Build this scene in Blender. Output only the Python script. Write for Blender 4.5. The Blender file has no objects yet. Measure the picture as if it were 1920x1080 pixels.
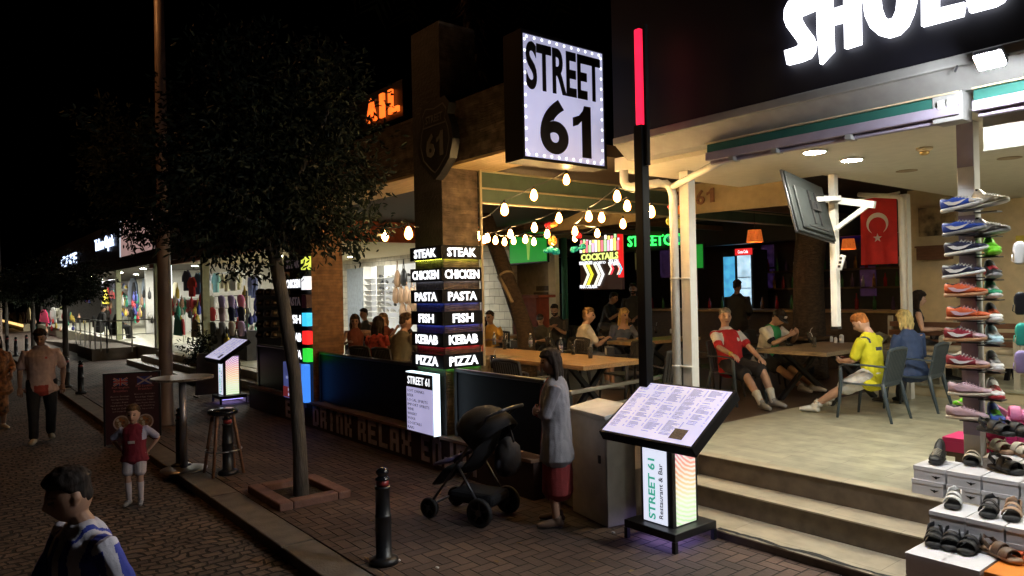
import bpy, bmesh, math, random
from mathutils import Vector as V, Matrix, Euler, noise as mnoise
random.seed(61)
sc = bpy.context.scene
R_ = math.radians
PI = math.pi
# ------------------------------------------------------------------ camera
F_PX, YAW, PITCH, ROLL, CAM_H = 1356.4, R_(51.377), R_(0.261), R_(-1.212), 2.1
_v = V((-math.sin(YAW)*math.cos(PITCH), math.cos(YAW)*math.cos(PITCH), math.sin(PITCH)))
_r = V((math.cos(YAW), math.sin(YAW), 0)); _u = _r.cross(_v)
CR = _r*math.cos(ROLL)+_u*math.sin(ROLL); CU = -_r*math.sin(ROLL)+_u*math.cos(ROLL); CV = _v
CAM = V((0, 0, CAM_H))
cam_data = bpy.data.cameras.new("camera"); cam = bpy.data.objects.new("camera", cam_data)
sc.collection.objects.link(cam); sc.camera = cam
cam.matrix_world = Matrix(((CR.x, CU.x, -CV.x, 0), (CR.y, CU.y, -CV.y, 0), (CR.z, CU.z, -CV.z, CAM_H), (0, 0, 0, 1)))
cam_data.sensor_width = 36; cam_data.lens = 36*F_PX/1920
cam_data.clip_start = 0.05; cam_data.clip_end = 900
# ------------------------------------------------------------------ night sky, exposure
world = bpy.data.worlds.new("World"); sc.world = world; world.use_nodes = True
wn = world.node_tree; bg = wn.nodes["Background"]
sky = wn.nodes.new("ShaderNodeTexSky"); sky.sky_type = 'NISHITA'; sky.sun_disc = False
sky.sun_elevation = R_(-9); sky.sun_rotation = R_(40)
wn.links.new(sky.outputs[0], bg.inputs[0]); bg.inputs[1].default_value = 0.05
sc.view_settings.view_transform = 'Standard'; sc.view_settings.look = 'None'
sc.view_settings.exposure = 0.0; sc.view_settings.gamma = 1.0
sc.render.engine = 'CYCLES'
sc.cycles.use_denoising = True
sc.cycles.max_bounces = 6; sc.cycles.diffuse_bounces = 3; sc.cycles.glossy_bounces = 3
sc.cycles.sample_clamp_indirect = 4.0
sc.cycles.use_light_tree = True
sc.cycles.caustics_reflective = False; sc.cycles.caustics_refractive = False

def at(x, y, X=None, Y=None, z=None, t=None):
    """the point of the real scene that the photograph shows at pixel (x, y), on a known plane"""
    d = CV + CR*((x-960)/F_PX) - CU*((y-540)/F_PX)
    if z is not None: t = (z-CAM_H)/d.z
    elif X is not None: t = X/d.x
    elif Y is not None: t = Y/d.y
    return CAM + d*t

# ------------------------------------------------------------------ materials
def _nt(name):
    m = bpy.data.materials.new(name); m.use_nodes = True
    return m, m.node_tree, m.node_tree.nodes["Principled BSDF"]
def mat(name, col, rough=.6, metal=0., var=.15, scale=9., bump=0., bscale=60., stretch=None, coat=0., spec=.5):
    m, nt, b = _nt(name); n = nt.nodes; l = nt.links
    tc = n.new("ShaderNodeTexCoord"); mp = n.new("ShaderNodeMapping")
    l.new(tc.outputs["Object"], mp.inputs[0])
    if stretch: mp.inputs["Scale"].default_value = stretch
    no = n.new("ShaderNodeTexNoise"); no.inputs["Scale"].default_value = scale; no.inputs["Detail"].default_value = 5
    l.new(mp.outputs[0], no.inputs[0])
    cr = n.new("ShaderNodeValToRGB")
    c = V(col)
    cr.color_ramp.elements[0].position = .3; cr.color_ramp.elements[1].position = .7
    cr.color_ramp.elements[0].color = (*(c*(1-var)), 1); cr.color_ramp.elements[1].color = (*(c*(1+var)), 1)
    l.new(no.outputs[0], cr.inputs[0]); l.new(cr.outputs[0], b.inputs["Base Color"])
    b.inputs["Roughness"].default_value = rough; b.inputs["Metallic"].default_value = metal
    b.inputs["Specular IOR Level"].default_value = spec
    if coat: b.inputs["Coat Weight"].default_value = coat
    if bump:
        n2 = n.new("ShaderNodeTexNoise"); n2.inputs["Scale"].default_value = bscale; n2.inputs["Detail"].default_value = 4
        l.new(mp.outputs[0], n2.inputs[0])
        bp = n.new("ShaderNodeBump"); bp.inputs["Strength"].default_value = bump; bp.inputs["Distance"].default_value = .02
        l.new(n2.outputs[0], bp.inputs["Height"]); l.new(bp.outputs[0], b.inputs["Normal"])
    return m
def emit(name, col, s, var=0., scale=4.):
    m, nt, b = _nt(name); n = nt.nodes; l = nt.links
    b.inputs["Base Color"].default_value = (*[min(.8, c*.6) for c in col], 1); b.inputs["Roughness"].default_value = .5
    b.inputs["Emission Color"].default_value = (*col, 1); b.inputs["Emission Strength"].default_value = s
    if var:
        tc = n.new("ShaderNodeTexCoord"); no = n.new("ShaderNodeTexNoise"); no.inputs["Scale"].default_value = scale
        l.new(tc.outputs["Object"], no.inputs[0])
        mr = n.new("ShaderNodeMapRange"); mr.inputs[1].default_value = .3; mr.inputs[2].default_value = .7
        mr.inputs[3].default_value = s*(1-var); mr.inputs[4].default_value = s*(1+var)
        l.new(no.outputs[0], mr.inputs[0]); l.new(mr.outputs[0], b.inputs["Emission Strength"])
    return m
def brickmat(name, c1, c2, mortar, bw, bh, ms=.012, rough=.75, bump=.6, warp=0., swap=None, offset=.5, nvar=.35, squash=1., nscale=3., spec=.4, bdist=.02, streak=(1, 1, 1)):
    """brick / sett / plank pattern on X-Y (swap None), X-Z ('xz') or Y-Z ('yz')"""
    m, nt, b = _nt(name); n = nt.nodes; l = nt.links
    tc = n.new("ShaderNodeTexCoord"); sx = n.new("ShaderNodeSeparateXYZ"); cx = n.new("ShaderNodeCombineXYZ")
    l.new(tc.outputs["Object"], sx.inputs[0])
    a, c = {None: (0, 1), 'xz': (0, 2), 'yz': (1, 2), 'yx': (1, 0)}[swap]
    if swap == 'box':
        pass
    l.new(sx.outputs[a], cx.inputs[0]); l.new(sx.outputs[c], cx.inputs[1])
    src = cx.outputs[0]
    if warp:
        wno = n.new("ShaderNodeTexNoise"); wno.inputs["Scale"].default_value = 2.3; wno.inputs["Detail"].default_value = 3
        l.new(src, wno.inputs[0])
        vm = n.new("ShaderNodeVectorMath"); vm.operation = 'MULTIPLY_ADD'
        vm.inputs[1].default_value = (warp, warp, 0); l.new(wno.outputs["Color"], vm.inputs[0]); l.new(src, vm.inputs[2])
        src = vm.outputs[0]
    bt = n.new("ShaderNodeTexBrick"); l.new(src, bt.inputs["Vector"])
    bt.offset = offset; bt.squash = squash
    bt.inputs["Color1"].default_value = (*c1, 1); bt.inputs["Color2"].default_value = (*c2, 1); bt.inputs["Mortar"].default_value = (*mortar, 1)
    bt.inputs["Scale"].default_value = 1; bt.inputs["Mortar Size"].default_value = ms; bt.inputs["Mortar Smooth"].default_value = .4
    bt.inputs["Brick Width"].default_value = bw; bt.inputs["Row Height"].default_value = bh
    no = n.new("ShaderNodeTexNoise"); no.inputs["Scale"].default_value = nscale; no.inputs["Detail"].default_value = 7; l.new(src, no.inputs[0])
    mr = n.new("ShaderNodeMapRange"); mr.inputs[1].default_value = .3; mr.inputs[2].default_value = .7; mr.inputs[3].default_value = 1-nvar; mr.inputs[4].default_value = 1+nvar
    l.new(no.outputs[0], mr.inputs[0])
    mx = n.new("ShaderNodeVectorMath"); mx.operation = 'SCALE'; l.new(bt.outputs["Color"], mx.inputs[0]); l.new(mr.outputs[0], mx.inputs["Scale"])
    l.new(mx.outputs[0], b.inputs["Base Color"]); b.inputs["Roughness"].default_value = rough; b.inputs["Specular IOR Level"].default_value = spec
    if bump:
        n2 = n.new("ShaderNodeTexNoise"); n2.inputs["Scale"].default_value = 25; n2.inputs["Detail"].default_value = 5
        st_m = n.new("ShaderNodeMapping"); st_m.inputs["Scale"].default_value = streak; l.new(src, st_m.inputs[0]); l.new(st_m.outputs[0], n2.inputs[0])
        ma = n.new("ShaderNodeMath"); ma.operation = 'MULTIPLY_ADD'; ma.inputs[1].default_value = .45
        l.new(n2.outputs[0], ma.inputs[0])
        iv = n.new("ShaderNodeMath"); iv.operation = 'SUBTRACT'; iv.inputs[0].default_value = 1; l.new(bt.outputs["Fac"], iv.inputs[1])
        l.new(iv.outputs[0], ma.inputs[2])
        bp = n.new("ShaderNodeBump"); bp.inputs["Strength"].default_value = bump; bp.inputs["Distance"].default_value = bdist
        l.new(ma.outputs[0], bp.inputs["Height"]); l.new(bp.outputs[0], b.inputs["Normal"])
    return m

def herringbone(name, c1, c2, mortar, w=.105, rough=.7):
    m, nt, b = _nt(name); n = nt.nodes; l = nt.links
    def mth(op, a, b_=None, c=None):
        k = n.new("ShaderNodeMath"); k.operation = op
        for i, q in enumerate((a, b_, c)):
            if q is None: continue
            if isinstance(q, (int, float)): k.inputs[i].default_value = q
            else: l.new(q, k.inputs[i])
        return k.outputs[0]
    tc = n.new("ShaderNodeTexCoord"); sx = n.new("ShaderNodeSeparateXYZ")
    wno = n.new("ShaderNodeTexNoise"); wno.inputs["Scale"].default_value = 3.; l.new(tc.outputs["Object"], wno.inputs[0])
    vm = n.new("ShaderNodeVectorMath"); vm.operation = 'MULTIPLY_ADD'; vm.inputs[1].default_value = (.02, .02, 0); l.new(wno.outputs["Color"], vm.inputs[0]); l.new(tc.outputs["Object"], vm.inputs[2])
    l.new(vm.outputs[0], sx.inputs[0])
    x = mth('MULTIPLY', sx.outputs[0], 1/w); y = mth('MULTIPLY', sx.outputs[1], 1/w)
    i, j = mth('FLOOR', x), mth('FLOOR', y); u, v = mth('FRACT', x), mth('FRACT', y)
    r = mth('FLOORED_MODULO', mth('SUBTRACT', i, j), 4)
    e = [mth('COMPARE', r, k, .1) for k in range(4)]
    d = mth('MINIMUM', mth('MINIMUM', mth('ADD', u, e[1]), mth('ADD', mth('SUBTRACT', 1, u), e[0])), mth('MINIMUM', mth('ADD', v, e[2]), mth('ADD', mth('SUBTRACT', 1, v), e[3])))
    hgt = n.new("ShaderNodeMapRange"); hgt.interpolation_type = 'SMOOTHSTEP'; l.new(d, hgt.inputs[0]); hgt.inputs[1].default_value = .01; hgt.inputs[2].default_value = .085
    cx = n.new("ShaderNodeCombineXYZ"); l.new(mth('SUBTRACT', i, e[1]), cx.inputs[0]); l.new(mth('SUBTRACT', j, e[2]), cx.inputs[1])
    wn_ = n.new("ShaderNodeTexWhiteNoise"); l.new(cx.outputs[0], wn_.inputs[0])
    mx = n.new("ShaderNodeMix"); mx.data_type = 'RGBA'; l.new(wn_.outputs["Value"], mx.inputs[0]); mx.inputs[6].default_value = (*c1, 1); mx.inputs[7].default_value = (*c2, 1)
    no = n.new("ShaderNodeTexNoise"); no.inputs["Scale"].default_value = 1.3; no.inputs["Detail"].default_value = 8; l.new(tc.outputs["Object"], no.inputs[0])
    mr = n.new("ShaderNodeMapRange"); mr.inputs[1].default_value = .3; mr.inputs[2].default_value = .7; mr.inputs[3].default_value = .55; mr.inputs[4].default_value = 1.35; l.new(no.outputs[0], mr.inputs[0])
    sc_ = n.new("ShaderNodeVectorMath"); sc_.operation = 'SCALE'; l.new(mx.outputs[2], sc_.inputs[0]); l.new(mr.outputs[0], sc_.inputs["Scale"])
    m2 = n.new("ShaderNodeMix"); m2.data_type = 'RGBA'; l.new(hgt.outputs[0], m2.inputs[0]); m2.inputs[6].default_value = (*mortar, 1); l.new(sc_.outputs[0], m2.inputs[7])
    l.new(m2.outputs[2], b.inputs["Base Color"]); b.inputs["Roughness"].default_value = rough; b.inputs["Specular IOR Level"].default_value = .4
    n2 = n.new("ShaderNodeTexNoise"); n2.inputs["Scale"].default_value = 30; n2.inputs["Detail"].default_value = 4; l.new(tc.outputs["Object"], n2.inputs[0])
    hh = mth('MULTIPLY_ADD', n2.outputs[0], .35, mth('ADD', hgt.outputs[0], mth('MULTIPLY', wn_.outputs["Value"], .35)))
    bp = n.new("ShaderNodeBump"); bp.inputs["Strength"].default_value = .8; bp.inputs["Distance"].default_value = .015; l.new(hh, bp.inputs["Height"]); l.new(bp.outputs[0], b.inputs["Normal"])
    return m

M = {}
M['black'] = mat('black paint', (.012, .012, .014), .4)
M['blackgloss'] = mat('black gloss', (.008, .009, .012), .15, coat=.3)
M['white'] = mat('white paint', (.74, .73, .70), .45, var=.06, bump=.05)
M['lilac'] = mat('lilac grey paint', (.36, .32, .42), .5, var=.08)
M['grey'] = mat('grey paint', (.33, .33, .32), .5, var=.1)
M['dgrey'] = mat('dark grey', (.06, .06, .065), .5)
M['cream'] = mat('cream plaster', (.62, .52, .34), .7, var=.08, bump=.1)
M['creamw'] = mat('pale plaster ceiling', (.66, .63, .54), .75, var=.05)
M['green'] = mat('dark green fabric', (.02, .13, .105), .8, var=.1)
M['canvas'] = mat('olive green canvas', (.055, .085, .06), .85, var=.12)
M['paleawn'] = mat('pale awning fabric', (.62, .62, .52), .8, var=.06)
M['steel'] = mat('brushed steel', (.55, .55, .56), .3, 1., var=.1)
M['dsteel'] = mat('dark steel', (.1, .1, .11), .35, .8)
M['wood'] = mat('oak top', (.42, .25, .11), .42, var=.35, scale=5, stretch=(1.2, 14, 14), bump=.12, bscale=20)
M['dwood'] = mat('dark wood', (.09, .055, .03), .5, var=.3, scale=5, stretch=(2, 12, 12))
M['rwood'] = mat('red brown wood', (.22, .055, .03), .5, var=.25)
M['bwood'] = mat('brown wood panel', (.16, .07, .035), .55, var=.25, scale=4, stretch=(1, 1, 9))
M['beam'] = mat('brown roof beam', (.10, .055, .03), .6, var=.25)
M['concrete'] = mat('kerb concrete', (.15, .125, .10), .85, var=.25, scale=5, bump=.25)
M['rawstone'] = mat('rough stone', (.22, .20, .17), .9, var=.4, scale=6, bump=1., bscale=14)
M['chair'] = mat('slate blue plastic', (.045, .065, .085), .42, var=.1)
M['dchair'] = mat('dark brown wicker', (.03, .027, .026), .55, var=.2)
M['bark'] = mat('grey bark', (.085, .075, .065), .9, var=.35, scale=6, stretch=(3, 3, .6), bump=.6, bscale=18)
M['palmbark'] = mat('palm bark', (.060, .040, .026), .95, var=.4, scale=7, stretch=(2, 2, 5), bump=1., bscale=14)
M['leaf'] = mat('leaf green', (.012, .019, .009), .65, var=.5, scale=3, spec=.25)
M['paper'] = mat('white card', (.72, .71, .73), .6, var=.05)
M['pinkcard'] = mat('magenta card', (.60, .03, .16), .5, var=.08)
M['orangecard'] = mat('orange card', (.72, .22, .02), .5, var=.08)
M['rubber'] = mat('black rubber', (.02, .02, .02), .7)
M['glass'] = mat('tumbler glass', (.55, .5, .42), .06, var=.05); M['glass'].node_tree.nodes["Principled BSDF"].inputs["Transmission Weight"].default_value = .85
M['cola'] = mat('dark drink', (.03, .012, .008), .1)
M['bottle'] = mat('clear bottle', (.7, .74, .78), .08, var=.03); M['bottle'].node_tree.nodes["Principled BSDF"].inputs["Transmission Weight"].default_value = .8
M['flagred'] = mat('red cloth', (.52, .018, .022), .75, var=.12)
M['tan'] = mat('tan fabric', (.36, .28, .19), .8, var=.15)
M['whitec'] = mat('white cloth', (.72, .71, .72), .8, var=.05)
M['brass'] = mat('brass', (.6, .4, .15), .3, 1.)
# setting surfaces
M['cobble'] = brickmat('granite setts', (.17, .12, .095), (.11, .085, .07), (.02, .016, .013), .135, .105, .014, .72, 1., warp=.30, swap='yx', nvar=.4, bdist=.03)
M['paving'] = herringbone('herringbone brick paving', (.125, .078, .058), (.072, .048, .040), (.012, .009, .007))
M['tiles'] = brickmat('terrace planks', (.41, .395, .295), (.32, .31, .235), (.18, .165, .125), .95, .17, .003, .33, .2, nvar=.24, streak=(.3, 2, 1), nscale=5, bdist=.004)
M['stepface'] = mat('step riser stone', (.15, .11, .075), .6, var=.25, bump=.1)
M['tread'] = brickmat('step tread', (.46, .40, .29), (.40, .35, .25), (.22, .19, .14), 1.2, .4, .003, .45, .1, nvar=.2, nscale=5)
M['stone_x'] = brickmat('split stone cladding x', (.15, .105, .072), (.088, .062, .044), (.095, .068, .048), .43, .052, .0012, .8, 1., swap='xz', nvar=.6, warp=.05, nscale=7, bdist=.07, streak=(.35, 2.4, 1))
M['stone_y'] = brickmat('split stone cladding y', (.15, .105, .072), (.088, .062, .044), (.095, .068, .048), .43, .052, .0012, .8, 1., swap='yz', nvar=.6, warp=.05, nscale=7, bdist=.07, streak=(.35, 2.4, 1))
M['stoneshade'] = brickmat('shaded stone cladding', (.036, .032, .032), (.024, .022, .022), (.014, .014, .014), .4, .08, .002, .6, 1., swap='xz', nvar=.45, warp=.03, bdist=.03)  # pillar stone painted darker for the street faces, away from the light
M['stonewhite'] = brickmat('white stone wall', (.62, .57, .48), (.5, .46, .38), (.2, .18, .15), .42, .2, .008, .8, .8, swap='xz', nvar=.2, warp=.05)
M['brownplank'] = brickmat('brown plank cladding', (.30, .15, .07), (.22, .11, .05), (.08, .04, .02), .8, .05, .002, .55, .5, swap='yz', nvar=.4, nscale=9)
M['soffitwood'] = mat('pale soffit wood', (.5, .36, .18), .6, var=.3, scale=5, stretch=(.5, 12, 1))
# lights
M['down'] = emit('downlight disc', (1, .96, .80), 390)
M['downw'] = emit('shop downlight', (1, .98, .86), 1000)
M['flood'] = emit('flood lamp glass', (.93, .96, 1), 2100)
def bulbmat():
    m, nt, b = _nt('filament bulb'); n = nt.nodes; l = nt.links
    lw = n.new("ShaderNodeLayerWeight"); lw.inputs[0].default_value = .5
    mx = n.new("ShaderNodeMix"); mx.data_type = 'RGBA'; mx.inputs[6].default_value = (100, 60, 22, 1); mx.inputs[7].default_value = (2.4, .72, .05, 1)
    rp = n.new("ShaderNodeMapRange"); rp.inputs[1].default_value = .08; rp.inputs[2].default_value = .45; l.new(lw.outputs["Facing"], rp.inputs[0]); l.new(rp.outputs[0], mx.inputs[0])
    l.new(mx.outputs[2], b.inputs["Emission Color"]); b.inputs["Emission Strength"].default_value = 2.6; b.inputs["Base Color"].default_value = (.5, .3, .1, 1); return m
M['bulb'] = bulbmat()
M['letterw'] = emit('backlit white letter', (.90, .92, 1), 5.)
M['signw'] = emit('word sign white', (.93, .95, 1), 1.5)
M['signoff'] = emit('unlit word sign', (.5, .42, .5), .05)
M['redtube'] = emit('red light tube', (1, .015, .06), 1.6, .12, 6)
M['lbface'] = emit('pale lightbox face', (.62, .58, .92), .62, .1, 3)
M['lbedge'] = emit('lightbox edge', (.72, .88, 1), 2.2)
M['orangeletter'] = emit('orange red letter', (1, .14, .015), 1.9, .25, 3)

# ------------------------------------------------------------------ mesh building
class MB:
    def __init__(s): s.v = []; s.f = []; s.mi = []
    def add(s, vs, fs, mi=0):
        o = len(s.v); s.v += [tuple(v) for v in vs]; s.f += [tuple(i+o for i in f) for f in fs]; s.mi += [mi]*len(fs); return s
    def box(s, c, d, rot=None, mi=0):
        c = V(c); vs = []
        for i in range(8):
            p = V(((i & 1)-.5, ((i >> 1) & 1)-.5, ((i >> 2) & 1)-.5)); p = V((p.x*d[0], p.y*d[1], p.z*d[2]))
            if rot is not None: p = rot @ p
            vs.append(c+p)
        return s.add(vs, [(0, 2, 3, 1), (4, 5, 7, 6), (0, 1, 5, 4), (2, 6, 7, 3), (0, 4, 6, 2), (1, 3, 7, 5)], mi)
    def bb(s, x0, x1, y0, y1, z0, z1, mi=0):
        return s.box(((x0+x1)/2, (y0+y1)/2, (z0+z1)/2), (abs(x1-x0), abs(y1-y0), abs(z1-z0)), None, mi)
    def bar(s, p, q, w, h=None, mi=0, up=(0, 0, 1)):
        p, q = V(p), V(q); t = (q-p); L = t.length; t.normalize(); u = V(up)
        if abs(t.dot(u)) > .98: u = V((1, 0, 0))
        a = t.cross(u).normalized(); b = a.cross(t)
        return s.box((p+q)/2, (L, w, h or w), Matrix((t, a, b)).transposed(), mi)
    def loft(s, pts, rad, n=10, ref=(0, 1, 0), mi=0, caps=True):
        pts = [V(p) for p in pts]; rad = [(r, r) if not isinstance(r, tuple) else r for r in rad]
        if caps:
            t0 = (pts[1]-pts[0]).normalized(); t1 = (pts[-1]-pts[-2]).normalized(); a, b = rad[0], rad[-1]
            ra, rb = min(a), min(b)
            pts = [pts[0]-t0*ra*.55, pts[0]-t0*ra*.4]+pts+[pts[-1]+t1*rb*.4, pts[-1]+t1*rb*.55]
            rad = [(a[0]*.3, a[1]*.3), (a[0]*.72, a[1]*.72)]+rad+[(b[0]*.72, b[1]*.72), (b[0]*.3, b[1]*.3)]
        vs = []; fs = []; ref = V(ref); m = len(pts)
        for i, p in enumerate(pts):
            t = (pts[min(i+1, m-1)]-pts[max(i-1, 0)]).normalized()
            a = ref-t*ref.dot(t)
            if a.length < .15: a = V((1, 0, 0))-t*t.x
            if a.length < .15: a = V((0, 0, 1))-t*t.z
            a.normalize(); b = t.cross(a)
            for k in range(n):
                g = 2*PI*k/n; vs.append(p+a*math.cos(g)*rad[i][0]+b*math.sin(g)*rad[i][1])
        for i in range(m-1):
            for k in range(n):
                fs.append((i*n+k, i*n+(k+1) % n, (i+1)*n+(k+1) % n, (i+1)*n+k))
        fs.append(tuple(range(n-1, -1, -1))); fs.append(tuple(range((m-1)*n, m*n)))
        return s.add(vs, fs, mi)
    def tube(s, pts, r, n=8, mi=0): return s.loft(pts, [r]*len(pts), n, mi=mi, caps=False)
    def cyl(s, p, q, r0, r1=None, n=16, mi=0): return s.loft([p, q], [r0, r0 if r1 is None else r1], n, mi=mi, caps=False)
    def lathe(s, prof, c=(0, 0, 0), n=20, mi=0):
        c = V(c); vs = []; fs = []
        for r, z in prof:
            for k in range(n): g = 2*PI*k/n; vs.append(c+V((r*math.cos(g), r*math.sin(g), z)))
        for i in range(len(prof)-1):
            for k in range(n): fs.append((i*n+k, i*n+(k+1) % n, (i+1)*n+(k+1) % n, (i+1)*n+k))
        fs.append(tuple(range(n-1, -1, -1))); fs.append(tuple(range((len(prof)-1)*n, len(prof)*n)))
        return s.add(vs, fs, mi)
    def ball(s, c, r, n=12, m=8, mi=0):
        r = (r, r, r) if not isinstance(r, tuple) else r
        vs = []; fs = []; c = V(c)
        for i in range(m+1):
            th = PI*i/m
            for k in range(n): g = 2*PI*k/n; vs.append(c+V((r[0]*math.sin(th)*math.cos(g), r[1]*math.sin(th)*math.sin(g), -r[2]*math.cos(th))))
        for i in range(m):
            for k in range(n):
                q = (i*n+k, i*n+(k+1) % n, (i+1)*n+(k+1) % n, (i+1)*n+k)
                fs.append(q)
        return s.add(vs, fs, mi)
    def prism(s, poly, o, ux, uy, depth, mi=0):
        """2-D outline extruded along ux x uy (front face at +depth)"""
        o, ux, uy = V(o), V(ux), V(uy); nn = ux.cross(uy).normalized(); k = len(poly)
        vs = [o+ux*a+uy*b for a, b in poly]+[o+ux*a+uy*b+nn*depth for a, b in poly]
        fs = [tuple(range(k-1, -1, -1)), tuple(range(k, 2*k))]+[(i, (i+1) % k, k+(i+1) % k, k+i) for i in range(k)]
        return s.add(vs, fs, mi)
    def quad(s, a, b, c, d, mi=0): return s.add([a, b, c, d], [(0, 1, 2, 3)], mi)
    def mesh(s, name, mats):
        me = bpy.data.meshes.new(name); me.from_pydata(s.v, [], s.f)
        for m in (mats if isinstance(mats, (list, tuple)) else [mats]): me.materials.append(M[m] if isinstance(m, str) else m)
        me.polygons.foreach_set('material_index', s.mi); me.validate(); me.update(); return me
    def build(s, name, mats, parent=None, smooth=False, bevel=0., world=True):
        o = bpy.data.objects.new(name, s.mesh(name, mats)); return finish(o, parent, smooth, bevel, world)
def finish(o, parent=None, smooth=False, bevel=0., world=True):
    sc.collection.objects.link(o)
    if smooth:
        o.data.polygons.foreach_set('use_smooth', [True]*len(o.data.polygons))
    if bevel:
        b = o.modifiers.new('bevel', 'BEVEL'); b.width = bevel; b.segments = 2; b.limit_method = 'ANGLE'; b.angle_limit = R_(50)
    if parent is not None:
        o.parent = parent
        if world: o.matrix_parent_inverse = wmat(parent).inverted()
    return o
def wmat(o):
    m = Matrix.Translation(o.location) @ o.rotation_euler.to_matrix().to_4x4() @ Matrix.Diagonal((*o.scale, 1))
    if o.parent: m = wmat(o.parent) @ o.matrix_parent_inverse @ m
    return m
def tag(o, label=None, cat=None, group=None, kind=None):
    if label: o['label'] = label
    if cat: o['category'] = cat
    if group: o['group'] = group
    if kind: o['kind'] = kind
    return o
def thing(name, label, cat, loc=(0, 0, 0), rz=0., group=None):
    o = bpy.data.objects.new(name, None); sc.collection.objects.link(o)
    o.location = loc; o.rotation_euler = (0, 0, rz); o.empty_display_size = .1
    return tag(o, label, cat, group)
_kids = {}
def dup(o, loc=None, rz=None, label=None, group=None, mats=None, parent=None):
    """copy of a thing with copies of its parts; mats maps part name -> material key"""
    c = o.copy(); sc.collection.objects.link(c)
    if parent is not None: c.parent = parent
    if loc is not None: c.location = loc
    if rz is not None: c.rotation_euler = (0, 0, rz)
    if label: c['label'] = label
    if group: c['group'] = group
    base = o.name.split('.')[0]
    if mats and base in mats and c.type == 'MESH':
        for i, mk in enumerate(mats[base] if isinstance(mats[base], (list, tuple)) else [mats[base]]):
            c.material_slots[i].link = 'OBJECT'; c.material_slots[i].material = M[mk] if isinstance(mk, str) else mk
    for ch in list(o.children): dup(ch, mats=mats, parent=c)
    return c
_dg = None
def textmesh(s, bold=.0, depth=0., res=3, align='CENTER', spacing=1.):
    cu = bpy.data.curves.new('t', 'FONT'); cu.body = s; cu.offset = bold; cu.extrude = depth; cu.resolution_u = res
    cu.space_character = spacing
    o = bpy.data.objects.new('t', cu); sc.collection.objects.link(o)
    dg = bpy.context.evaluated_depsgraph_get(); me = bpy.data.meshes.new_from_object(o.evaluated_get(dg))
    bpy.data.objects.remove(o); bpy.data.curves.remove(cu)
    return me
def addtext(mb, s, o, ux, uy, w, h, bold=.01, depth=.004, mi=0, res=2, lift=.003, spacing=1.):
    """write s into the w x h rectangle whose lower left corner is o, on the plane ux, uy"""
    me = textmesh(s, bold, .5 if depth else 0, res, spacing=spacing)
    if not len(me.vertices): return mb
    xs = [v.co.x for v in me.vertices]; ys = [v.co.y for v in me.vertices]
    x0, x1, y0, y1 = min(xs), max(xs), min(ys), max(ys)
    o, ux, uy = V(o), V(ux).normalized(), V(uy).normalized(); nn = ux.cross(uy)
    kx = w/(x1-x0); ky = h/(y1-y0) if h else kx
    vs = [o+ux*((v.co.x-x0)*kx)+uy*((v.co.y-y0)*ky)+nn*(lift+((v.co.z+.5)*depth if depth else 0)) for v in me.vertices]
    mb.add(vs, [tuple(p.vertices) for p in me.polygons], mi)
    bpy.data.meshes.remove(me); return mb
def disc(mb, c, r, n=20, z=-1, mi=0):
    c = V(c); vs = [c+V((r*math.cos(2*PI*k/n), r*math.sin(2*PI*k/n), 0)) for k in range(n)]
    mb.add(vs, [tuple(range(n)) if z > 0 else tuple(range(n-1, -1, -1))], mi); return mb
FZ = .457          # terrace floor level
# ------------------------------------------------------------------ ground, kerb, pavement, terraces (the setting)
RZ = -.10
def struct(name, mb, m, **k):
    return tag(mb.build(name, m, **k), kind='structure')
g = MB(); g.quad((-400, -200, RZ-.006), (200, -200, RZ-.006), (200, 300, RZ-.006), (-400, 300, RZ-.006)); struct('ground', g, 'concrete')
struct('road', MB().bb(-120, 14, -9, 2.25, RZ-.3, RZ), 'cobble')
k = MB()
random.seed(5)
x = -70.
while x < 12:
    k.bb(x, x+1.99, 2.25, 2.548, -.4, -.006+random.uniform(-.004, .002)); x += 2.
struct('kerb', k, 'concrete', bevel=.012)
struct('pavement', MB().bb(-70, 12, 2.548, 5.9, -.4, 0), 'paving')
struct('terrace_floor', MB().bb(-5.25, 4, 5.858, 16.5, -.2, FZ), 'tiles')
struct('restaurant_floor', MB().bb(-13.9, -5.252, 4.86, 16.5, -.2, FZ-.002).bb(-5.25, -4.47, 4.86, 5.856, -.2, FZ-.002), mat('dark plank floor', (.075, .05, .036), .4, var=.35, scale=4, stretch=(1, 9, 1), bump=.1))
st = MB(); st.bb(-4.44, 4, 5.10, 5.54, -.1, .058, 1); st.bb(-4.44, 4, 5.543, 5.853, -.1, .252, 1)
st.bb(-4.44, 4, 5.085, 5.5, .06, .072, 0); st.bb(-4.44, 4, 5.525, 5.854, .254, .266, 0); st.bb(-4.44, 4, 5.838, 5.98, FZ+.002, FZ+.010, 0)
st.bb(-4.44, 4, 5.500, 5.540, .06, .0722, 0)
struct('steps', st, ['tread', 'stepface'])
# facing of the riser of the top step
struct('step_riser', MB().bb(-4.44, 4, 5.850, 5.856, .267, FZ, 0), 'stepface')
# raised floor at the back of the terrace
struct('raised_floor', MB().bb(-5.2, 4, 11.2, 16.4, FZ+.001, FZ+.15, 1).bb(-5.2, 4, 11.16, 16.4, FZ+.151, FZ+.18, 0), ['tiles', 'cream'])
# rough stone front of the terrace beside the cabinet
struct('terrace_front', MB().bb(-5.6, -4.46, 4.80, 4.858, 0, FZ-.01), 'rawstone')
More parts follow.
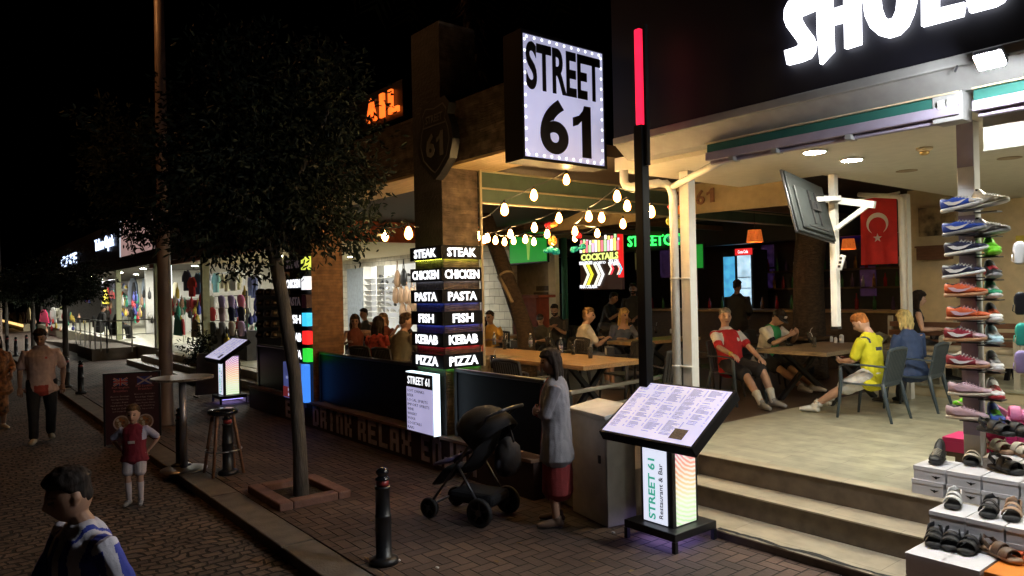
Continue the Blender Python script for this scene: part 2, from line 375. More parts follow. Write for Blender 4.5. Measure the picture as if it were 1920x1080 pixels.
# terrace and steps of the shops further down the street
ls = MB(); ls.bb(-60, -14.1, 5.6, 20, -.1, .5, 0)
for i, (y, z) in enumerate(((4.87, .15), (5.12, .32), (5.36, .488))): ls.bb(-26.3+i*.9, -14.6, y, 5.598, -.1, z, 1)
ls.bb(-31.7, -28.4, 4.2, 5.59, -.1, .42, 2)
struct('shop_terrace', ls, ['tiles', 'tread', 'concrete'])
ramp = MB(); ramp.add([(-46, 4.4, 0), (-31.7, 4.4, .42), (-31.7, 5.59, .42), (-46, 5.59, 0), (-46, 4.4, -.05), (-31.7, 4.4, -.05)], [(0, 1, 2, 3), (4, 5, 1, 0)]); struct('ramp', ramp, 'concrete')

# worn black nosing on the lowest step
wn2 = MB(); rnd = random.Random(44); vs = []; N_ = 90
for i in range(N_+1):
    x = -3.7+3.0*i/N_; a = 5.115+.03*mnoise.noise(V((x*4, 0, 0)))+.012*mnoise.noise(V((x*19, 3, 0))); wd = max(.006, .034+.04*mnoise.noise(V((x*3, 7, 0))))
    vs += [(x, a-wd*.4, .0765), (x, a+wd, .0765)]
wn2.add(vs, [(2*i, 2*i+2, 2*i+3, 2*i+1) for i in range(N_)]); struct('worn_nosing', wn2, 'rubber')
# ------------------------------------------------------------------ restaurant building
def sbox(mb, x0, x1, y0, y1, z0, z1, fx=0, fy=1, other=0):
    """box whose street faces use slot fy-pattern x-z and side faces the y-z pattern"""
    i = len(mb.mi); mb.bb(x0, x1, y0, y1, z0, z1)
    mb.mi[i:i+6] = [other, other, fx, fx, fy, fy]; return mb
PX0, PX1, PY0, PY1 = -7.80, -7.17, 4.70, 5.22
rb = thing('restaurant_building', 'open fronted restaurant with stone clad pillars, stone beam and brown ceiling', 'restaurant', (-9, 5, 0))
sbox(MB(), PX0, PX1, PY0, PY1, .36, 5.32).build('pillar', ['stoneshade', 'stone_y'], rb)
sbox(MB(), -11.9, -11.0, 4.70, 5.24, .36, 3.6).build('pillar', ['stoneshade', 'brownplank'], rb)
sb = MB(); sbox(sb, -14.2, PX0-.003, 4.76, 5.18, 3.62, 4.32); sbox(sb, PX1+.003, -5.9, 4.76, 5.18, 3.62, 4.32)
sb.build('stone_beam', ['stone_x', 'stone_y'], rb)
so = MB(); so.bb(-14.2, PX0-.003, 4.77, 5.45, 3.585, 3.617); so.bb(PX1+.003, -5.9, 4.77, 5.45, 3.585, 3.617); so.build('soffit', 'soffitwood', rb)
MB().bb(-14.2, -5.92, 5.2, 8.1, 3.66, 3.8).bb(-14.2, -4.3, 8.102, 16.4, 3.66, 3.8).build('ceiling', mat('dark brown ceiling', (.035, .02, .012), .7), rb)
pg = MB()
for y in (10.2, 11.9, 14.6): pg.bb(-13.5, -6.6 if y < 12 else -4.6, y-.05, y+.05, 3.42, 3.58)
for x in (-12.6, -11, -9.4, -7.9, -6.65): pg.bb(x-.04, x+.04, 9.1, 15, 3.32, 3.417)
pg.build('roof_beam', 'beam', rb)
MB().bb(-16, -4.2, 15.6, 15.8, 0, 3.66).build('back_wall', 'black', rb)
cb = [at(px, py, Y=9.0) for px, py in ((1003, 436), (1208, 343), (1482, 326), (1482, 384), (1250, 406), (1085, 430))]
c2 = MB(); c2.prism([(p.x, p.z) for p in cb], (0, 9.06, 0), (1, 0, 0), (0, 0, 1), .06); c2.build('canopy_board', mat('canopy cream', (.30, .23, .13), .7), rb)
cl = MB(); p0 = at(1225, 395, Y=8.99); p1 = at(1303, 386, Y=8.99); p2 = at(1335, 384, Y=8.99)
addtext(cl, 'STREET', (p0.x, 8.998, p0.z), (1, 0, .06), (0, 0, 1), p1.x-p0.x-.05, .21, .015, .02)
addtext(cl, '6', (p1.x+.03, 8.998, p1.z+.0), (1, 0, .06), (0, 0, 1), (p2.x-p1.x)*.5, .22, .015, .02); cl.prism([(a*.13, b*.21) for a, b in [(.50, 0), (1, 0), (1, 1), (.64, 1), (.36, .80), (.02, .74), (.02, .57), (.50, .70)]], (p1.x+.05+(p2.x-p1.x)*.55, 8.995, p1.z+.015), (1, 0, .06), (0, 0, 1), .02)
cl.build('carved_lettering', 'bwood', rb)
# canvas side blind above the tables, with its rails
cv = MB(); cv.bb(-7.19, -7.165, 5.24, 13, 3.2, 3.58); cv.build('canvas_blind', 'canvas', rb)
rl = MB()
for z in (3.585, 3.375, 3.195): rl.bb(-7.2, -7.13, 5.24, 13, z-.009, z+.009)
rl.bb(-7.155, -7.125, 5.225, 5.255, 1.2, 3.6); rl.build('blind_rail', mat('blind rail paint', (.34, .28, .17), .5), rb)
MB().bb(-13.98, -13.9, 5.3, 11.4, 3.22, 3.655).build('orange_trim', mat('orange red trim', (.45, .09, .03), .6), rb)
# dividing wall panels behind the tables
MB().bb(at(905, 500, Y=12.2).x, at(1036, 500, Y=12.2).x, 12.2, 12.32, FZ, 3.2).build('rear_panel', 'tan', rb)
MB().bb(at(1030, 500, Y=12.1).x, at(1043, 500, Y=12.1).x, 12.06, 12.19, FZ, 3.5, 0).build('post', 'cream', rb)
MB().cyl((at(1058, 500, Y=11.3).x, 11.3, FZ), (at(1058, 500, Y=11.3).x, 11.3, 3.3), .07).build('post', 'green', rb, smooth=True)
pw = MB(); pw.bb(at(1005, 500, Y=12.18).x, at(1028, 500, Y=12.18).x, 12.17, 12.198, 2.1, 2.22); pw.bb(at(1000, 500, Y=12.18).x, at(1026, 500, Y=12.18).x, 12.17, 12.198, 1.93, 2.06); pw.build('wall_plaque', 'dwood', rb)

# lettered low wall carrying the fence
lw = thing('lettered_wall', 'long low dark wall with EAT DRINK RELAX ENJOY in big pale letters', 'wall', (-9, 4.7, 0))
wl = MB(); wl.bb(-13.9, -5.55, 4.66, 4.855, -.05, .375, 0); wl.bb(-13.9, -5.55, 4.63, 4.857, .377, .41, 1); wl.build('wall', [mat('dark wall paint', (.035, .022, .028), .6), mat('wall coping', (.16, .10, .085), .7, bump=.2)], lw)
M['wlet'] = mat('worn pale letter', (.44, .40, .52), .75, var=.25)
le = MB()
def blocky(mb, s, x, w, h, o, ux, uy, d=.006):
    """square stencil capitals in a 3 x 5 grid drawn with strokes"""
    G = {'E': [(0,0,1,5),(1,0,2,1),(1,2,1.6,1),(1,4,2,1)], 'A': [(0,0,1,5),(2,0,1,5),(1,4,1,1),(1,1.7,1,.9)], 'T': [(0,4,3,1),(1,0,1,4)], 'D': [(0,0,1,5),(2,.5,1,4),(1,0,1.3,1),(1,4,1.3,1)],
         'R': [(0,0,1,5),(1,4,2,1),(2,2.6,1,1.4),(1,1.8,1.6,.9),(2,0,1,1.8)], 'I': [(1,0,1,5)], 'N': [(0,0,1,4.6),(2,0,1,4.6),(.4,4.1,2.2,.9)], 'K': [(0,0,1,5),(1,2,1,1),(2,3,1,2),(2,0,1,2)],
         'L': [(0,0,1,5),(1,0,2,1)], 'X': [(0,0,1,2),(2,0,1,2),(0,3,1,2),(2,3,1,2),(.5,2,2,1)], 'J': [(2,0,1,5),(0,0,2,1),(0,1,1,1)], 'O': [(0,0,1,5),(2,0,1,5),(1,4,1,1),(1,0,1,1)], 'Y': [(0,2.4,1,2.6),(2,2.4,1,2.6),(1,1.8,1,1),(1,0,1,1.8)]}
    o, ux, uy = V(o), V(ux), V(uy)
    for (a, b, c, e) in G[s]:
        mb.prism([(x+a/3*w, b/5*h), (x+(a+c)/3*w, b/5*h), (x+(a+c)/3*w, (b+e)/5*h), (x+a/3*w, (b+e)/5*h)], o, ux, uy, d)
def word(mb, s, x0, x1, h, o, ux=(1, 0, 0), uy=(0, 0, 1)):
    n = len(s); p = (x1-x0)/n
    for i, ch in enumerate(s): blocky(mb, ch, x0+i*p, p*.74, h, o, ux, uy)
def wx(px): return at(px, 840, Y=4.655).x
word(le, 'EAT', wx(537), wx(580), .30, (0, 4.659, .05))
word(le, 'DRINK', wx(588), wx(664), .31, (0, 4.659, .05))
word(le, 'RELAX', wx(672), wx(777), .31, (0, 4.659, .05))
word(le, 'ENJOY', wx(790), wx(905), .31, (0, 4.659, .05))
le.build('lettering', 'wlet', lw)

def fence(x0, x1, label):
    f = thing('terrace_fence', label, 'fence', ((x0+x1)/2, 4.8, .41), 0, 'fence panels on the low wall')
    MB().bb(x0+.03, x1-.03, 4.79, 4.82, .43, 1.16).build('panel', 'fencepanel', f)
    MB().bb(x0, x1, 4.775, 4.835, 1.165, 1.205).build('handrail', 'dsteel', f, bevel=.01)
    for x in (x0+.03, x1-.03): MB().bb(x-.03, x+.03, 4.778, 4.832, .41, 1.164).build('post', 'black', f)
M['fencepanel'] = mat('dark blue glossy panel', (.005, .006, .012), .42, spec=.12)
fence(-10.96, -7.84, 'dark glossy fence panel between the brown plank pillar and the menu pillar')
fence(-7.12, -5.5, 'dark glossy fence panel behind the woman and pushchair')
fence(-13.8, -11.95, 'dark fence panel left of the brown plank pillar')
# side rail between restaurant and the tiled terrace
sr = thing('side_railing', 'dark side railing with steel top rail running back from the black post', 'railing', (-5.5, 6, FZ))
MB().bar((-5.68, 5.3, 1.0), (-5.95, 7.7, 1.0), .045).bar((-5.66, 5.3, .80), (-5.93, 7.7, .80), .03).build('handrail', 'steel', sr, bevel=.008)
for t in (0, .5, 1): x, y = -5.68-.27*t, 5.3+2.4*t; MB().bb(x-.02, x+.02, y-.02, y+.02, FZ, .97).build('post', 'black', sr)

# ------------------------------------------------------------------ shoe shop building on the right
sh = thing('shoe_shop_building', 'shoe shop canopy with dark sign board, white ceiling and white columns', 'shop', (-1, 6, 0))
XR = 3.0
M['navy'] = mat('dark navy sign board', (.002, .002, .008), .6)
MB().bb(-4.98, XR, 5.32, 5.5, 3.6, 5.6).build('sign_board', 'navy', sh)
fa = MB(); fa.bb(-4.97, XR, 5.29, 5.52, 3.525, 3.598, 0); fa.build('gutter_edge', 'grey', sh, bevel=.01)
f2 = MB(); f2.add([(-4.97, 5.33, 3.524), (XR, 5.33, 3.524), (XR, 5.50, 3.40), (-4.97, 5.50, 3.40), (-4.97, 5.7, 3.40), (XR, 5.7, 3.40), (XR, 5.7, 3.524), (-4.97, 5.7, 3.524)], [(0, 3, 2, 1), (3, 4, 5, 2), (0, 7, 4, 3), (1, 2, 5, 6), (0, 1, 6, 7), (4, 7, 6, 5)]); f2.build('fascia_band', 'grey', sh)
ce = MB(); ce.bb(-5.35, XR, 5.72, 8.0, 3.36, 3.5); ce.bb(-4.25, XR, 8.002, 13, 3.361, 3.5); ce.build('ceiling', 'creamw', sh)
MB().bb(at(1704, 500, Y=12.9).x, XR, 12.9, 13.05, FZ+.15, 3.655).build('rear_wall', 'cream', sh)
dk = MB(); dk.bb(-3.3, XR, 12.84, 12.897, 2.55, 3.05); dk.build('dark_band', 'dwood', sh)
MB().bb(-3.1, XR, 12.85, 12.895, .7, 2.5).build('blind', mat('slatted grey blind', (.24, .22, .17), .6, bump=.3, bscale=8, stretch=(.2, .2, 30)), sh)
pic = MB(); pic.bb(at(1722, 400, Y=12.85).x, at(1790, 400, Y=12.85).x, 12.84, 12.898, at(1750, 442, Y=12.85).z, at(1750, 388, Y=12.85).z); pic.build('wall_mural', mat('brown sepia mural', (.30, .22, .12), .8, var=.9, scale=5), sh)
for X, Y in ((-4.93, 6.4), (-2.20, 6.4), (at(1698, 500, Y=10.8).x, 10.8)):
    MB().bb(X-.06, X+.06, Y-.06, Y+.06, FZ, 3.36).build('column', 'white', sh, bevel=.004)
lil = MB(); lil.bb(-2.258, -2.142, 6.332, 6.339, 3.0, 3.36); lil.bb(-2.258, -2.142, 6.332, 6.339, .9, 2.62); lil.build('column_facing', 'lilac', sh)
# rain pipe: from the left soffit, across, down the left column
rp = MB(); rp.tube([(-5.25, 5.75, 3.36), (-5.25, 5.75, 3.24), (-5.22, 5.75, 3.19), (-5.16, 5.76, 3.17), (-5.12, 6.15, 3.24), (-5.09, 6.24, 3.235), (-5.06, 6.28, 3.2), (-5.05, 6.31, 3.1), (-5.05, 6.31, FZ)], .047, 12)
rp.tube([(-5.03, 6.28, 3.2), (-4.0, 5.75, 3.28)], .035, 10)
for z in (2.2, 1.25): rp.cyl((-5.05, 6.31, z-.012), (-5.05, 6.31, z+.012), .053, n=12); rp.bb(-5.05, -4.86, 6.3, 6.335, z-.008, z+.008)
rp.build('rain_pipe', 'white', sh, smooth=True)
# SHOES letters: outlines in metres on the board
sl = thing('shop_sign', 'huge glowing white SHOES lettering on the dark sign board', 'sign', (-2.4, 5.3, 3.8))
def letter(outline, name='letter'):
    m = MB(); m.prism(outline, (0, 5.318, 0), (1, 0, 0), (0, 0, 1), .045); m.build(name, 'letterw', sl)
def L_(pts): return [(-at(x, y, Y=5.28).x*-1, at(x, y, Y=5.28).z) for x, y in pts]
letter(L_([(1476, 121), (1471, 95), (1484, 91), (1495, 87), (1498, 83), (1495, 77), (1475, 50), (1470, 36), (1471, 18), (1477, 5), (1490, -8), (1522, -24), (1527, 10), (1524, 19), (1510, 25), (1500, 29), (1499, 34), (1507, 48), (1522, 68), (1527, 80), (1525, 96), (1517, 108), (1500, 115)]))
letter(L_([(1538, 120), (1532, 60), (1531, -30), (1558, -36), (1558, 18), (1582, 10), (1582, -42), (1610, -48), (1612, 82), (1584, 91), (1583, 40), (1559, 46), (1561, 95)]))
oo = [(1664, 70), (1648, 66), (1632, 52), (1622, 30), (1618, 0), (1624, -40), (1645, -62), (1672, -68), (1700, -60), (1716, -30), (1716, 0), (1710, 25), (1700, 48), (1684, 64)]
oi = [(1665, 37), (1674, 34), (1680, 20), (1682, 0), (1680, -22), (1668, -32), (1655, -24), (1648, -4), (1650, 14), (1656, 30)]
O, I = L_(oo), L_(oi); m = MB(); no, ni = len(O), len(I)
vs = []
for d in (5.318, 5.273):
    vs += [(a, d, b) for a, b in O]+[(a, d, b) for a, b in I]
bm = bmesh.new(); q = [bm.verts.new(v) for v in vs[no+ni:]]
eo = [bm.edges.new((q[i], q[(i+1) % no])) for i in range(no)]+[bm.edges.new((q[no+i], q[no+(i+1) % ni])) for i in range(ni)]
bmesh.ops.triangle_fill(bm, use_beauty=True, edges=eo, normal=(0, -1, 0))
ex = bmesh.ops.extrude_face_region(bm, geom=bm.faces[:]); bmesh.ops.translate(bm, verts=[e for e in ex['geom'] if isinstance(e, bmesh.types.BMVert)], vec=(0, .045, 0))
bmesh.ops.recalc_face_normals(bm, faces=bm.faces[:])
me = bpy.data.meshes.new('letter'); bm.to_mesh(me); bm.free(); me.materials.append(M['letterw']); finish(bpy.data.objects.new('letter', me), sl)
letter(L_([(1728, 49), (1727, -75), (1812, -92), (1811, -62), (1758, -50), (1758, -32), (1800, -40), (1800, -12), (1758, -3), (1758, 16), (1808, 4), (1804, 29)]))
letter(L_([(1818, 23), (1811, -3), (1835, -9), (1850, -16), (1853, -24), (1846, -34), (1826, -56), (1824, -80), (1838, -96), (1880, -106), (1882, -80), (1858, -74), (1854, -66), (1862, -54), (1884, -30), (1888, -12), (1880, 2), (1864, 11)]))
# awnings
def awning(x0, x1, drop, label):
    a = thing('rolled_awning', label, 'awning', ((x0+x1)/2, 5.6, 3.3))
    MB().bb(x0, x1, 5.44, 5.70, 3.385, 3.397).build('cover_strip', 'cream', a)
    MB().bb(x0, x1, 5.46, 5.69, 3.31, 3.384).build('fabric_roll', 'green', a, bevel=.01)
    MB().bb(x0, x1, 5.43, 5.55, 3.235, 3.308).bb(x0+.02, x1-.02, 5.56, 5.66, 3.26, 3.308).build('front_bar', 'lilac', a, bevel=.008)
    MB().bb(x0+.02, x1-.05, 5.475, 5.52, 3.20, 3.234).build('lower_tube', 'lilac', a, bevel=.01)
    for t in (.12, .32, .62): MB().bb(x0+(x1-x0)*t, x0+(x1-x0)*t+.05, 5.425, 5.53, 3.195, 3.236).build('arm_clip', 'grey', a, bevel=.004)
    if drop: MB().bb(x0+.01, x1, 5.60, 5.606, 3.0, 3.26).bb(x0+.01, x1, 5.592, 5.614, 2.985, 3.0).build('valance', 'paleawn', a)
    else:
        e = MB(); e.bb(x1-.17, x1+.02, 5.45, 5.62, 3.2, 3.4, 0); e.bb(x1-.13, x1-.09, 5.425, 5.45, 3.29, 3.35, 1); e.bb(x1-.07, x1-.03, 5.425, 5.45, 3.3, 3.36, 1); e.build('end_bracket', ['grey', 'white'], a, bevel=.006)
awning(-3.98, -1.92, False, 'rolled up green and lilac awning under the fascia, between the two white columns')
awning(-1.84, 1.2, True, 'awning at the right edge with pale fabric hanging down')
def downlight(x, y, z, group, label, r=.095, m='down'):
    t = thing('ceiling_light', label, 'ceiling light', (x, y, z), 0, group)
    MB().lathe([(r+.02, -.002), (r+.02, -.014), (r, -.016), (r, -.004)], (x, y, z), 24).build('trim_ring', 'white', t)
    d = MB(); disc(d, (x, y, z-.0165), r, 24); d.build('diffuser', m, t)
for i, (px, py) in enumerate(((1527, 283), (1597, 298), (1890, 255))):
    p = at(px, py, z=3.36); downlight(p.x, p.y, 3.36, 'lit terrace downlights', ('left of two round downlights lit in the white ceiling above the hanging television', 'right of two round downlights lit in the white ceiling, nearer the smoke detector', 'round downlight right of the shoe column, below the pale awning')[i])
for i, (x, y, lb) in enumerate(((-.9, 7.4, 'nearest the street'), (-.9, 9.6, 'in the middle of the shop'), (.7, 8.4, 'farthest right'), (-1.3, 11.6, 'near the rear wall'))): downlight(x, y, 3.36, 'lit terrace downlights', 'unseen added downlight in the shop ceiling, '+lb)  # extra lamps out of view, added to brighten the terrace floor and bench
for i, (px, py) in enumerate(((1893, 296), (1700, 320))):
    p = at(px, py, z=3.36); u = MB().lathe([(.11, -.001), (.11, -.006), (.09, -.008), (.02, -.008)], (p.x, p.y, 3.36), 20).build('ceiling_speaker', 'tan'); tag(u, ('dark unlit disc in the white ceiling right of the shoe column', 'faint unlit disc in the white ceiling above the red flag')[i], 'ceiling speaker')
p = at(1733, 277, z=3.36)
u = thing('smoke_detector', 'round cream smoke detector on the white terrace ceiling', 'smoke detector', p)
MB().lathe([(.07, -.001), (.07, -.02), (.05, -.035)], (p.x, p.y, 3.36), 20).build('base', 'cream', u, smooth=True)
MB().lathe([(.045, -.035), (.04, -.06), (.02, -.07)], (p.x, p.y, 3.36), 16).build('sensor', 'brass', u, smooth=True)
p = at(1855, 115, Y=5.0)
fl = thing('floodlight', 'dazzling white floodlight bracketed under the shop fascia', 'floodlight', p)
rot = Matrix.Rotation(R_(-34), 3, 'X')
MB().box(p+rot@V((0, 0, .03)), (.16, .13, .04), rot).build('housing', 'dgrey', fl, bevel=.01)
gl = MB(); gl.box(p, (.135, .10, .012), rot); gl.build('lamp_glass', 'flood', fl)
MB().bar((p.x, 5.3, p.z+.09), (p.x, p.y+.05, p.z+.06), .03, .01).bar((p.x-.28, 5.3, 3.53), (p.x-.28, 5.26, 3.48), .01).build('bracket', 'dgrey', fl)

# ------------------------------------------------------------------ shoe shop wall behind the restaurant and the row of shops down the street
ns = thing('neighbour_shop', 'bright neighbouring shoe shop with pale stone wall seen behind the tables', 'shop', (-18, 11.5, 0))
MB().bb(-27, at(958, 500, Y=11.5).x, 11.5, 11.7, .4, 3.4).build('stone_wall', 'stonewhite', ns)
MB().bb(-27, -14.21, 5.9, 11.5, 3.3, 3.42).build('ceiling', 'cream', ns)
MB().bb(-27, -14.21, 5.75, 5.898, 3.15, 3.5).build('fascia', mat('orange fascia', (.35, .10, .03), .6), ns)
pl = MB(); p0 = at(655, 500, Y=11.45); p1 = at(683, 500, Y=11.45); pl.bb(p0.x, p1.x, 11.35, 11.497, .5, 3.0); pl.build('door_frame', mat('grey blue frame', (.30, .34, .40), .5), ns)
for px, py in ((725, 415), (722, 428), (690, 432), (765, 425), (900, 440)):
    p = at(px, py, z=3.3)
    if p.x < -14.3: downlight(p.x, p.y, 3.3, 'downlights in the neighbouring shop', 'small downlight in the neighbouring shop ceiling', .11, 'downw')
for x, y in ((-17, 8), (-21, 8), (-17, 10.3), (-21, 10.3), (-24, 9)): downlight(x, y, 3.3, 'downlights in the neighbouring shop', 'small downlight in the neighbouring shop ceiling', .09, 'downw')

row = thing('shop_row', 'row of lit tourist shops with flat canopy along the far street', 'shops', (-30, 6, 0))
M['canopy'] = mat('dark canopy', (.05, .04, .035), .7)
MB().bb(-62, -14.3, 4.9, 10.4, 3.42, 3.52).bb(-62, -37, 3.6, 4.898, 3.42, 3.52).build('canopy_roof', 'canopy', row)  # forward strip at the far end added to carry extra downlights
MB().bb(-36.98, -14.3, 4.93, 4.97, 3.12, 3.418).build('canopy_edge', 'canopy', row)
MB().bb(-62, -17.5, 5.35, 5.5, 3.55, 5.0).build('upper_fascia', 'black', row)
MB().bb(-62, -27.2, 10.4, 10.6, .5, 3.42).build('rear_wall', mat('pale shop wall', (.50, .50, .45), .7, var=.3, scale=2), row)
for x0, x1 in ((-36.2, -36.0), (-27.2, -27.0)): MB().bb(x0, x1, 7.5, 10.39, .5, 3.4).build('partition_wall', 'white', row)
MB().bb(-28.7, -24.2, 5.2, 5.34, 3.53, 4.85).build('pink_panel', emit('lit pink panel', (.80, .50, .46), .42, .15, 1), row)
MB().bb(-28.82, -28.72, 5.18, 5.34, 3.53, 4.9).build('panel_edge', emit('white edge strip', (.8, .9, 1), .6), row)
for px, b in ((295, 0), (222, 1), (315, 2), (385, 3)):
    p = at(px, 560, Y=5.75); MB().bb(p.x-.09, p.x+.09, 5.66, 5.84, .5, 3.42).build('column', mat('pale green column', (.42, .44, .26), .5), row)
sg = emit('shop sign blue white', (.55, .68, 1), 3.)
op = MB(); a = at(177, 478, Y=5.3); b = at(212, 471, Y=5.3); addtext(op, 'Tekno Optik', (a.x, 5.345, a.z), (1, 0, 0), (0, 0, 1), b.x-a.x, .62, .012, .03)
o = op.build('optician_sign', sg); tag(o, 'blue white Tekno Optik shop sign glowing at left', 'sign')
cf = MB(); a = at(114, 502, Y=5.3); b = at(142, 497, Y=5.3); addtext(cf, 'CAFE', (a.x, 5.345, a.z), (1, 0, 0), (0, 0, 1), b.x-a.x, .55, .02, .03)
o = cf.build('cafe_sign', sg); tag(o, 'small white CAFE sign further down the dark street', 'sign')
for x in (-55, -50, -46, -42): downlight(x, 4.25, 3.42, 'downlights along the far shops', 'small round downlight added under the front canopy of the far shops', .14, 'down')  # extra lamps added to light the far goods from the front
for i, x in enumerate((-57, -52, -47, -42, -39, -36.8, -34, -31, -29, -26, -24, -22, -20.5, -18.5, -16.8, -15.4)):
    downlight(x, 7.0+(i % 2)*1.3, 3.42, 'downlights along the far shops', 'small round downlight added under the front canopy of the far shops', .12, 'downw')
bs = MB(); bs.bb(-75, -62, 6, 14, 0, 5.2); o = bs.build('far_house', mat('dim pale house', (.10, .09, .085), .8)); tag(o, 'dim flat roofed house at the dark end of the street', 'house')
# ------------------------------------------------------------------ people
SK = {}
def skin(c): 
    k = 'skin%d' % c
    if k not in M: M[k] = mat('skin tone', [(.48, .28, .19), (.56, .34, .25), (.36, .20, .13), (.30, .16, .10)][c], .5, var=.08)
    return k
def cloth(name, col, var=.12, rough=.8):
    k = 'cloth '+name
    if k not in M: M[k] = mat(name, col, rough, var=var, scale=14, bump=.15, bscale=90)
    return k
def hairm(name, col):
    k = 'hair '+name
    if k not in M: M[k] = mat(name, col, .72, spec=.2, var=.5, scale=30, stretch=(1, 1, .18), bump=.25, bscale=70)
    return k
def remesh(mb, vox, smooth=3, wrinkle=0., wscale=9.):
    me = bpy.data.meshes.new('r'); me.from_pydata(mb.v, [], mb.f)
    o = bpy.data.objects.new('r', me); sc.collection.objects.link(o)
    r = o.modifiers.new('r', 'REMESH'); r.mode = 'VOXEL'; r.voxel_size = vox
    s = o.modifiers.new('s', 'SMOOTH'); s.factor = .5; s.iterations = smooth
    out = bpy.data.meshes.new_from_object(o.evaluated_get(bpy.context.evaluated_depsgraph_get()))
    bpy.data.objects.remove(o); bpy.data.meshes.remove(me)
    if wrinkle:
        no = [v.normal.copy() for v in out.vertices]
        for v, n in zip(out.vertices, no):
            p = v.co; q = V((p.x*wscale, p.y*wscale, p.z*wscale*.55))
            v.co = p+n*((abs(mnoise.noise(q))*1.6-.5)*wrinkle+mnoise.noise(q*2.7)*wrinkle*.4)
    out.polygons.foreach_set('use_smooth', [True]*len(out.polygons))
    return out
def ik(a, b, l1, l2, hint):
    a, b, hint = V(a), V(b), V(hint); d = b-a; L = max(.05, min(d.length, (l1+l2)*.998)); d.normalize(); b = a+d*L
    x = (l1*l1-l2*l2+L*L)/(2*L); h = math.sqrt(max(0, l1*l1-x*x)); hp = hint-d*hint.dot(d)
    if hp.length < 1e-4: hp = V((0, 0, 1))
    return a+d*x+hp.normalized()*h, b
def hand(mb, w, d, pn, side, s=1., curl=.5, mi=0):
    """palm, four jointed fingers and a thumb; d = finger direction, pn = palm normal, side = thumb side"""
    d = V(d).normalized(); pn = V(pn); pn = (pn-d*pn.dot(d)).normalized(); ac = side*d.cross(pn)
    mb.loft([w-d*.01*s, w+d*.03*s, w+d*.07*s, w+d*.088*s], [(.022*s, .018*s), (.034*s, .016*s), (.040*s, .014*s), (.036*s, .012*s)], 8, ref=ac, mi=mi)
    for i, (off, L) in enumerate(((.029, .068), (.010, .078), (-.010, .072), (-.028, .056))):
        p = w+d*.085*s+ac*off*s; ang = curl*.35; pts = [p-d*.012*s, p]
        for seg in (.45, .31, .24):
            ang += curl*(.55+.12*i)*.9; p = p+(d*math.cos(ang)+pn*math.sin(ang)+ac*off*.9)*L*seg*s; pts.append(p)
        mb.loft(pts, [.0088*s, .0086*s, .0082*s, .0075*s, .0062*s], 6, mi=mi)
    p = w+d*.03*s+ac*.03*s; t = (d*.62+ac*.62+pn*.4).normalized()
    mb.loft([w+d*.02*s+ac*.012*s, p, p+t*.032*s, p+(t+d*.5).normalized()*.060*s], [.012*s, .0115*s, .010*s, .0075*s], 6, mi=mi)
def head_grid(c, Rm, s, fn, nu=30, nv=22):
    mb = MB(); vs = []; fs = []
    for i in range(nv+1):
        th = PI*i/nv
        for k in range(nu):
            g = 2*PI*k/nu; a, b, z = math.sin(th)*math.cos(g), math.sin(th)*math.sin(g), -math.cos(th)
            vs.append(c+Rm@(fn(a, b, z)*s))
    for i in range(nv):
        for k in range(nu): fs.append((i*nu+k, i*nu+(k+1) % nu, (i+1)*nu+(k+1) % nu, (i+1)*nu+k))
    mb.add(vs, fs); return mb
def gs(x, y, r): return math.exp(-(x*x+y*y)/(r*r))
def face_fn(a, b, z):
    x, y, w = .098*a, .076*b, .120*z
    if z < 0: y *= 1-.30*z*z; x *= 1-.10*z*z if a > 0 else 1+.15*z
    if a > 0:
        x += .024*gs(b/.9, z+.18, .17)+.012*gs(b/.9, z+.02, .13)
        x -= .010*(gs(b-.40, z-.06, .17)+gs(b+.40, z-.06, .17))
        x += .006*gs(b*.5, z-.22, .16)+.008*gs(b*.9, z+.80, .22)+.006*gs(b*.8, z+.50, .14)-.004*gs(b*.7, z+.51, .04)
    else: x *= 1.03
    return V((x, y, w))
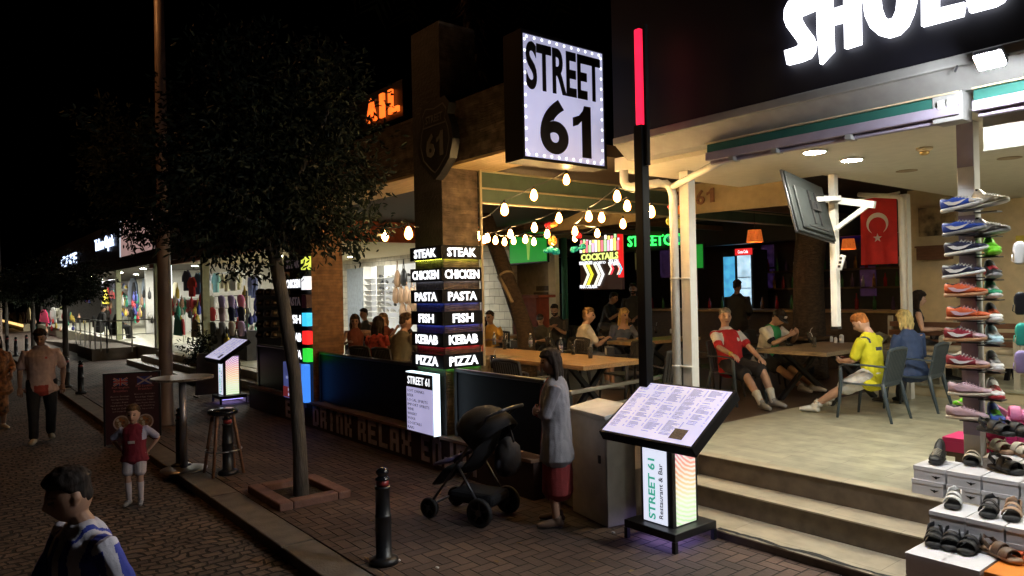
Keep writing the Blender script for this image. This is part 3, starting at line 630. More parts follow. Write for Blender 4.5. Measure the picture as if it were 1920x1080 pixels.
def person(label, loc, face, h=1.75, sit=None, lean=0., fat=1., fem=False, sk=0, group=None, hands=(None, None), feet=(None, None), curl=.5,
           palm=((0, 0, -1), (0, 0, -1)), top=None, bottom=None, shoes=None, hair=None, hd=(0, 0), hs=1., vox=.009, socks=None, elbow=None, cap=None, necklace=None, twist=0., lap=True, beard=None, roll=0., band=None):
    s = h/1.75
    hz = .93 if sit is None else sit/s+.085
    P = V((0, 0, hz)); RL = Euler((R_(roll), R_(lean), 0)).to_matrix(); RT = RL @ Euler((0, 0, R_(twist))).to_matrix()
    sw = .165 if fem else .188; hw = .095
    sp = lambda z, f=0: P+RL@V((f, 0, z))
    N = sp(.515, -.012); C = N+RL@V((.02, 0, .042))
    HR = RL @ Euler((0, R_(hd[1]), R_(hd[0]))).to_matrix() if lean == 0 else Euler((0, R_(hd[1]+lean*.35), R_(hd[0]))).to_matrix()
    HC = C+HR@V((.018, 0, .112*hs))
    mb = MB()
    k = fat
    TR = [(-.09, .135, .105), (-.02, .168 if fem else .160, .122), (.10, .138 if fem else .148, .105*k), (.18, .132 if fem else .150, .104*k), (.28, .148 if fem else .162, .118*(k*.5+.5)), (.38, .158 if fem else .175, .112), (.45, .14 if fem else .158, .088), (.495, .085, .068)]
    mb.loft([sp(z, .012 if .2 < z < .42 else 0) for z, a, b in TR], [(a*(.5+.5*k), b) for z, a, b in TR], 16)
    mb.loft([sp(.47, -.01), N, C, C+HR@V((.012, 0, .05))], [.068, .056, .053, .052], 12)
    arms = []; legs = []
    for i, sg in enumerate((-1, 1)):                    # right, left
        S = sp(.445)+RT@V((-.005, sg*sw, 0))
        t = hands[i]
        if t is None: t = S+V((.03, sg*.06, -.52)) if sit is None else V((.26, sg*.14, hz+.10))
        e = (elbow[i] if elbow and elbow[i] else (-.5, sg*.45, -.4))
        E, W = ik(S, V(t), .285, .255, e); arms.append((S, E, W))
        fm = .86 if fem else 1
        mb.loft([sp(.43)+RT@V((0, sg*(sw-.08), 0)), S+V((0, sg*.012, -.012)), S.lerp(E, .3), S.lerp(E, .7), E, E.lerp(W, .3), E.lerp(W, .75), W], [.052, .056*fm, .051*fm, .044*fm, .038*fm, .040*fm, .031*fm, .026*fm], 10)
        Hp = P+V((0, sg*hw, -.01)); f = feet[i]
        if f is None: f = V((.01, sg*.10, .085)) if sit is None else V((.47, sg*.13, .085))
        K, A = ik(Hp, V(f), .428, .412, (1, sg*.18, .25 if sit is not None else 0)); legs.append((Hp, K, A))
        mb.loft([Hp+V((-.0, 0, .02)), Hp.lerp(K, .3), Hp.lerp(K, .7), K, K.lerp(A, .28), K.lerp(A, .65), A], [.092, .086, .068, .055, .058, .045, .036], 12)
    mb2 = head_grid(HC, HR, hs, face_fn); mb.add(mb2.v, mb2.f)
    for sg in (-1, 1):
        mb.loft([HC+HR@V((-.012, sg*.074, .028))*hs, HC+HR@V((-.008, sg*.08, .0))*hs, HC+HR@V((.004, sg*.075, -.026))*hs], [(.008, .018), (.009, .021), (.006, .012)], 8)
    me = remesh(mb, vox, 2)
    # colour faces: skin, eyes, lips, brows
    skm = [skin(sk), 'eye', 'lip', 'brow']; mi = []
    ey = [HC+HR@V((.090, sg*.031, .010)) for sg in (-1, 1)]; mo = HC+HR@V((.098, 0, -.060)); br = [HC+HR@V((.096, sg*.032, .030)) for sg in (-1, 1)]
    HI = HR.transposed()
    for p in me.polygons:
        q = HI@(p.center-HC)/hs; m = 0
        if q.x > .05 and abs(q.z) < .12:
            if abs(abs(q.y)-.031) < .014 and abs(q.z-.008) < .0065: m = 1
            elif abs(q.y) < .024 and abs(q.z+.060) < .008: m = 2
            elif abs(abs(q.y)-.033) < .017 and abs(q.z-.031) < .0042: m = 3
        mi.append(m)
    for key in skm: me.materials.append(M[key])
    hm = MB()
    for i, sg in enumerate((-1, 1)):
        S, E, W = arms[i]; hand(hm, W, (W-E), palm[i], -sg, 1., curl)
    bm = bmesh.new(); bm.from_mesh(me)
    hme = hm.mesh('h', skm[0]); bm.from_mesh(hme)
    fl = [f for f in bm.faces]
    mi += [0]*(len(fl)-len(mi))
    for f, m in zip(fl, mi): f.material_index = m; f.smooth = True
    bm.to_mesh(me); bm.free(); me.transform(Matrix.Scale(s, 4))
    body = bpy.data.objects.new('person', me); sc.collection.objects.link(body)
    body.location = loc; body.rotation_euler = (0, 0, R_(face)); tag(body, label, 'person', group)
    def part(name, mesh, mats, fn=None):
        mesh.transform(Matrix.Scale(s, 4))
        for m in (mats if isinstance(mats, (list, tuple)) else [mats]): mesh.materials.append(M[m])
        if fn:
            mesh.polygons.foreach_set('material_index', [fn(p.center/s) for p in mesh.polygons])
        mesh.polygons.foreach_set('use_smooth', [True]*len(mesh.polygons)); mesh.name = name
        o = bpy.data.objects.new(name, mesh); sc.collection.objects.link(o); o.parent = body; return o
    cv = vox*1.15
    if top:
        tb = MB(); ex = top.get('loose', .016); bt = top.get('hem', -.12)
        rows = [(bt, (.190 if bt > -.2 else .205)*(.5+.5*k)+.006, .128 if bt > -.2 else .15)]+[(z, max(a, .186 if z < -.03 else 0)*(.5+.5*k), max(b, .128 if z < -.03 else 0)) for z, a, b in TR if z > bt+.06]
        if top.get('low'): rows = [r for r in rows if r[0] < .44]
        tb.loft([sp(z, .012 if .2 < z < .42 else 0) for z, a, b in rows], [(a+ex, b+ex) for z, a, b in rows], 18)
        sl = top.get('sleeve', .62); exs = min(ex, .019)
        for i, sg in enumerate((-1, 1)):
            if sl <= 0: continue
            S, E, W = arms[i]; x2 = exs*.8
            pts = [sp(.425)+RT@V((0, sg*(sw-.09), 0)), S+V((0, sg*.012, -.012))]; rr = [.052+x2, .057+x2]
            if sl <= 1: pts += [S.lerp(E, sl*.5), S.lerp(E, sl)]; rr += [.053+x2*.9, .052+x2]
            else:
                pts += [S.lerp(E, .6), E, E.lerp(W, .5*(sl-1)), E.lerp(W, sl-1)]; rr += [.048+x2, .042+x2, .040+x2, .033+x2]
            tb.loft(pts, rr, 12)
        tm = remesh(tb, cv, 2, top.get('wr', .009))
        fn = None
        if top.get('pat'):
            PI_ = RL.transposed()
            def fn(c, pat=top['pat']):
                q = PI_@(c-P); arm = 0
                for i, sg in enumerate((-1, 1)):
                    S, E, W = arms[i]
                    ds = ((c-S).cross(E-S)).length/(E-S).length; tt = (c-S).dot(E-S)/(E-S).length_squared
                    if (ds < .095 and tt > .10) or tt > .3 and (c-E).length < .12 and sl > 1: arm = sg*(1+max(0, tt))
                return pat(q, arm)
        part(top.get('name', 'shirt'), tm, top['mats'], fn)
    if bottom:
        bb = MB(); kd = bottom['kind']; ex = .018
        if kd == 'skirt':
            L = bottom.get('len', .5); bb.loft([sp(.12), P, P-V((0, 0, .12)), P-V((0, 0, L*.6)), P-V((0, 0, L))], [(.14, .105), (.17, .13), (.18, .14), (.19, .15), (.20, .155)], 18)
        else:
            bb.loft([sp(.09), sp(.02), sp(-.06), sp(-.11)], [(.158*(.5+.5*k), .118*k), (.178*(.5+.5*k), .138), (.175, .135), (.13, .10)], 18)
            for Hp, K, A in legs:
                if kd == 'shorts':
                    e = bottom.get('len', .8); bb.loft([Hp+V((0, 0, .02)), Hp.lerp(K, e*.5), Hp.lerp(K, e)], [.098+ex, .094+ex, .085+ex], 14)
                else: bb.loft([Hp+V((0, 0, .02)), Hp.lerp(K, .4), Hp.lerp(K, .8), K, K.lerp(A, .4), K.lerp(A, .96)], [.095+ex, .085+ex, .068+ex, .06+ex, .052+ex, .046+ex], 14)
        part('skirt' if kd == 'skirt' else 'shorts' if kd == 'shorts' else 'trousers', remesh(bb, cv, 2, .006), bottom['mats'], bottom.get('pat'))
    for i, sg in enumerate((-1, 1)):
        Hp, K, A = legs[i]
        fd = V((A-K).xy.to_3d()) if sit is not None else V((0, 0, 0)); fd = (V((1, sg*.18, 0))).normalized()
        bz = A-V((0, 0, .085)); 
        if socks: 
            sb_ = MB(); sb_.loft([A-V((0, 0, .03)), A.lerp(K, .25), A.lerp(K, socks[1])], [.042, .050, .062], 12); part('sock', sb_.mesh('sock', []), socks[0])
        if shoes:
            sh_ = MB(); sh_.loft([bz-fd*.055+V((0, 0, .04)), bz+V((0, 0, .05)), bz+fd*.07+V((0, 0, .045)), bz+fd*.13+V((0, 0, .036)), bz+fd*.185+V((0, 0, .030))], [(.033, .036), (.038, .046), (.043, .042), (.044, .034), (.030, .024)], 12, ref=(0, 1, 0))
            sh_.loft([bz+V((-.01, 0, .05)), bz+V((-.01, 0, .105))], [(.042, .046), (.042, .046)], 12)
            sm = remesh(sh_, .008, 1); part('shoe', sm, [shoes, 'sole'] , lambda c, z=bz.z: 1 if c.z < z+.022 else 0)
    if band:
        S, E, W = arms[band[0]]; dv = (W-E).normalized(); wb_ = MB(); wb_.loft([W-dv*.022, W-dv*.004], [.031, .030], 14, caps=False); part('wristband', wb_.mesh('w', []), band[1])
    if hair:
        st, hk = hair[0], hair[1]; ln = st in ('long', 'bob', 'medium')
        vol = hair[2] if len(hair) > 2 else .014
        top_z = .42 if ln else .54
        def hfn(a, b, z):
            v = face_fn(a, b, z) if a < .3 else V((.098*a, .076*b, .12*z))
            hl = top_z-(.62 if ln else .60)*max(0, min(1, (.42-a)/.5))-(.28*max(0, min(1, (-.1-a)/.5)))
            if ln: hl -= .35*max(0, min(1, (.35-a)/.3))
            on = max(0, min(1, (z-hl)/.12+.3))
            nn = mnoise.noise(V((a*5, b*5, z*3)))*.006+mnoise.noise(V((a*17, b*17, z*4)))*.004
            q = V((a/.098, b/.076, z/.12)).normalized()
            side = 1 if ln else max(.18, min(1, (z-.05)/.5)) if st == 'short' else max(.15, min(1, (z-.15)/.45))
            return v+q*(((vol+(.010 if z > .5 else 0))*side+nn*(.4+.6*side))*on-.012*(1-on))
        hb = head_grid(HC, HR, hs, hfn, 44, 34)
        if ln:
            back = {'long': .36, 'medium': .24, 'bob': .15}[st]
            for sg in (-1, -.5, 0, .5, 1):
                x0 = -.075+.05*abs(sg); p0 = HC+HR@V((x0, sg*.066, .02)); 
                tip = p0+V((-.02-.02*(1-abs(sg)), sg*.02, -back)) if not lean or lean < 20 else p0+V((.02, 0, -back))
                hb.loft([p0+HR@V((.01, 0, .05)), p0, p0.lerp(tip, .5)+V((-.012, sg*.01, 0)), tip], [(.030, .022), (.036, .028), (.034, .024), (.018, .012)], 10)
        part('hair', remesh(hb, .007, 2, .004, 26), hk)
    if beard:
        def bfn(a, b, z):
            v = face_fn(a, b, z); on = 1 if (z < -.28-.3*max(0, .35-a) and a > -.1) and not (abs(b) < .3 and -.62 < z < -.4 and a > .5) else 0
            return v+V((a, b, z*.6))*(.007 if on else -.008)
        part('beard', head_grid(HC, HR, 1, bfn, 40, 32).mesh('b', []), beard)
    if cap:
        def cfn(a, b, z): 
            on = z > .22
            return V((.112*a, .09*b, .128*z+.006)) if on else V((.09*a, .068*b, .128*.2))
        cbm = head_grid(HC, HR, 1, cfn, 30, 24)
        n = 10; vs = []
        for j in range(n+1):
            g = -1.15+2.3*j/n; vs += [HC+HR@V((.085*math.cos(g)+.015, .086*math.sin(g), .038)), HC+HR@V((.085*math.cos(g)+.015+.085*math.cos(g*1.1), .082*math.sin(g), .022))]
        o_ = len(cbm.v); vs2 = vs+[v-HR@V((0, 0, .006)) for v in vs]; m_ = len(vs); fs = []
        for j in range(n): fs += [(2*j, 2*j+1, 2*j+3, 2*j+2), (m_+2*j+2, m_+2*j+3, m_+2*j+1, m_+2*j), (2*j+1, m_+2*j+1, m_+2*j+3, 2*j+3)]
        cbm.add(vs2, fs); part('cap', cbm.mesh('c', []), cap)
        if len(cap) > 3 and cap.endswith('logo'): 
            lb = MB(); lb.box(HC+HR@V((.105, 0, .075)), (.012, .05, .042), HR); part('cap_badge', lb.mesh('b', []), 'paper')
    J = dict(N=N*s, HC=HC*s, HR=HR, arms=arms, P=P*s)
    return body, J
M['eye'] = mat('dark eye', (.05, .035, .03), .2, var=.05); M['lip'] = mat('lip', (.34, .13, .11), .45); M['brow'] = mat('brow hair', (.10, .065, .04), .7); M['sole'] = mat('shoe sole', (.55, .54, .52), .7)
# ------------------------------------------------------------------ lit signs of the restaurant
M['wblack'] = mat('word sign black', (.004, .004, .005), .55, spec=.15)
XF = (1, 0, 0); YF = (0, 1, 0); ZF = (0, 0, 1)
def one(mb, o, ux, uy, w, h, depth=.004, lift=.002):
    o, ux, uy = V(o), V(ux).normalized(), V(uy).normalized(); nn = ux.cross(uy)
    pts = [(.50, 0), (1, 0), (1, 1), (.64, 1), (.56, .90), (.36, .80), (.02, .74), (.02, .57), (.28, .61), (.50, .70)]
    return mb.prism([(a*w, b*h) for a, b in pts], o+nn*lift, ux, uy, depth)
# STREET 61 projecting box sign
bx = thing('box_sign', 'big square white lightbox sign reading STREET 61 in black', 'sign', (-5.7, 5.2, 3.5))
SX, SY0, SY1, SZ0, SZ1 = -5.58, 4.66, 5.80, 3.46, 4.70
hb = MB(); hb.bb(SX-.28, SX-.03, SY0-.03, SY1+.03, SZ0-.035, SZ1+.035)
hb.bb(SX-.03, SX+.012, SY0-.03, SY0-.004, SZ0-.035, SZ1+.035).bb(SX-.03, SX+.012, SY1+.004, SY1+.03, SZ0-.035, SZ1+.035).bb(SX-.03, SX+.012, SY0-.004, SY1+.004, SZ0-.035, SZ0-.004).bb(SX-.03, SX+.012, SY0-.004, SY1+.004, SZ1+.004, SZ1+.035)
hb.build('housing', 'wblack', bx)
MB().bb(SX-.028, SX, SY0, SY1, SZ0, SZ1).build('lit_face', emit('street sign face', (.66, .67, .98), .62, .22, 1.6), bx)
ld = MB()
n = 11
for i in range(n):
    t = (i+.5)/n
    for y, z in ((SY0+.025, SZ0+t*(SZ1-SZ0)), (SY1-.025, SZ0+t*(SZ1-SZ0)), (SY0+t*(SY1-SY0), SZ1-.025), (SY0+t*(SY1-SY0), SZ0+.025)):
        ld.ball((SX+.001, y, z), (.004, .016, .016), 8, 4)
ld.build('led_border', emit('led dot', (.9, .95, 1), 2.4), bx)
tx = MB(); W_ = SY1-SY0
addtext(tx, 'STREET', (SX, SY0+.035, SZ0+.685), YF, ZF, W_-.075, .49, .030, .004, res=6, lift=.002)
addtext(tx, '6', (SX, SY0+.21, SZ0+.055), YF, ZF, W_*.345, .575, .036, .004, res=8, lift=.002); one(tx, (SX, SY0+.21+W_*.40, SZ0+.06), YF, ZF, W_*.24, .56)
tx.build('lettering', 'black', bx)
MB().bar((SX-.15, 4.95, SZ1), (SX-.15, 4.95, SZ1+.05), .05).bar((SX-.15, 4.96, 4.33), (SX-.15, 4.96, 4.36), .05).build('bracket', 'dsteel', bx)

# black post with red light tube
bp = thing('light_post', 'tall black post with glowing red light tube at its top', 'post', (-4.35, 5.0, 0))
MB().bb(-4.397, -4.303, 4.953, 5.047, 0, 3.57).build('post', 'wblack', bp, bevel=.006)
MB().bb(-4.382, -4.318, 4.968, 5.032, 3.573, 4.44).build('red_tube', 'redtube', bp, bevel=.012)
MB().bb(-4.29, -4.262, 4.98, 5.02, 3.2, 4.46).build('spine', 'black', bp)

# six word boxes wrapped round the menu pillar
WORDS = [(w, at(866, py, X=PX1+.03).z, hh, c) for w, py, hh, c in (('STEAK', 473, .165, (.55, .60, .05)), ('CHICKEN', 514, .165, (.1, .1, .12)), ('PASTA', 555, .165, (.03, .05, .30)), ('FISH', 596, .165, (.04, .06, .45)), ('KEBAB', 636, .17, (.45, .01, .02)), ('PIZZA', 676, .17, (.03, .30, .02)))]
for w, z, hh, c in WORDS:
    t = thing('word_sign', 'black %s light sign wrapped round the corner of the menu pillar' % w, 'sign', (PX1, PY0, z), 0, 'food word signs on the menu pillar')
    MB().bb(PX0-.05, PX1+.035, PY0-.05, PY0-.026, z-hh/2, z+hh/2).bb(PX1+.018, PX1+.035, PY0-.0255, PY1+.01, z-hh/2, z+hh/2).build('housing', 'wblack', t, bevel=.004)
    l = MB(); ww = {'FISH': .34, 'CHICKEN': .60}.get(w, .50)
    addtext(l, w, ((PX0+PX1)/2-ww/2-.005, PY0-.05, z-hh*.33), XF, ZF, ww, hh*.66, .035, .006)
    l.build('lettering', 'signw', t); l = MB()
    wr = {'FISH': .30, 'CHICKEN': .50}.get(w, .42)
    addtext(l, w, (PX1+.035, PY0+.24-wr/2, z-hh*.33), YF, ZF, wr, hh*.66, .035, .006)
    l.build('lettering', 'signw', t)
    gl = MB(); gl.bb(PX0+.02, PX1-.02, PY0-.022, PY0-.006, z-hh/2+.001, z-hh/2+.016).bb(PX1+.004, PX1+.016, PY0+.02, PY1-.02, z-hh/2+.001, z-hh/2+.016); gl.build('glow_strip', emit('strip '+w, c, 30.), t)
# drinks list light box
dl = thing('drinks_lightbox', 'glowing lilac drinks list lightbox headed STREET 61 standing on the low wall', 'sign', (-7.5, 4.6, .41))
x0, x1, z0, z1 = -7.83, -7.22, .415, 1.13
MB().bb(x0, x1, 4.555, 4.64, z0, z1).build('housing', 'black', dl)
MB().bb(x0+.01, x1-.015, 4.545, 4.554, z0+.01, z1-.175).build('lit_face', 'lbface', dl)
MB().bb(x0-.005, x1, 4.55, 4.64, z1+.001, z1+.012).bb(x1+.001, x1+.011, 4.55, 4.64, z0, z1+.012).build('glowing_edge', 'lbedge', dl)
MB().bb(x0+.005, x1-.005, 4.543, 4.554, z1-.17, z1-.005).build('header', 'black', dl)
l = MB(); addtext(l, 'STREET 61', (x0+.05, 4.543, z1-.135), XF, ZF, .50, .095, .01, .002); l.build('header_lettering', 'signw', dl)
l = MB()
for i, s_ in enumerate(('SOFT DRINKS', 'BEER', 'LOCAL SPIRITS', 'IMPORT SPIRITS', 'WINE', 'WHISKY', 'VODKA', 'COCKTAILS', 'RAKI')):
    addtext(l, s_, (x0+.03, 4.545, z1-.235-i*.056), XF, ZF, .036*len(s_), .034, .0, .001, res=1, lift=.001)
l.build('list_lettering', 'black', dl)
# left pillar signs: coloured ends
QX0, QX1 = -11.9, -11.0
for w, z, c, on in (('STEAK', 2.62, (.7, .8, .1), 0), ('CHICKEN', 2.30, (.95, .97, 1), 1), ('PASTA', 2.01, (.05, .01, .02), 0), ('FISH', 1.72, (.05, .62, 1), 1), ('KEBAB', 1.43, (1, .02, .02), 1), ('PIZZA', 1.15, (.03, .7, .05), 1)):
    t = thing('word_sign', '%s %s light sign with %s end on the brown plank pillar' % ('unlit' if w == 'PASTA' else 'black', w, {'STEAK': 'yellow', 'CHICKEN': 'white', 'PASTA': 'dark', 'FISH': 'cyan', 'KEBAB': 'red', 'PIZZA': 'green'}[w]), 'sign', (QX1, 4.7, z), 0, 'food word signs on the brown plank pillar')
    MB().bb(QX0, QX1-.16, 4.6, 4.697, z-.115, z+.115).build('housing', 'wblack', t, bevel=.004)
    MB().bb(QX1-.158, QX1+.01, 4.598, 4.697, z-.105, z+.105).build('coloured_end', emit('end '+w, c, 1.1 if w != 'PASTA' else .12), t)
    l = MB(); addtext(l, w, (QX0+.12, 4.6, z-.07), XF, ZF, .58, .14, .03, .006); l.build('lettering', 'signw' if on else 'signoff', t)
kl = thing('kids_menu_lightbox', 'blue glowing menu lightbox with bright blue edge below the PIZZA sign', 'sign', (-11.4, 4.6, .41))
MB().bb(QX0, QX1-.13, 4.56, 4.65, .415, 1.0).build('lit_face', emit('blue menu face', (.16, .20, .62), .30, .25, 5), kl)
MB().bb(QX1-.128, QX1, 4.555, 4.65, .405, 1.005).build('glowing_edge', emit('blue edge', (.06, .28, 1), 1.0), kl)
MB().bb(QX0, QX1-.13, 4.552, 4.559, .43, .60).build('red_panel', emit('dull red panel', (.45, .05, .06), .25), kl)
l = MB(); addtext(l, 'KIDS', (QX0+.22, 4.552, .53), XF, ZF, .42, .055, .01, .001); addtext(l, 'MENU', (QX0+.22, 4.552, .45), XF, ZF, .42, .055, .01, .001); addtext(l, 'PUB', (QX0+.28, 4.56, .66), XF, ZF, .34, .05, .01, .001); addtext(l, 'BREAKFAST', (QX0+.12, 4.56, .73), XF, ZF, .6, .045, .0, .001)
l.build('lettering', emit('pale menu letters', (.6, .65, .9), .5), kl)
# route shield sign
shd = thing('shield_sign', 'dark route shield sign reading STREET 61 hung on the pillar head', 'sign', (-7.5, 4.5, 3.6))
def shield(w, h):
    pts = [(-.30, 1), (0, .93), (.30, 1), (.42, .80), (.36, .55), (.46, .25), (.5, -.1), (.40, -.55), (.12, -.9), (0, -1)]
    L = [(-a, b) for a, b in pts[::-1]][:-1]
    return [(a*w, b*h/2) for a, b in pts[2:]]+[(-a*w, b*h/2) for a, b in pts[::-1][1:-2]]+[(-.30*w, h/2), (0, .93*h/2)]
c = at(800, 262, Y=4.45)
sm = MB(); sm.prism(shield(.74, .92), (c.x+.06, 4.62, c.z), XF, ZF, .10); sm.build('shield', mat('dark shield', (.008, .009, .01), .45), shd)
M['shieldline'] = mat('shield outline', (.12, .11, .105), .5)
ol = MB(); A_ = shield(.62, .78); B_ = shield(.585, .745)
for i in range(len(A_)):
    j = (i+1) % len(A_); ol.add([(c.x+.06+p[0], 4.517, c.z+p[1]) for p in (A_[i], A_[j], B_[j], B_[i])], [(0, 1, 2, 3), (3, 2, 1, 0)])
ol.bb(c.x+.06-.24, c.x+.06+.24, 4.512, 4.517, c.z+.155, c.z+.17); ol.build('outline', 'shieldline', shd)
l = MB(); addtext(l, 'STREET', (c.x-.12, 4.519, c.z+.20), XF, ZF, .36, .09, .01, .004); addtext(l, '6', (c.x-.12, 4.519, c.z-.20), XF, ZF, .19, .28, .03, .004); one(l, (c.x+.10, 4.519, c.z-.20), XF, ZF, .14, .28); l.build('lettering', 'shieldline', shd)
MB().bb(c.x-.0, c.x+.1, 4.625, 4.70, c.z-.05, c.z+.05).build('bracket', 'dsteel', shd)
# red roof letters
il = thing('roof_sign', 'orange red AIL letters of a roof sign half hidden by the tree', 'sign', (-9.6, 5.5, 4.6))
p0 = at(752, 205, Y=5.5); hL = at(745, 165, Y=5.5).z-at(748, 210, Y=5.5).z
l = MB(); xL = at(732, 200, Y=5.5).x; xR = at(750, 200, Y=5.5).x; wL = xR-xL
zb = at(738, 213, Y=5.5).z
for s_, x_, w_ in (('L', xL, wL), ('I', xL-wL*.95, wL*.42), ('A', xL-wL*2.5, wL*1.1)): addtext(l, s_, (x_, 5.5, zb), XF, ZF, w_, hL, .04, .04)
l.build('lettering', 'orangeletter', il)
MB().bb(xL-2.6, xR+.06, 5.512, 5.6, zb-.08, zb+hL+.1).build('board', 'black', il)
b = MB()
for x_ in (xL-2.2, xL-.2): b.bar((x_, 5.56, 4.3), (x_, 5.56, zb-.08), .05)
b.build('stand', 'dsteel', il)
MB().bb(-10.2, -7.9, 5.9, 6.0, 3.8, 4.75).build('parapet', 'grey', rb)
MB().bb(-5.45, -5.2, 6.8, 7.1, 3.81, 4.9).build('chimney', 'grey', rb)
# cocktail lightbox, neon and screens at the bar
ck = thing('cocktail_lightbox', 'bright cocktail menu lightbox with glasses and chevrons behind the bar', 'sign', (-12, 13, 2.1))
def Q(px, py, Y=13.): return at(px, py, Y=Y)
a, b = Q(1086, 446), Q(1166, 542)
MB().bb(a.x, b.x, 13.02, 13.1, b.z, a.z).build('board', emit('cocktail board', (.05, .02, .012), .35), ck)
MB().bb(b.x-.1, b.x+.06, 12.99, 13.018, Q(1166, 520).z, a.z).build('red_edge', emit('red board edge', (1, .02, .02), .9), ck)
m = MB(); rnd = random.Random(3); cols = [emit('ck%d' % i, c_, 1.5) for i, c_ in enumerate(((1, 1, .9), (1, .85, .2), (1, .2, .25), (.5, 1, .4), (1, .5, .7)))]
zt = Q(1125, 470).z; zb_ = Q(1125, 473).z
for i in range(13):
    x_ = a.x+.06+(b.x-a.x-.15)*i/12; hh = rnd.uniform(.18, .34); m.bb(x_-.035, x_+.035, 12.985, 13.0, zb_+.02, zb_+.02+hh, i % 5); m.bb(x_-.01, x_+.05, 12.985, 13.0, zb_+.03+hh, zb_+.09+hh+rnd.uniform(0, .05), (i+2) % 5)
m.build('glasses', cols, ck)
l = MB(); p = Q(1090, 488); addtext(l, 'COCKTAILS', (p.x, 13.0, p.z-.02), (1, 0, .0), ZF, Q(1160, 488).x-p.x, .17, .03, .01); l.build('heading', emit('yellow heading', (.85, 1, .25), 1.4), ck)
l = MB()
for s_, u, v, w_ in (('PISCO CHILCANO', 1087, 497, 24), ('MOJITO', 1114, 497, 22), ('SEX ON', 1142, 493, 18), ('THE BEACH', 1141, 498, 21), ('PINA COLADA', 1088, 541, 32)):
    p = Q(u, v); addtext(l, s_, (p.x, 13.0, p.z), XF, ZF, Q(u+w_, v).x-p.x, .085, .01, .01)
l.build('cocktail_names', 'signw', ck)
m = MB()
for j, (u, v, sc_, k_) in enumerate(((1100, 515, 1., 0), (1120, 515, 1., 1), (1146, 504, .5, 2), (1162, 504, .5, 3))):
    p = Q(u, v)
    for q_ in range(2):
        dx = q_*.13*sc_
        for sg in (1, -1): m.prism([(dx-.09*sc_, sg*.28*sc_), (dx+.0, sg*.28*sc_), (dx+.17*sc_, 0), (dx+.08*sc_, 0)][::sg], (p.x-.05, 13.0, p.z), XF, ZF, .01+.002*q_, k_ if q_ else 4)
m.build('chevrons', [emit('chev%d' % i, c_, 1.3) for i, c_ in enumerate(((.95, .85, .05), (.9, .9, .9), (1, .05, .08), (.1, .8, 1), (.9, .85, .7)))], ck)
ne = thing('neon_sign', 'green neon lettering reading STREETCH above the bar', 'sign', (-10.5, 13.2, 3.2))
l = MB(); p = Q(1178, 463, 13.3); addtext(l, 'STREETCH', (p.x, 13.3, p.z), (1, 0, -.03), ZF, Q(1275, 463, 13.3).x-p.x, .26, .015, .02); l.build('lettering', emit('green neon', (.04, 1, .12), 2.6), ne)
MB().bb(-16, -4.6, 13.35, 13.5, 3.0, 3.65).build('bar_fascia', 'black', rb)
def screen(px0, py0, px1, py1, Y, label, figure):
    a, b = at(px0, py0, Y=Y), at(px1, py1, Y=Y); t = thing('television', label, 'television', (a.x, Y, b.z))
    MB().bb(a.x-.03, b.x+.03, Y+.012, Y+.06, b.z-.03, a.z+.03).build('casing', 'black', t)
    MB().bb(a.x, b.x, Y, Y+.011, b.z, a.z).build('screen', emit('green pitch screen', (.03, .55, .06), .36, .1), t)
    if figure:
        f = MB(); cx, cz = a.x+(b.x-a.x)*.52, (a.z+b.z)/2; f.loft([(cx, Y-.004, cz-.30), (cx+.01, Y-.004, cz), (cx, Y-.004, cz+.20), (cx, Y-.004, cz+.27)], [(.03, .004), (.06, .004), (.10, .004), (.035, .004)], 8, ref=(1, 0, 0)); f.build('player_picture', emit('player picture', (.42, .75, .12), .5), t)
screen(955, 440, 1025, 489, 11.0, 'green football screen hanging behind the string lights', True)
screen(1300, 459, 1318, 502, 13.0, 'small green screen in the dark behind the white column', False)

# posters, painted with a faint glow of their own, and glass rack behind the bar
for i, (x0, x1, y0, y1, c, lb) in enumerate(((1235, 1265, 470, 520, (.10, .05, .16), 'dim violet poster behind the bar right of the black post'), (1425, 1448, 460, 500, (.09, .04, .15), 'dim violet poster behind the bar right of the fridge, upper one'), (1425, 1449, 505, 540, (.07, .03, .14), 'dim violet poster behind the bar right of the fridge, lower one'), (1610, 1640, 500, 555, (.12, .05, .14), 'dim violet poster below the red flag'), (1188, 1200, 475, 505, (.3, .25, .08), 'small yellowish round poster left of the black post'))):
    a, b = at(x0, y0, Y=15.5), at(x1, y1, Y=15.5); o = MB().bb(a.x, b.x, 15.55, 15.59, b.z, a.z).build('poster', emit('poster %d' % i, c, .13, .8, 9), None); tag(o, lb, 'poster')
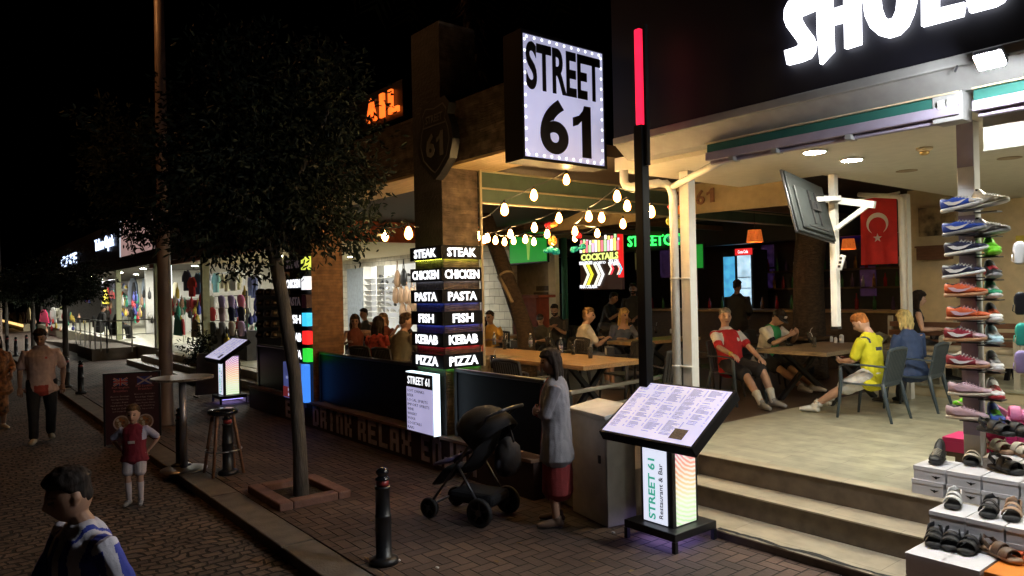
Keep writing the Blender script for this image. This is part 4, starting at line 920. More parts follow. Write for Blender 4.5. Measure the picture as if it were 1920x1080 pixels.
# ------------------------------------------------------------------ things on the street
def menu_stand(label):
    t = thing('menu_stand', label, 'menu stand', (0, 0, 0), 0, 'lit menu stands of the restaurant')
    w = .27
    MB().bb(-w, w, -w, w, .09, .155).build('base', 'black', t, world=False, bevel=.006)
    for sx in (-1, 1):
        for sy in (-1, 1): MB().bb(sx*w-.035*(sx > 0)-0*(sx < 0), sx*w+.035*(sx < 0), sy*w-.035*(sy > 0), sy*w+.035*(sy < 0), 0, .089).build('foot', 'black', t, world=False)
    MB().bb(-.2, .2, -.2, .2, .07, .086).build('under_glow', emit('under glow', (.42, .36, 1), 2.0) if 'under' not in M else M['under'], t, world=False)
    MB().bb(-.165, .165, -.165, .165, .157, .93).build('column', 'black', t, world=False, bevel=.004)
    MB().bb(-.135, .115, -.172, -.166, .165, .92).build('white_face', 'mw', t, world=False)
    MB().bb(.166, .172, -.12, .13, .165, .92).build('art_face', 'art', t, world=False)
    l = MB(); addtext(l, 'STREET 61', (-.005, -.172, .19), ZF, (-1, 0, 0), .50, .075, .028, .002, res=4, lift=.001); l.build('name_lettering', 'teal', t, world=False)
    l = MB(); addtext(l, 'Restaurant & Bar', (.075, -.172, .21), ZF, (-1, 0, 0), .45, .042, .008, .002, res=3, lift=.001); l.build('subtitle_lettering', 'black', t, world=False)
    tilt = Matrix.Rotation(R_(33), 3, 'X'); c = V((.03, -.04, 1.035))
    MB().box(c, (.98, .70, .09), tilt).build('board', 'wblack', t, world=False, bevel=.005)
    f = MB(); f.box(c+tilt@V((0, 0, .0465)), (.93, .65, .004), tilt); f.build('lit_menu', 'menuface', t, world=False)
    l = MB(); rnd = random.Random(9); l2 = MB()
    ux, uy = tilt@V((1, 0, 0)), tilt@V((0, 1, 0)); o0 = c+tilt@V((-.44, -.305, .049))
    DI = ['GRILLED CHICKEN', 'LAMB KEBAB', 'MIXED GRILL', 'SEA BASS', 'PIZZA', 'PASTA', 'SALADS', 'BURGERS', 'STEAKS', 'SIDES', 'SOUPS', 'DESSERTS']
    for cx in range(5):
        y = .61; 
        while y > .05:
            if cx == 4 and y < .2: break
            if rnd.random() < .2:
                addtext(l, rnd.choice(DI), o0+ux*(cx*.18)+uy*(y-.012), ux, uy, .085, .011, .004, 0, res=1, lift=.001); y -= .021
            else:
                wd = rnd.uniform(.06, .13)
                l2.quad(*[o0+ux*(cx*.18+a)+uy*(y+b)+tilt@V((0, 0, .001)) for a, b in ((0, -.0055), (wd, -.0055), (wd, -.001), (0, -.001))])
                l2.quad(*[o0+ux*(cx*.18+.142+a)+uy*(y+b)+tilt@V((0, 0, .001)) for a, b in ((0, -.0055), (.014, -.0055), (.014, -.001), (0, -.001))]); y -= .0125
            if rnd.random() < .07: y -= .014
    l.build('menu_headings', 'black', t, world=False); l2.build('menu_lines', 'menuink', t, world=False)
    q = MB(); q.quad(*[o0+ux*(.66+a)+uy*(.02+b)+tilt@V((0, 0, .002)) for a, b in ((0, 0), (.13, 0), (.13, .115), (0, .115))]); q.build('dark_sticker', mat('brown sticker', (.10, .075, .06), .5, var=.5, scale=60), t, world=False)
    return t
def rainbow(name):
    m, nt, b = _nt(name); n = nt.nodes; l = nt.links
    tc = n.new("ShaderNodeTexCoord"); sx = n.new("ShaderNodeSeparateXYZ"); l.new(tc.outputs["Object"], sx.inputs[0])
    mr = n.new("ShaderNodeMapRange"); mr.inputs[1].default_value = .16; mr.inputs[2].default_value = .92; l.new(sx.outputs[2], mr.inputs[0])
    cr = n.new("ShaderNodeValToRGB"); e = cr.color_ramp.elements; e[0].color = (.55, .9, .45, 1); e[1].color = (.32, .06, .62, 1)
    for p, c in ((.25, (.75, .95, .55)), (.45, (1, .62, .25)), (.68, (1, .30, .22)), (.85, (.62, .10, .55))):
        k = e.new(p); k.color = (*c, 1)
    l.new(mr.outputs[0], cr.inputs[0])
    mp = n.new("ShaderNodeMapping"); mp.inputs["Location"].default_value = (0, -.16, -1.02); l.new(tc.outputs["Object"], mp.inputs[0])
    mp.inputs["Scale"].default_value = (0, 1.3, 1)
    wv = n.new("ShaderNodeTexWave"); wv.wave_type = 'RINGS'; wv.rings_direction = 'SPHERICAL'; wv.inputs["Scale"].default_value = 8.5; wv.inputs["Distortion"].default_value = 2.2; wv.inputs["Detail"].default_value = 1; wv.inputs["Detail Scale"].default_value = 1.2
    l.new(mp.outputs[0], wv.inputs[0])
    mx = n.new("ShaderNodeMix"); mx.data_type = 'RGBA'; l.new(wv.outputs["Fac"], mx.inputs[0]); l.new(cr.outputs[0], mx.inputs[6]); mx.inputs[7].default_value = (1, .95, .82, 1)
    l.new(mx.outputs[2], b.inputs["Emission Color"]); b.inputs["Emission Strength"].default_value = .95; b.inputs["Base Color"].default_value = (.2, .2, .2, 1)
    return m
M['art'] = rainbow('rainbow art print'); M['mw'] = emit('stand white face', (.80, .84, 1), .95); M['teal'] = emit('teal lettering', (.10, .62, .45), .55); M['menuface'] = emit('lit menu sheet', (.70, .66, .92), .74, .10, 3.5); M['menuink'] = mat('menu ink', (.10, .09, .13), .6)
M['under'] = emit('under glow', (.42, .36, 1), 2.2)
MS = menu_stand('large lit menu stand with STREET 61 column in front of the steps')
MS.location = (-3.95, 4.80, 0)
dup(MS, (-14.95, 4.62, 0), 0, 'smaller distant lit menu stand by the far shop steps')

# electrical cabinet
ec = thing('electrical_cabinet', 'pale grey electrical cabinet with sloping top between woman and menu stand', 'cabinet', (-4.72, 4.88, 0))
rotc = Matrix.Rotation(R_(-11), 3, 'Z'); cc = V((-4.74, 4.80, 0))
def cb_(mb, x0, x1, y0, y1, z0, z1, z1b=None):
    z1b = z1 if z1b is None else z1b
    vs = [cc+rotc@V(p) for p in ((x0, y0, z0), (x1, y0, z0), (x1, y1, z0), (x0, y1, z0), (x0, y0, z1), (x1, y0, z1), (x1, y1, z1b), (x0, y1, z1b))]
    return mb.add(vs, [(3, 2, 1, 0), (4, 5, 6, 7), (0, 1, 5, 4), (1, 2, 6, 5), (2, 3, 7, 6), (3, 0, 4, 7)])
M['cabgrey'] = mat('cabinet paint', (.58, .57, .55), .5, var=.1, bump=.05)
cb_(MB(), -.29, .29, -.14, .17, 0, .955, 1.0).build('body', 'cabgrey', ec, bevel=.006)
cb_(MB(), -.31, .31, -.165, .19, .957, .985, 1.045).build('roof', 'cabgrey', ec, bevel=.004)
cb_(MB(), -.28, .28, -.147, -.141, .23, .93).build('door', 'cabgrey', ec, bevel=.003)
cb_(MB(), .18, .21, -.160, -.148, .55, .62).build('lock', 'dsteel', ec)

def bollard(loc, label):
    t = thing('bollard', label, 'bollard', loc, 0, 'black street bollards')
    MB().lathe([(.115, 0), (.115, .035), (.09, .05), (.062, .06), (.062, .36), (.066, .365), (.066, .375), (.060, .38), (.055, .575), (.062, .58), (.062, .60)], n=20).build('post', 'black', t, True, world=False)
    MB().lathe([(.0485, .601), (.0485, .648)], n=20).build('red_band', mat('dull red band', (.28, .03, .03), .4) if 'rband' not in M else M['rband'], t, True, world=False)
    MB().lathe([(.056, .649), (.056, .66), (.04, .67), (.034, .682), (.05, .70), (.052, .715), (.035, .735), (.012, .745)], n=20).build('finial', 'blackgloss', t, True, world=False)
    return t
M['rband'] = mat('dull red band', (.28, .03, .03), .4)
b0 = bollard(at(720, 1055, z=0), 'black bollard with red band standing nearest on the kerb, in the foreground')
for px, py, lb in ((428, 888, 'black bollard right behind the bar stool'), (152, 738, 'black bollard standing in the open beyond the sandwich board'), (126, 726, 'black bollard half hidden by the walking man in the white shirt'), (340, 876, 'black bollard right behind the pole of the round high table'), (30, 668, 'far bollard left of the walking man, right one of the pair'), (14, 664, 'far bollard left of the walking man, nearest the left edge'), (50, 662, 'far bollard just left of the walking man')):
    dup(b0, at(px, py, z=0), 0, lb)

M['polegrey2'] = mat('brushed table pole', (.30, .28, .30), .4, .6)
# high table and bar stool
p = at(345, 880, z=0); p.z = RZ if p.y < 2.25 else 0
ht = thing('high_table', 'round high bar table on a single steel pole at the kerb', 'table', p)
MB().lathe([(.27, 0), (.27, .012), (.2, .02), (.05, .03)], p, 28).build('base', 'steel', ht, True)
MB().cyl(p+V((0, 0, .03)), p+V((0, 0, 1.10)), .042).build('pole', 'polegrey2', ht, True)
MB().lathe([(.02, 1.07), (.30, 1.10), (.36, 1.112), (.36, 1.135), (.02, 1.14)], p, 36).build('tabletop', mat('speckled table top', (.22, .18, .14), .35, var=.6, scale=30), ht)
p = at(420, 886, z=0)
bs_ = thing('bar_stool', 'dark round bar stool with splayed legs and footring over a bollard', 'stool', p)
MB().lathe([(.16, .70), (.175, .71), (.175, .745), (.15, .76), (.02, .765)], p, 28).build('seat', 'blackgloss', bs_, True)
for a in (45, 135, 225, 315):
    d = V((math.cos(R_(a)), math.sin(R_(a)), 0)); MB().loft([p+d*.25, p+d*.19+V((0, 0, .35)), p+d*.13+V((0, 0, .69))], [.018, .02, .022], 8).build('leg', 'bwood', bs_, True)
rg = MB(); rg.tube([p+V((.205*math.cos(2*PI*i/28), .205*math.sin(2*PI*i/28), .28)) for i in range(29)], .009, 6); rg.build('footring', 'steel', bs_, True)

# sandwich board
p = at(250, 832, z=RZ)
bd = thing('sandwich_board', 'tall maroon breakfast board with British and Scottish flags', 'sign board', p, R_(-16))
sbm = MB(); sbm.bb(-.02, .02, -.36, .36, .02, 1.07); sbm.build('panel', mat('maroon board', (.045, .012, .018), .5), bd, world=False)
fr = MB()
for y in (-.375, .375): fr.bb(-.025, .028, y-.015, y+.015, 0, 1.09)
fr.bb(-.025, .028, -.36, .36, 1.071, 1.09); fr.build('frame', 'black', bd, world=False)
MB().bar((-.03, .3, 1.04), (-.42, .3, 0), .03).bar((-.03, -.3, 1.04), (-.42, -.3, 0), .03).bar((-.3, -.3, .32), (-.3, .3, .32), .02).build('rear_leg', 'black', bd, world=False)
M['ukblue'] = mat('flag blue', (.02, .03, .22), .6); M['ukred'] = mat('flag red', (.45, .02, .03), .6); M['pale'] = mat('board pale letter', (.45, .36, .34), .6); M['pinkl'] = mat('board pink letter', (.42, .12, .13), .6)
f = MB(); X0 = .0205
def rect(m, y0, y1, z0, z1, mi, lift=0): m.quad((X0+lift, y0, z0), (X0+lift, y1, z0), (X0+lift, y1, z1), (X0+lift, y0, z1), mi)
def diag(m, y0, z0, y1, z1, w, mi, lift): 
    d = V((0, y1-y0, z1-z0)).normalized(); nn = V((0, -d.z, d.y))*w/2; a, b = V((X0+lift, y0, z0)), V((X0+lift, y1, z1)); m.quad(a-nn, b-nn, b+nn, a+nn, mi)
rect(f, -.25, -.06, .90, 1.01, 0); 
for s_ in (1, -1): diag(f, -.25, .955-s_*.055, -.06, .955+s_*.055, .028, 1, .001); diag(f, -.25, .955-s_*.055, -.06, .955+s_*.055, .010, 2, .002)
rect(f, -.25, -.06, .938, .972, 1, .003); rect(f, -.172, -.138, .90, 1.01, 1, .003); rect(f, -.25, -.06, .945, .965, 2, .004); rect(f, -.165, -.145, .90, 1.01, 2, .004)
rect(f, .07, .27, .90, 1.02, 0)
for s_ in (1, -1): diag(f, .07, .96-s_*.06, .27, .96+s_*.06, .022, 1, .001)
f.build('flags', ['ukblue', 'pale', 'ukred'], bd, world=False)
l = MB(); 
for s_, y, z, w in (('Full English', -.27, .845, .23), ('Breakfast', -.25, .80, .19), ('Full Scottish', .05, .86, .24), ('Breakfast', .08, .815, .19)): addtext(l, s_, (X0, y, z), YF, ZF, w, .036, .008, .001, res=1, lift=.0005)
l.build('heading', 'pinkl', bd, world=False)
l = MB()
for i, (a, b) in enumerate((('Bacon, Sausage', 'Bacon, Sausage'), ('Fried Egg, Mushrooms', 'Fried Egg, Haggis'), ('Tomato, Beans', 'Mushrooms, Tomato'), ('Hash Browns, Toast', 'Beans, Potato Scone'), ('Tea or Coffee', 'Black Pudding'), ('and Orange Juice', 'Toast, Tea or Coffee'))):
    addtext(l, a, (X0, -.29+.01*(i % 3), .72-i*.045), YF, ZF, .25-.02*(i % 3), .024, 0, .001, res=1, lift=.0005); addtext(l, b, (X0, .03+.01*(i % 3), .74-i*.045), YF, ZF, .28-.02*(i % 3), .024, 0, .001, res=1, lift=.0005)
l.build('dish_list', 'pale', bd, world=False)
pl = MB()
for y in (-.15, .17):
    for r_, mi, lf in ((.115, 0, .001), (.095, 1, .003)): pl.add([(X0+lf, y+r_*math.cos(2*PI*i/24), .33+r_*math.sin(2*PI*i/24)) for i in range(24)], [tuple(range(24))], mi)
    for i in range(9): 
        g, r_ = i*2.4, .02+.06*((i*7 % 9)/9); pl.add([(X0+.005+i*.0002, y+r_*math.cos(g)+.022*math.cos(2*PI*j/10), .33+r_*math.sin(g)+.022*math.sin(2*PI*j/10)) for j in range(10)], [tuple(range(10))], 2+i % 3)
pl.build('plate_pictures', ['pale', mat('plate food', (.22, .13, .07), .6, var=.5, scale=40), mat('bean orange', (.35, .12, .03), .6), mat('egg white', (.5, .46, .38), .6), mat('sausage', (.16, .06, .03), .6)], bd, world=False)

# lamp posts
def lamp_post(p, label, hgt=8.2, head=True):
    t = thing('lamp_post', label, 'lamp post', p, 0, 'street lamp posts')
    MB().lathe([(.14, 0), (.14, .03), (.115, .05), (.105, .6), (.10, 3), (.085, 5.5), (.065, hgt)], n=18).build('pole', 'polegrey', t, True, world=False)
    MB().loft([(0, 0, hgt-.03), (-.05, -.15, hgt+.25), (-.12, -.6, hgt+.4), (-.2, -1.3, hgt+.45)], [.05, .045, .04, .035], 10).build('arm', 'polegrey', t, True, world=False)
    MB().loft([(-.2, -1.25, hgt+.45), (-.26, -1.5, hgt+.47), (-.34, -1.95, hgt+.45)], [(.08, .05), (.15, .07), (.10, .05)], 12, ref=(1, 0, 0)).build('lamp_head', 'dgrey', t, True, world=False)
    MB().box((-.27, -1.6, hgt+.385), (.2, .5, .03)).build('lamp_glass', 'sodium', t, world=False)
    return t
M['polegrey'] = mat('brown grey pole paint', (.22, .16, .13), .45, var=.15, scale=3); M['sodium'] = emit('sodium lamp', (1, .42, .13), 150)
p = at(313, 797, z=0); LP = lamp_post(V((p.x, p.y, 0)), 'tall brown lamp post standing between the round table and the far steps')
p = at(18, 640, z=0); dup(LP, V((p.x, 2.7, 0)), 0, 'thin distant lamp post near the left edge of the photo')

# dry leaves and paper scraps on the pavement
rnd = random.Random(77); lf = None
for i in range(22):
    px, py = rnd.uniform(560, 1300), rnd.uniform(930, 1075); p = at(px, py, z=.004)
    if p.y < 2.6 or p.y > 4.5: continue
    if lf is None:
        m = MB(); m.add([(-.03, 0, 0), (-.01, .014, .006), (.02, .011, .004), (.035, 0, .010), (.02, -.011, .003), (-.01, -.014, .007), (0, 0, .001)], [(0, 6, 1), (1, 6, 2), (2, 6, 3), (3, 6, 4), (4, 6, 5), (5, 6, 0)]); lf = o = tag(m.build('dry_leaf', mat('dry leaf', (.22, .14, .06), .8, var=.4), None, world=False), 'small dry leaf lying on the brick pavement near the kerb', 'leaf', 'dry leaves scattered on the pavement')
    else: o = dup(lf)
    o.location = p; o.rotation_euler = (0, 0, rnd.uniform(0, 6.28)); s_ = rnd.uniform(.6, 1.2); o.scale = (s_, s_, s_)
for px, py, lb in ((748, 1052, 'pale crumpled paper scrap lying right beside the nearest bollard'), (820, 1066, 'pale cigarette end lying on the bricks right of the nearest bollard'), (1150, 1000, 'torn paper scrap lying at the foot of the cabinet')):
    p = at(px, py, z=0); m = MB(); m.ball(p+V((0, 0, .008)), (.022, .012, .008), 7, 4); tag(m.build('paper_scrap', 'paper', None), lb, 'litter')
# ------------------------------------------------------------------ trees
def crown_mesh(blobs, n, leaf, seed, hollow=.3, edge=.16):
    rnd = random.Random(seed); vs = []; fs = []; tot = sum(b[1][0]*b[1][1]*b[1][2] for b in blobs)
    for c, r in blobs:
        k = int(n*r[0]*r[1]*r[2]/tot)
        twigs = []
        for _ in range(max(8, k//14)):
            d = V((rnd.gauss(0, 1), rnd.gauss(0, 1), rnd.gauss(0, 1))).normalized()
            rad = hollow+(1-hollow)*rnd.random()**.6+rnd.gauss(0, edge)
            rad *= 1+.42*mnoise.noise(d*2.3+V(c))
            twigs.append((V(c)+V((d.x*r[0], d.y*r[1], d.z*r[2]))*rad, d))
        for _ in range(k):
            p, d = rnd.choice(twigs); p = p+V((rnd.gauss(0, .05), rnd.gauss(0, .05), rnd.gauss(0, .05)))+(d+V((0, 0, .5)))*rnd.uniform(-.12, .16)
            a = (d+V((rnd.gauss(0, .8), rnd.gauss(0, .8), rnd.gauss(-.25, .8)))).normalized(); b = a.cross(V((rnd.gauss(0, 1), rnd.gauss(0, 1), rnd.gauss(0, 1)))).normalized(); L = leaf*rnd.uniform(.65, 1.25); w = L*.40
            nn = a.cross(b)*w*.30; o = len(vs)
            vs += [p, p+a*L*.28+b*w*.46+nn, p+a*L*.70+b*w*.40+nn, p+a*L, p+a*L*.70-b*w*.40+nn, p+a*L*.28-b*w*.46+nn, p+a*L*.5]
            fs += [(o, o+6, o+2, o+1), (o+6, o+3, o+2), (o, o+5, o+4, o+6), (o+6, o+4, o+3)]
    return vs, fs
def tree(name, label, base, trunk, tr, limbs, blobs, n, leaf, seed, group=None, bark='bark'):
    t = thing(name, label, 'tree', base, 0, group)
    tm = MB(); tm.loft(trunk, tr, 12); 
    for pts, rr in limbs: tm.loft(pts, rr, 7)
    tm.build('trunk', bark, t, True)
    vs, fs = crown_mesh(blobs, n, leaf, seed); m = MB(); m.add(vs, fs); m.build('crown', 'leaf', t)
    return t
TB = V((-7.34, 2.98, 0)); DEP = (TB-CAM).dot(CV)
def tp(px, py, dd=0.): return at(px, py, t=DEP+dd)
t0 = tp(513, 470)
cc_ = tp(520, 300)
lm = []
for px, py, dd in ((400, 300, .3), (470, 180, -.3), (560, 150, .3), (620, 200, -.4), (650, 330, .2), (300, 330, .3), (520, 120, 0), (430, 400, -.5), (600, 400, .6)): lm.append(([t0, t0.lerp(tp(px, py, dd), .45)+V((0, 0, .12)), tp(px, py, dd)], [.05, .035, .012]))
bl = [(tp(500, 300), (.95, .95, .95)), (tp(460, 190, .2), (.5, .6, .62)), (tp(600, 205, -.1), (.44, .5, .60)), (tp(440, 120, .1), (.22, .25, .36)), (tp(622, 125, -.1), (.18, .22, .36)), (tp(540, 150, .2), (.4, .4, .4)), (tp(405, 320, .1), (.62, .7, .62)), (tp(595, 330, -.1), (.58, .7, .62)), (tp(640, 420, -.2), (.42, .45, .30)), (tp(400, 430, .2), (.48, .5, .38)), (tp(530, 420, 0), (.5, .55, .28)), (tp(460, 490, .2), (.26, .3, .24)), (tp(290, 400, .3), (.36, .4, .30)), (tp(580, 470, .2), (.16, .2, .2)), (tp(690, 420, -.2), (.12, .15, .12))]
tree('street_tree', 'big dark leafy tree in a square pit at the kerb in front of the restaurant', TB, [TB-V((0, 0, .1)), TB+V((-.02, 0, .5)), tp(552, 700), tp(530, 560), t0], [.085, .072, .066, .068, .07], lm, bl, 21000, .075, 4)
bl2 = [(at(270, 330, t=14), (1.0, 1, .95)), (at(215, 270, t=14), (.6, .6, .7)), (at(330, 280, t=13.7), (.8, .8, .6)), (at(240, 400, t=14.2), (.75, .7, .5)), (at(320, 440, t=13), (.5, .5, .3))]
b2 = at(247, 640, z=0)
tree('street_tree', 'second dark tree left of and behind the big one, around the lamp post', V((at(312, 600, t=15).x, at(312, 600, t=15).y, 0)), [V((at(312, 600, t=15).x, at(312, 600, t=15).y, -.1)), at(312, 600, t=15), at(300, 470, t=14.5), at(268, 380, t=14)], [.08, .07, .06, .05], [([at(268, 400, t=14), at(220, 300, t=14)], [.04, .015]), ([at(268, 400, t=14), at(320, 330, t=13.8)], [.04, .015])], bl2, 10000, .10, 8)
for i, (px, base_y, X, lb) in enumerate(((122, 640, 0, 'small dark street tree behind the walking man, right one of the row'), (62, 640, 0, 'small dark street tree left of the walking man, middle of the row'), (12, 640, 0, 'small dark street tree at the left edge, farthest of the row'))):
    d = (23, 30, 37)[i]; b = at(px, 600, t=d); b.z = 0; s_ = 1.0
    tree('street_tree', lb, b, [b-V((0, 0, .1)), V((b.x, b.y, 1.3)), V((b.x, b.y, 2.4))], [.09, .08, .06], [], [(V((b.x, b.y, 2.75)), (1.25, 1.25, .75)), (V((b.x+.6, b.y+.4, 2.5)), (.8, .8, .5)), (V((b.x-.6, b.y-.4, 2.6)), (.9, .9, .55))], 6000, .11, 20+i, 'row of small street trees')
pit = thing('tree_pit', 'square raised brick edging round the foot of the big tree', 'tree pit', TB)
pm = MB()
M['pitbrick'] = mat('pit edging', (.19, .10, .08), .8, var=.2, bump=.3)
for (x0, x1, y0, y1) in ((-7.88, -6.95, 2.60, 2.74), (-7.88, -6.95, 3.22, 3.36), (-7.88, -7.74, 2.743, 3.217), (-7.09, -6.95, 2.743, 3.217)): pm.bb(x0, x1, y0, y1, -.05, .075)
pm.build('edging', 'pitbrick', pit, bevel=.015)
MB().bb(-7.735, -7.095, 2.745, 3.215, -.05, .012).build('soil', mat('dark soil', (.03, .022, .016), .95, var=.5, bump=1, bscale=30), pit)
# palm trunk on the roof, leaning trunk and thick palm trunk inside the terrace
pa, pb_ = at(893, 150, Y=6.2), at(880, -60, Y=6.2)
pt = thing('palm_tree', 'shaggy palm trunk rising above the stone beam into the dark', 'palm tree', (pa.x, 6.2, 3.8))
tm = MB(); tm.loft([V((pa.x, 6.2, 3.8)), pa, pa.lerp(pb_, .6), pb_+V((0, 0, .3))], [.16, .15, .14, .12], 12); rnd = random.Random(2)
tm.build('trunk', 'palmbark', pt, True)
fr = MB()
for i in range(90):
    z = rnd.uniform(0, 1); g = rnd.uniform(0, 2*PI); p = pa.lerp(pb_, z); d = V((math.cos(g), math.sin(g), 0)); q = p+d*.13
    fr.add([q+V((-d.y, d.x, 0))*.03, q-V((-d.y, d.x, 0))*.03, q+d*rnd.uniform(.08, .22)-V((0, 0, rnd.uniform(.05, .28)))], [(0, 1, 2), (2, 1, 0)])
fr.build('dead_fronds', 'tan', pt)
fd = MB()
for i in range(16):
    g = 2*PI*i/16; p = pb_+V((0, 0, .3)); pts = [p+V((math.cos(g)*k*.45, math.sin(g)*k*.45, .5*k-.16*k*k)) for k in range(5)]
    for k in range(4):
        a, b = pts[k], pts[k+1]; sd = (b-a).cross(V((0, 0, 1))).normalized()
        for j in range(6):
            q = a.lerp(b, j/6)
            for s_ in (1, -1): fd.add([q, q+(b-a)*.12, q+sd*s_*.4+(b-a)*.3-V((0, 0, .12))], [(0, 1, 2), (2, 1, 0)])
fd.build('fronds', 'leaf', pt)
q0, q1 = at(915, 420, Y=8.6), at(985, 620, Y=8.2)
lt = thing('leaning_trunk', 'leaning dark tree trunk wrapped with a pale band inside the restaurant', 'tree trunk', (q1.x, 8.2, FZ))
m = MB(); m.loft([V((q1.x+.12, 8.15, FZ)), q1, q0.lerp(q1, .5), q0, q0+(q0-q1)*.35], [.17, .16, .15, .15, .14], 12); m.build('trunk', 'palmbark', lt, True)
m = MB(); dv = (q0-q1).normalized(); c = q0.lerp(q1, .52); m.loft([c-dv*.02, c+dv*.02], [.165, .165], 16, caps=False)
for s_ in range(1): m.tube([c+V((-.02, -.17, 0)), q0.lerp(q1, .62)+V((.06, -.175, 0)), q0.lerp(q1, .75)+V((.12, -.17, 0))], .035, 8)
m.build('pale_wrap', 'tan', lt, True)
a, b = at(1519, 690, Y=12.1), at(1527, 330, Y=12.1)
kt = thing('thick_trunk', 'thick dark palm trunk standing behind the table of the man in the cap', 'tree trunk', (a.x, 12.1, FZ))
m = MB(); m.loft([V((a.x, 12.1, FZ)), V((a.x, 12.1, 1.4)), V((a.x+.01, 12.1, 2.4)), V((b.x, 12.1, 3.6))], [.30, .27, .25, .27], 16); m.build('trunk', 'palmbark', kt, True)
m = MB()
for i in range(60):
    g = rnd.uniform(0, 2*PI); z = rnd.uniform(3.0, 3.6); q = V((b.x+.24*math.cos(g), 12.1+.24*math.sin(g), z)); m.add([q+V((0, 0, .02)), q+V((.05, .02, 0)), q+V((.14*math.cos(g), .14*math.sin(g), -.2))], [(0, 1, 2), (2, 1, 0)])
m.build('dead_fronds', 'palmbark', kt)
# ------------------------------------------------------------------ terrace furniture
def chair_proto(label, m='chair'):
    """plastic armchair facing +x"""
    t = thing('armchair', label, 'chair', (0, 0, 0))
    MB().loft([(-.24, 0, .425), (-.1, 0, .425), (.1, 0, .43), (.25, 0, .435)], [(.235, .018), (.25, .02), (.255, .02), (.245, .016)], 14, ref=(0, 1, 0)).build('seat', m, t, world=False, bevel=.004)
    b = MB(); tl = .21
    def bp(z): return -.235-(z-.43)*tl
    for i in range(11):
        y = -.20+.04*i; b.bar((bp(.46)-.002, y, .46), (bp(.84), y, .84), .026, .014, up=(1, 0, 0))
    b.loft([(bp(.85), -.225, .845), (bp(.86)-.01, -.1, .865), (bp(.86)-.01, .1, .865), (bp(.85), .225, .845)], [(.016, .022)]*4, 8, ref=(1, 0, 0))
    b.bar((bp(.455), -.21, .455), (bp(.455), .21, .455), .03, .03)
    for y in (-.222, .222): b.bar((bp(.44), y, .44), (bp(.85), y, .85), .024, .03, up=(1, 0, 0))
    b.build('backrest', m, t, world=False)
    for s in (-1, 1):
        MB().loft([(bp(.66)-.0, s*.24, .655), (-.05, s*.275, .67), (.2, s*.28, .665), (.255, s*.275, .64)], [(.028, .012), (.03, .012), (.03, .012), (.024, .012)], 8).build('armrest', m, t, True, world=False)
        MB().loft([(.245, s*.275, .645), (.25, s*.265, .42), (.30, s*.27, 0)], [(.018, .022), (.022, .026), (.014, .016)], 8).build('leg', m, t, True, world=False)
        MB().loft([(-.24, s*.235, .45), (-.27, s*.245, .3), (-.345, s*.26, 0)], [(.018, .026), (.02, .026), (.014, .016)], 8).build('leg', m, t, True, world=False)
    return t
CH = chair_proto('slate blue plastic armchair of the boy in the yellow shirt, nearest the steps')
CH.location = (-4.20, 8.965, FZ); CH.rotation_euler = (0, 0, PI); CH['group'] = 'slate blue armchairs'
def chair(x, y, a, label, group='slate blue armchairs', mats=None): return dup(CH, (x, y, FZ), R_(a), label, group, mats)
chair(-4.12, 10.02, 183, 'slate blue armchair under the blonde woman in denim, beside the yellow shirt')
chair(-6.05, 8.85, -12, 'dark armchair under the grey haired man in the red shirt')
chair(-6.62, 10.35, 5, 'dark armchair of the man in the black cap')
DK = {k: 'dchair' for k in ('seat', 'backrest', 'armrest', 'leg')}
gr = 'dark armchairs around the restaurant tables'
for x, y, a, lb in ((-8.75, 8.15, 62, 'dark armchair under the man in the white T-shirt'), (-9.15, 9.75, -20, 'dark armchair under the long haired blonde woman'), (-7.1, 7.75, -95, 'empty dark armchair at the far side of the long wooden table, behind the drinks'), (-8.4, 7.75, -88, 'empty dark armchair at the far side of the long wooden table, near the bottles'), (-6.45, 5.35, 92, 'empty dark armchair on the fence side of the long wooden table'), (-9.9, 5.25, 100, 'dark chair of the woman in the red floral dress'), (-9.3, 5.3, 95, 'dark chair of the man in the khaki shirt'), (-6.7, 9.3, 160, 'empty slate chair between the white column and the red shirt man'), (-7.0, 11.2, 10, 'empty dark armchair behind the red shirt man, left of the trunk'), (-11.3, 10.4, -60, 'dark chair of the man in grey behind the boy in a cap'), (-10.95, 8.3, -50, 'dark chair of the woman in yellow'), (-6.05, 7.3, 170, 'empty dark armchair right of the long table, behind the black post')):
    chair(x, y, a, lb, gr, DK)
def table(x0, x1, y0, y1, label, h=.75, slab=.055, legs='x', m='wood', runner=False):
    cx, cy = (x0+x1)/2, (y0+y1)/2; z = FZ+h; t = thing('wooden_table', label, 'table', (cx, cy, FZ))
    e = MB(); n = 14; rnd = random.Random(int(abs(cx*100)))
    pts = [(x0+(x1-x0)*i/n, y0+rnd.uniform(-.012, .012)) for i in range(n+1)]+[(x1-(x1-x0)*i/n, y1+rnd.uniform(-.012, .012)) for i in range(n+1)]
    e.prism(pts, (0, 0, z-slab), (1, 0, 0), (0, 1, 0), slab); e.build('tabletop', m, t, bevel=.006)
    for x in (x0+(x1-x0)*.14, x1-(x1-x0)*.14):
        g = MB(); y_a, y_b = cy-(y1-y0)*.32, cy+(y1-y0)*.32
        g.bar((x, y_a, FZ), (x, y_b, z-slab-.005), .06, .06, up=(1, 0, 0)); g.bar((x+.062, y_b, FZ), (x+.062, y_a, z-slab-.005), .06, .06, up=(1, 0, 0)); g.build('leg', 'black', t)
    return t
M['gwood'] = mat('weathered oak top', (.24, .18, .11), .45, var=.4, scale=5, stretch=(1.2, 14, 14), bump=.12, bscale=20)
table(-9.6, -6.1, 5.92, 7.0, 'long pale wooden table with drinks, behind the fence and the menu pillar')
table(-5.88, -4.85, 9.13, 10.95, 'wooden table between the man in the cap and the boy in yellow', m='gwood')
table(-8.75, -8.1, 9.05, 10.8, 'wooden table in front of the long haired blonde woman')
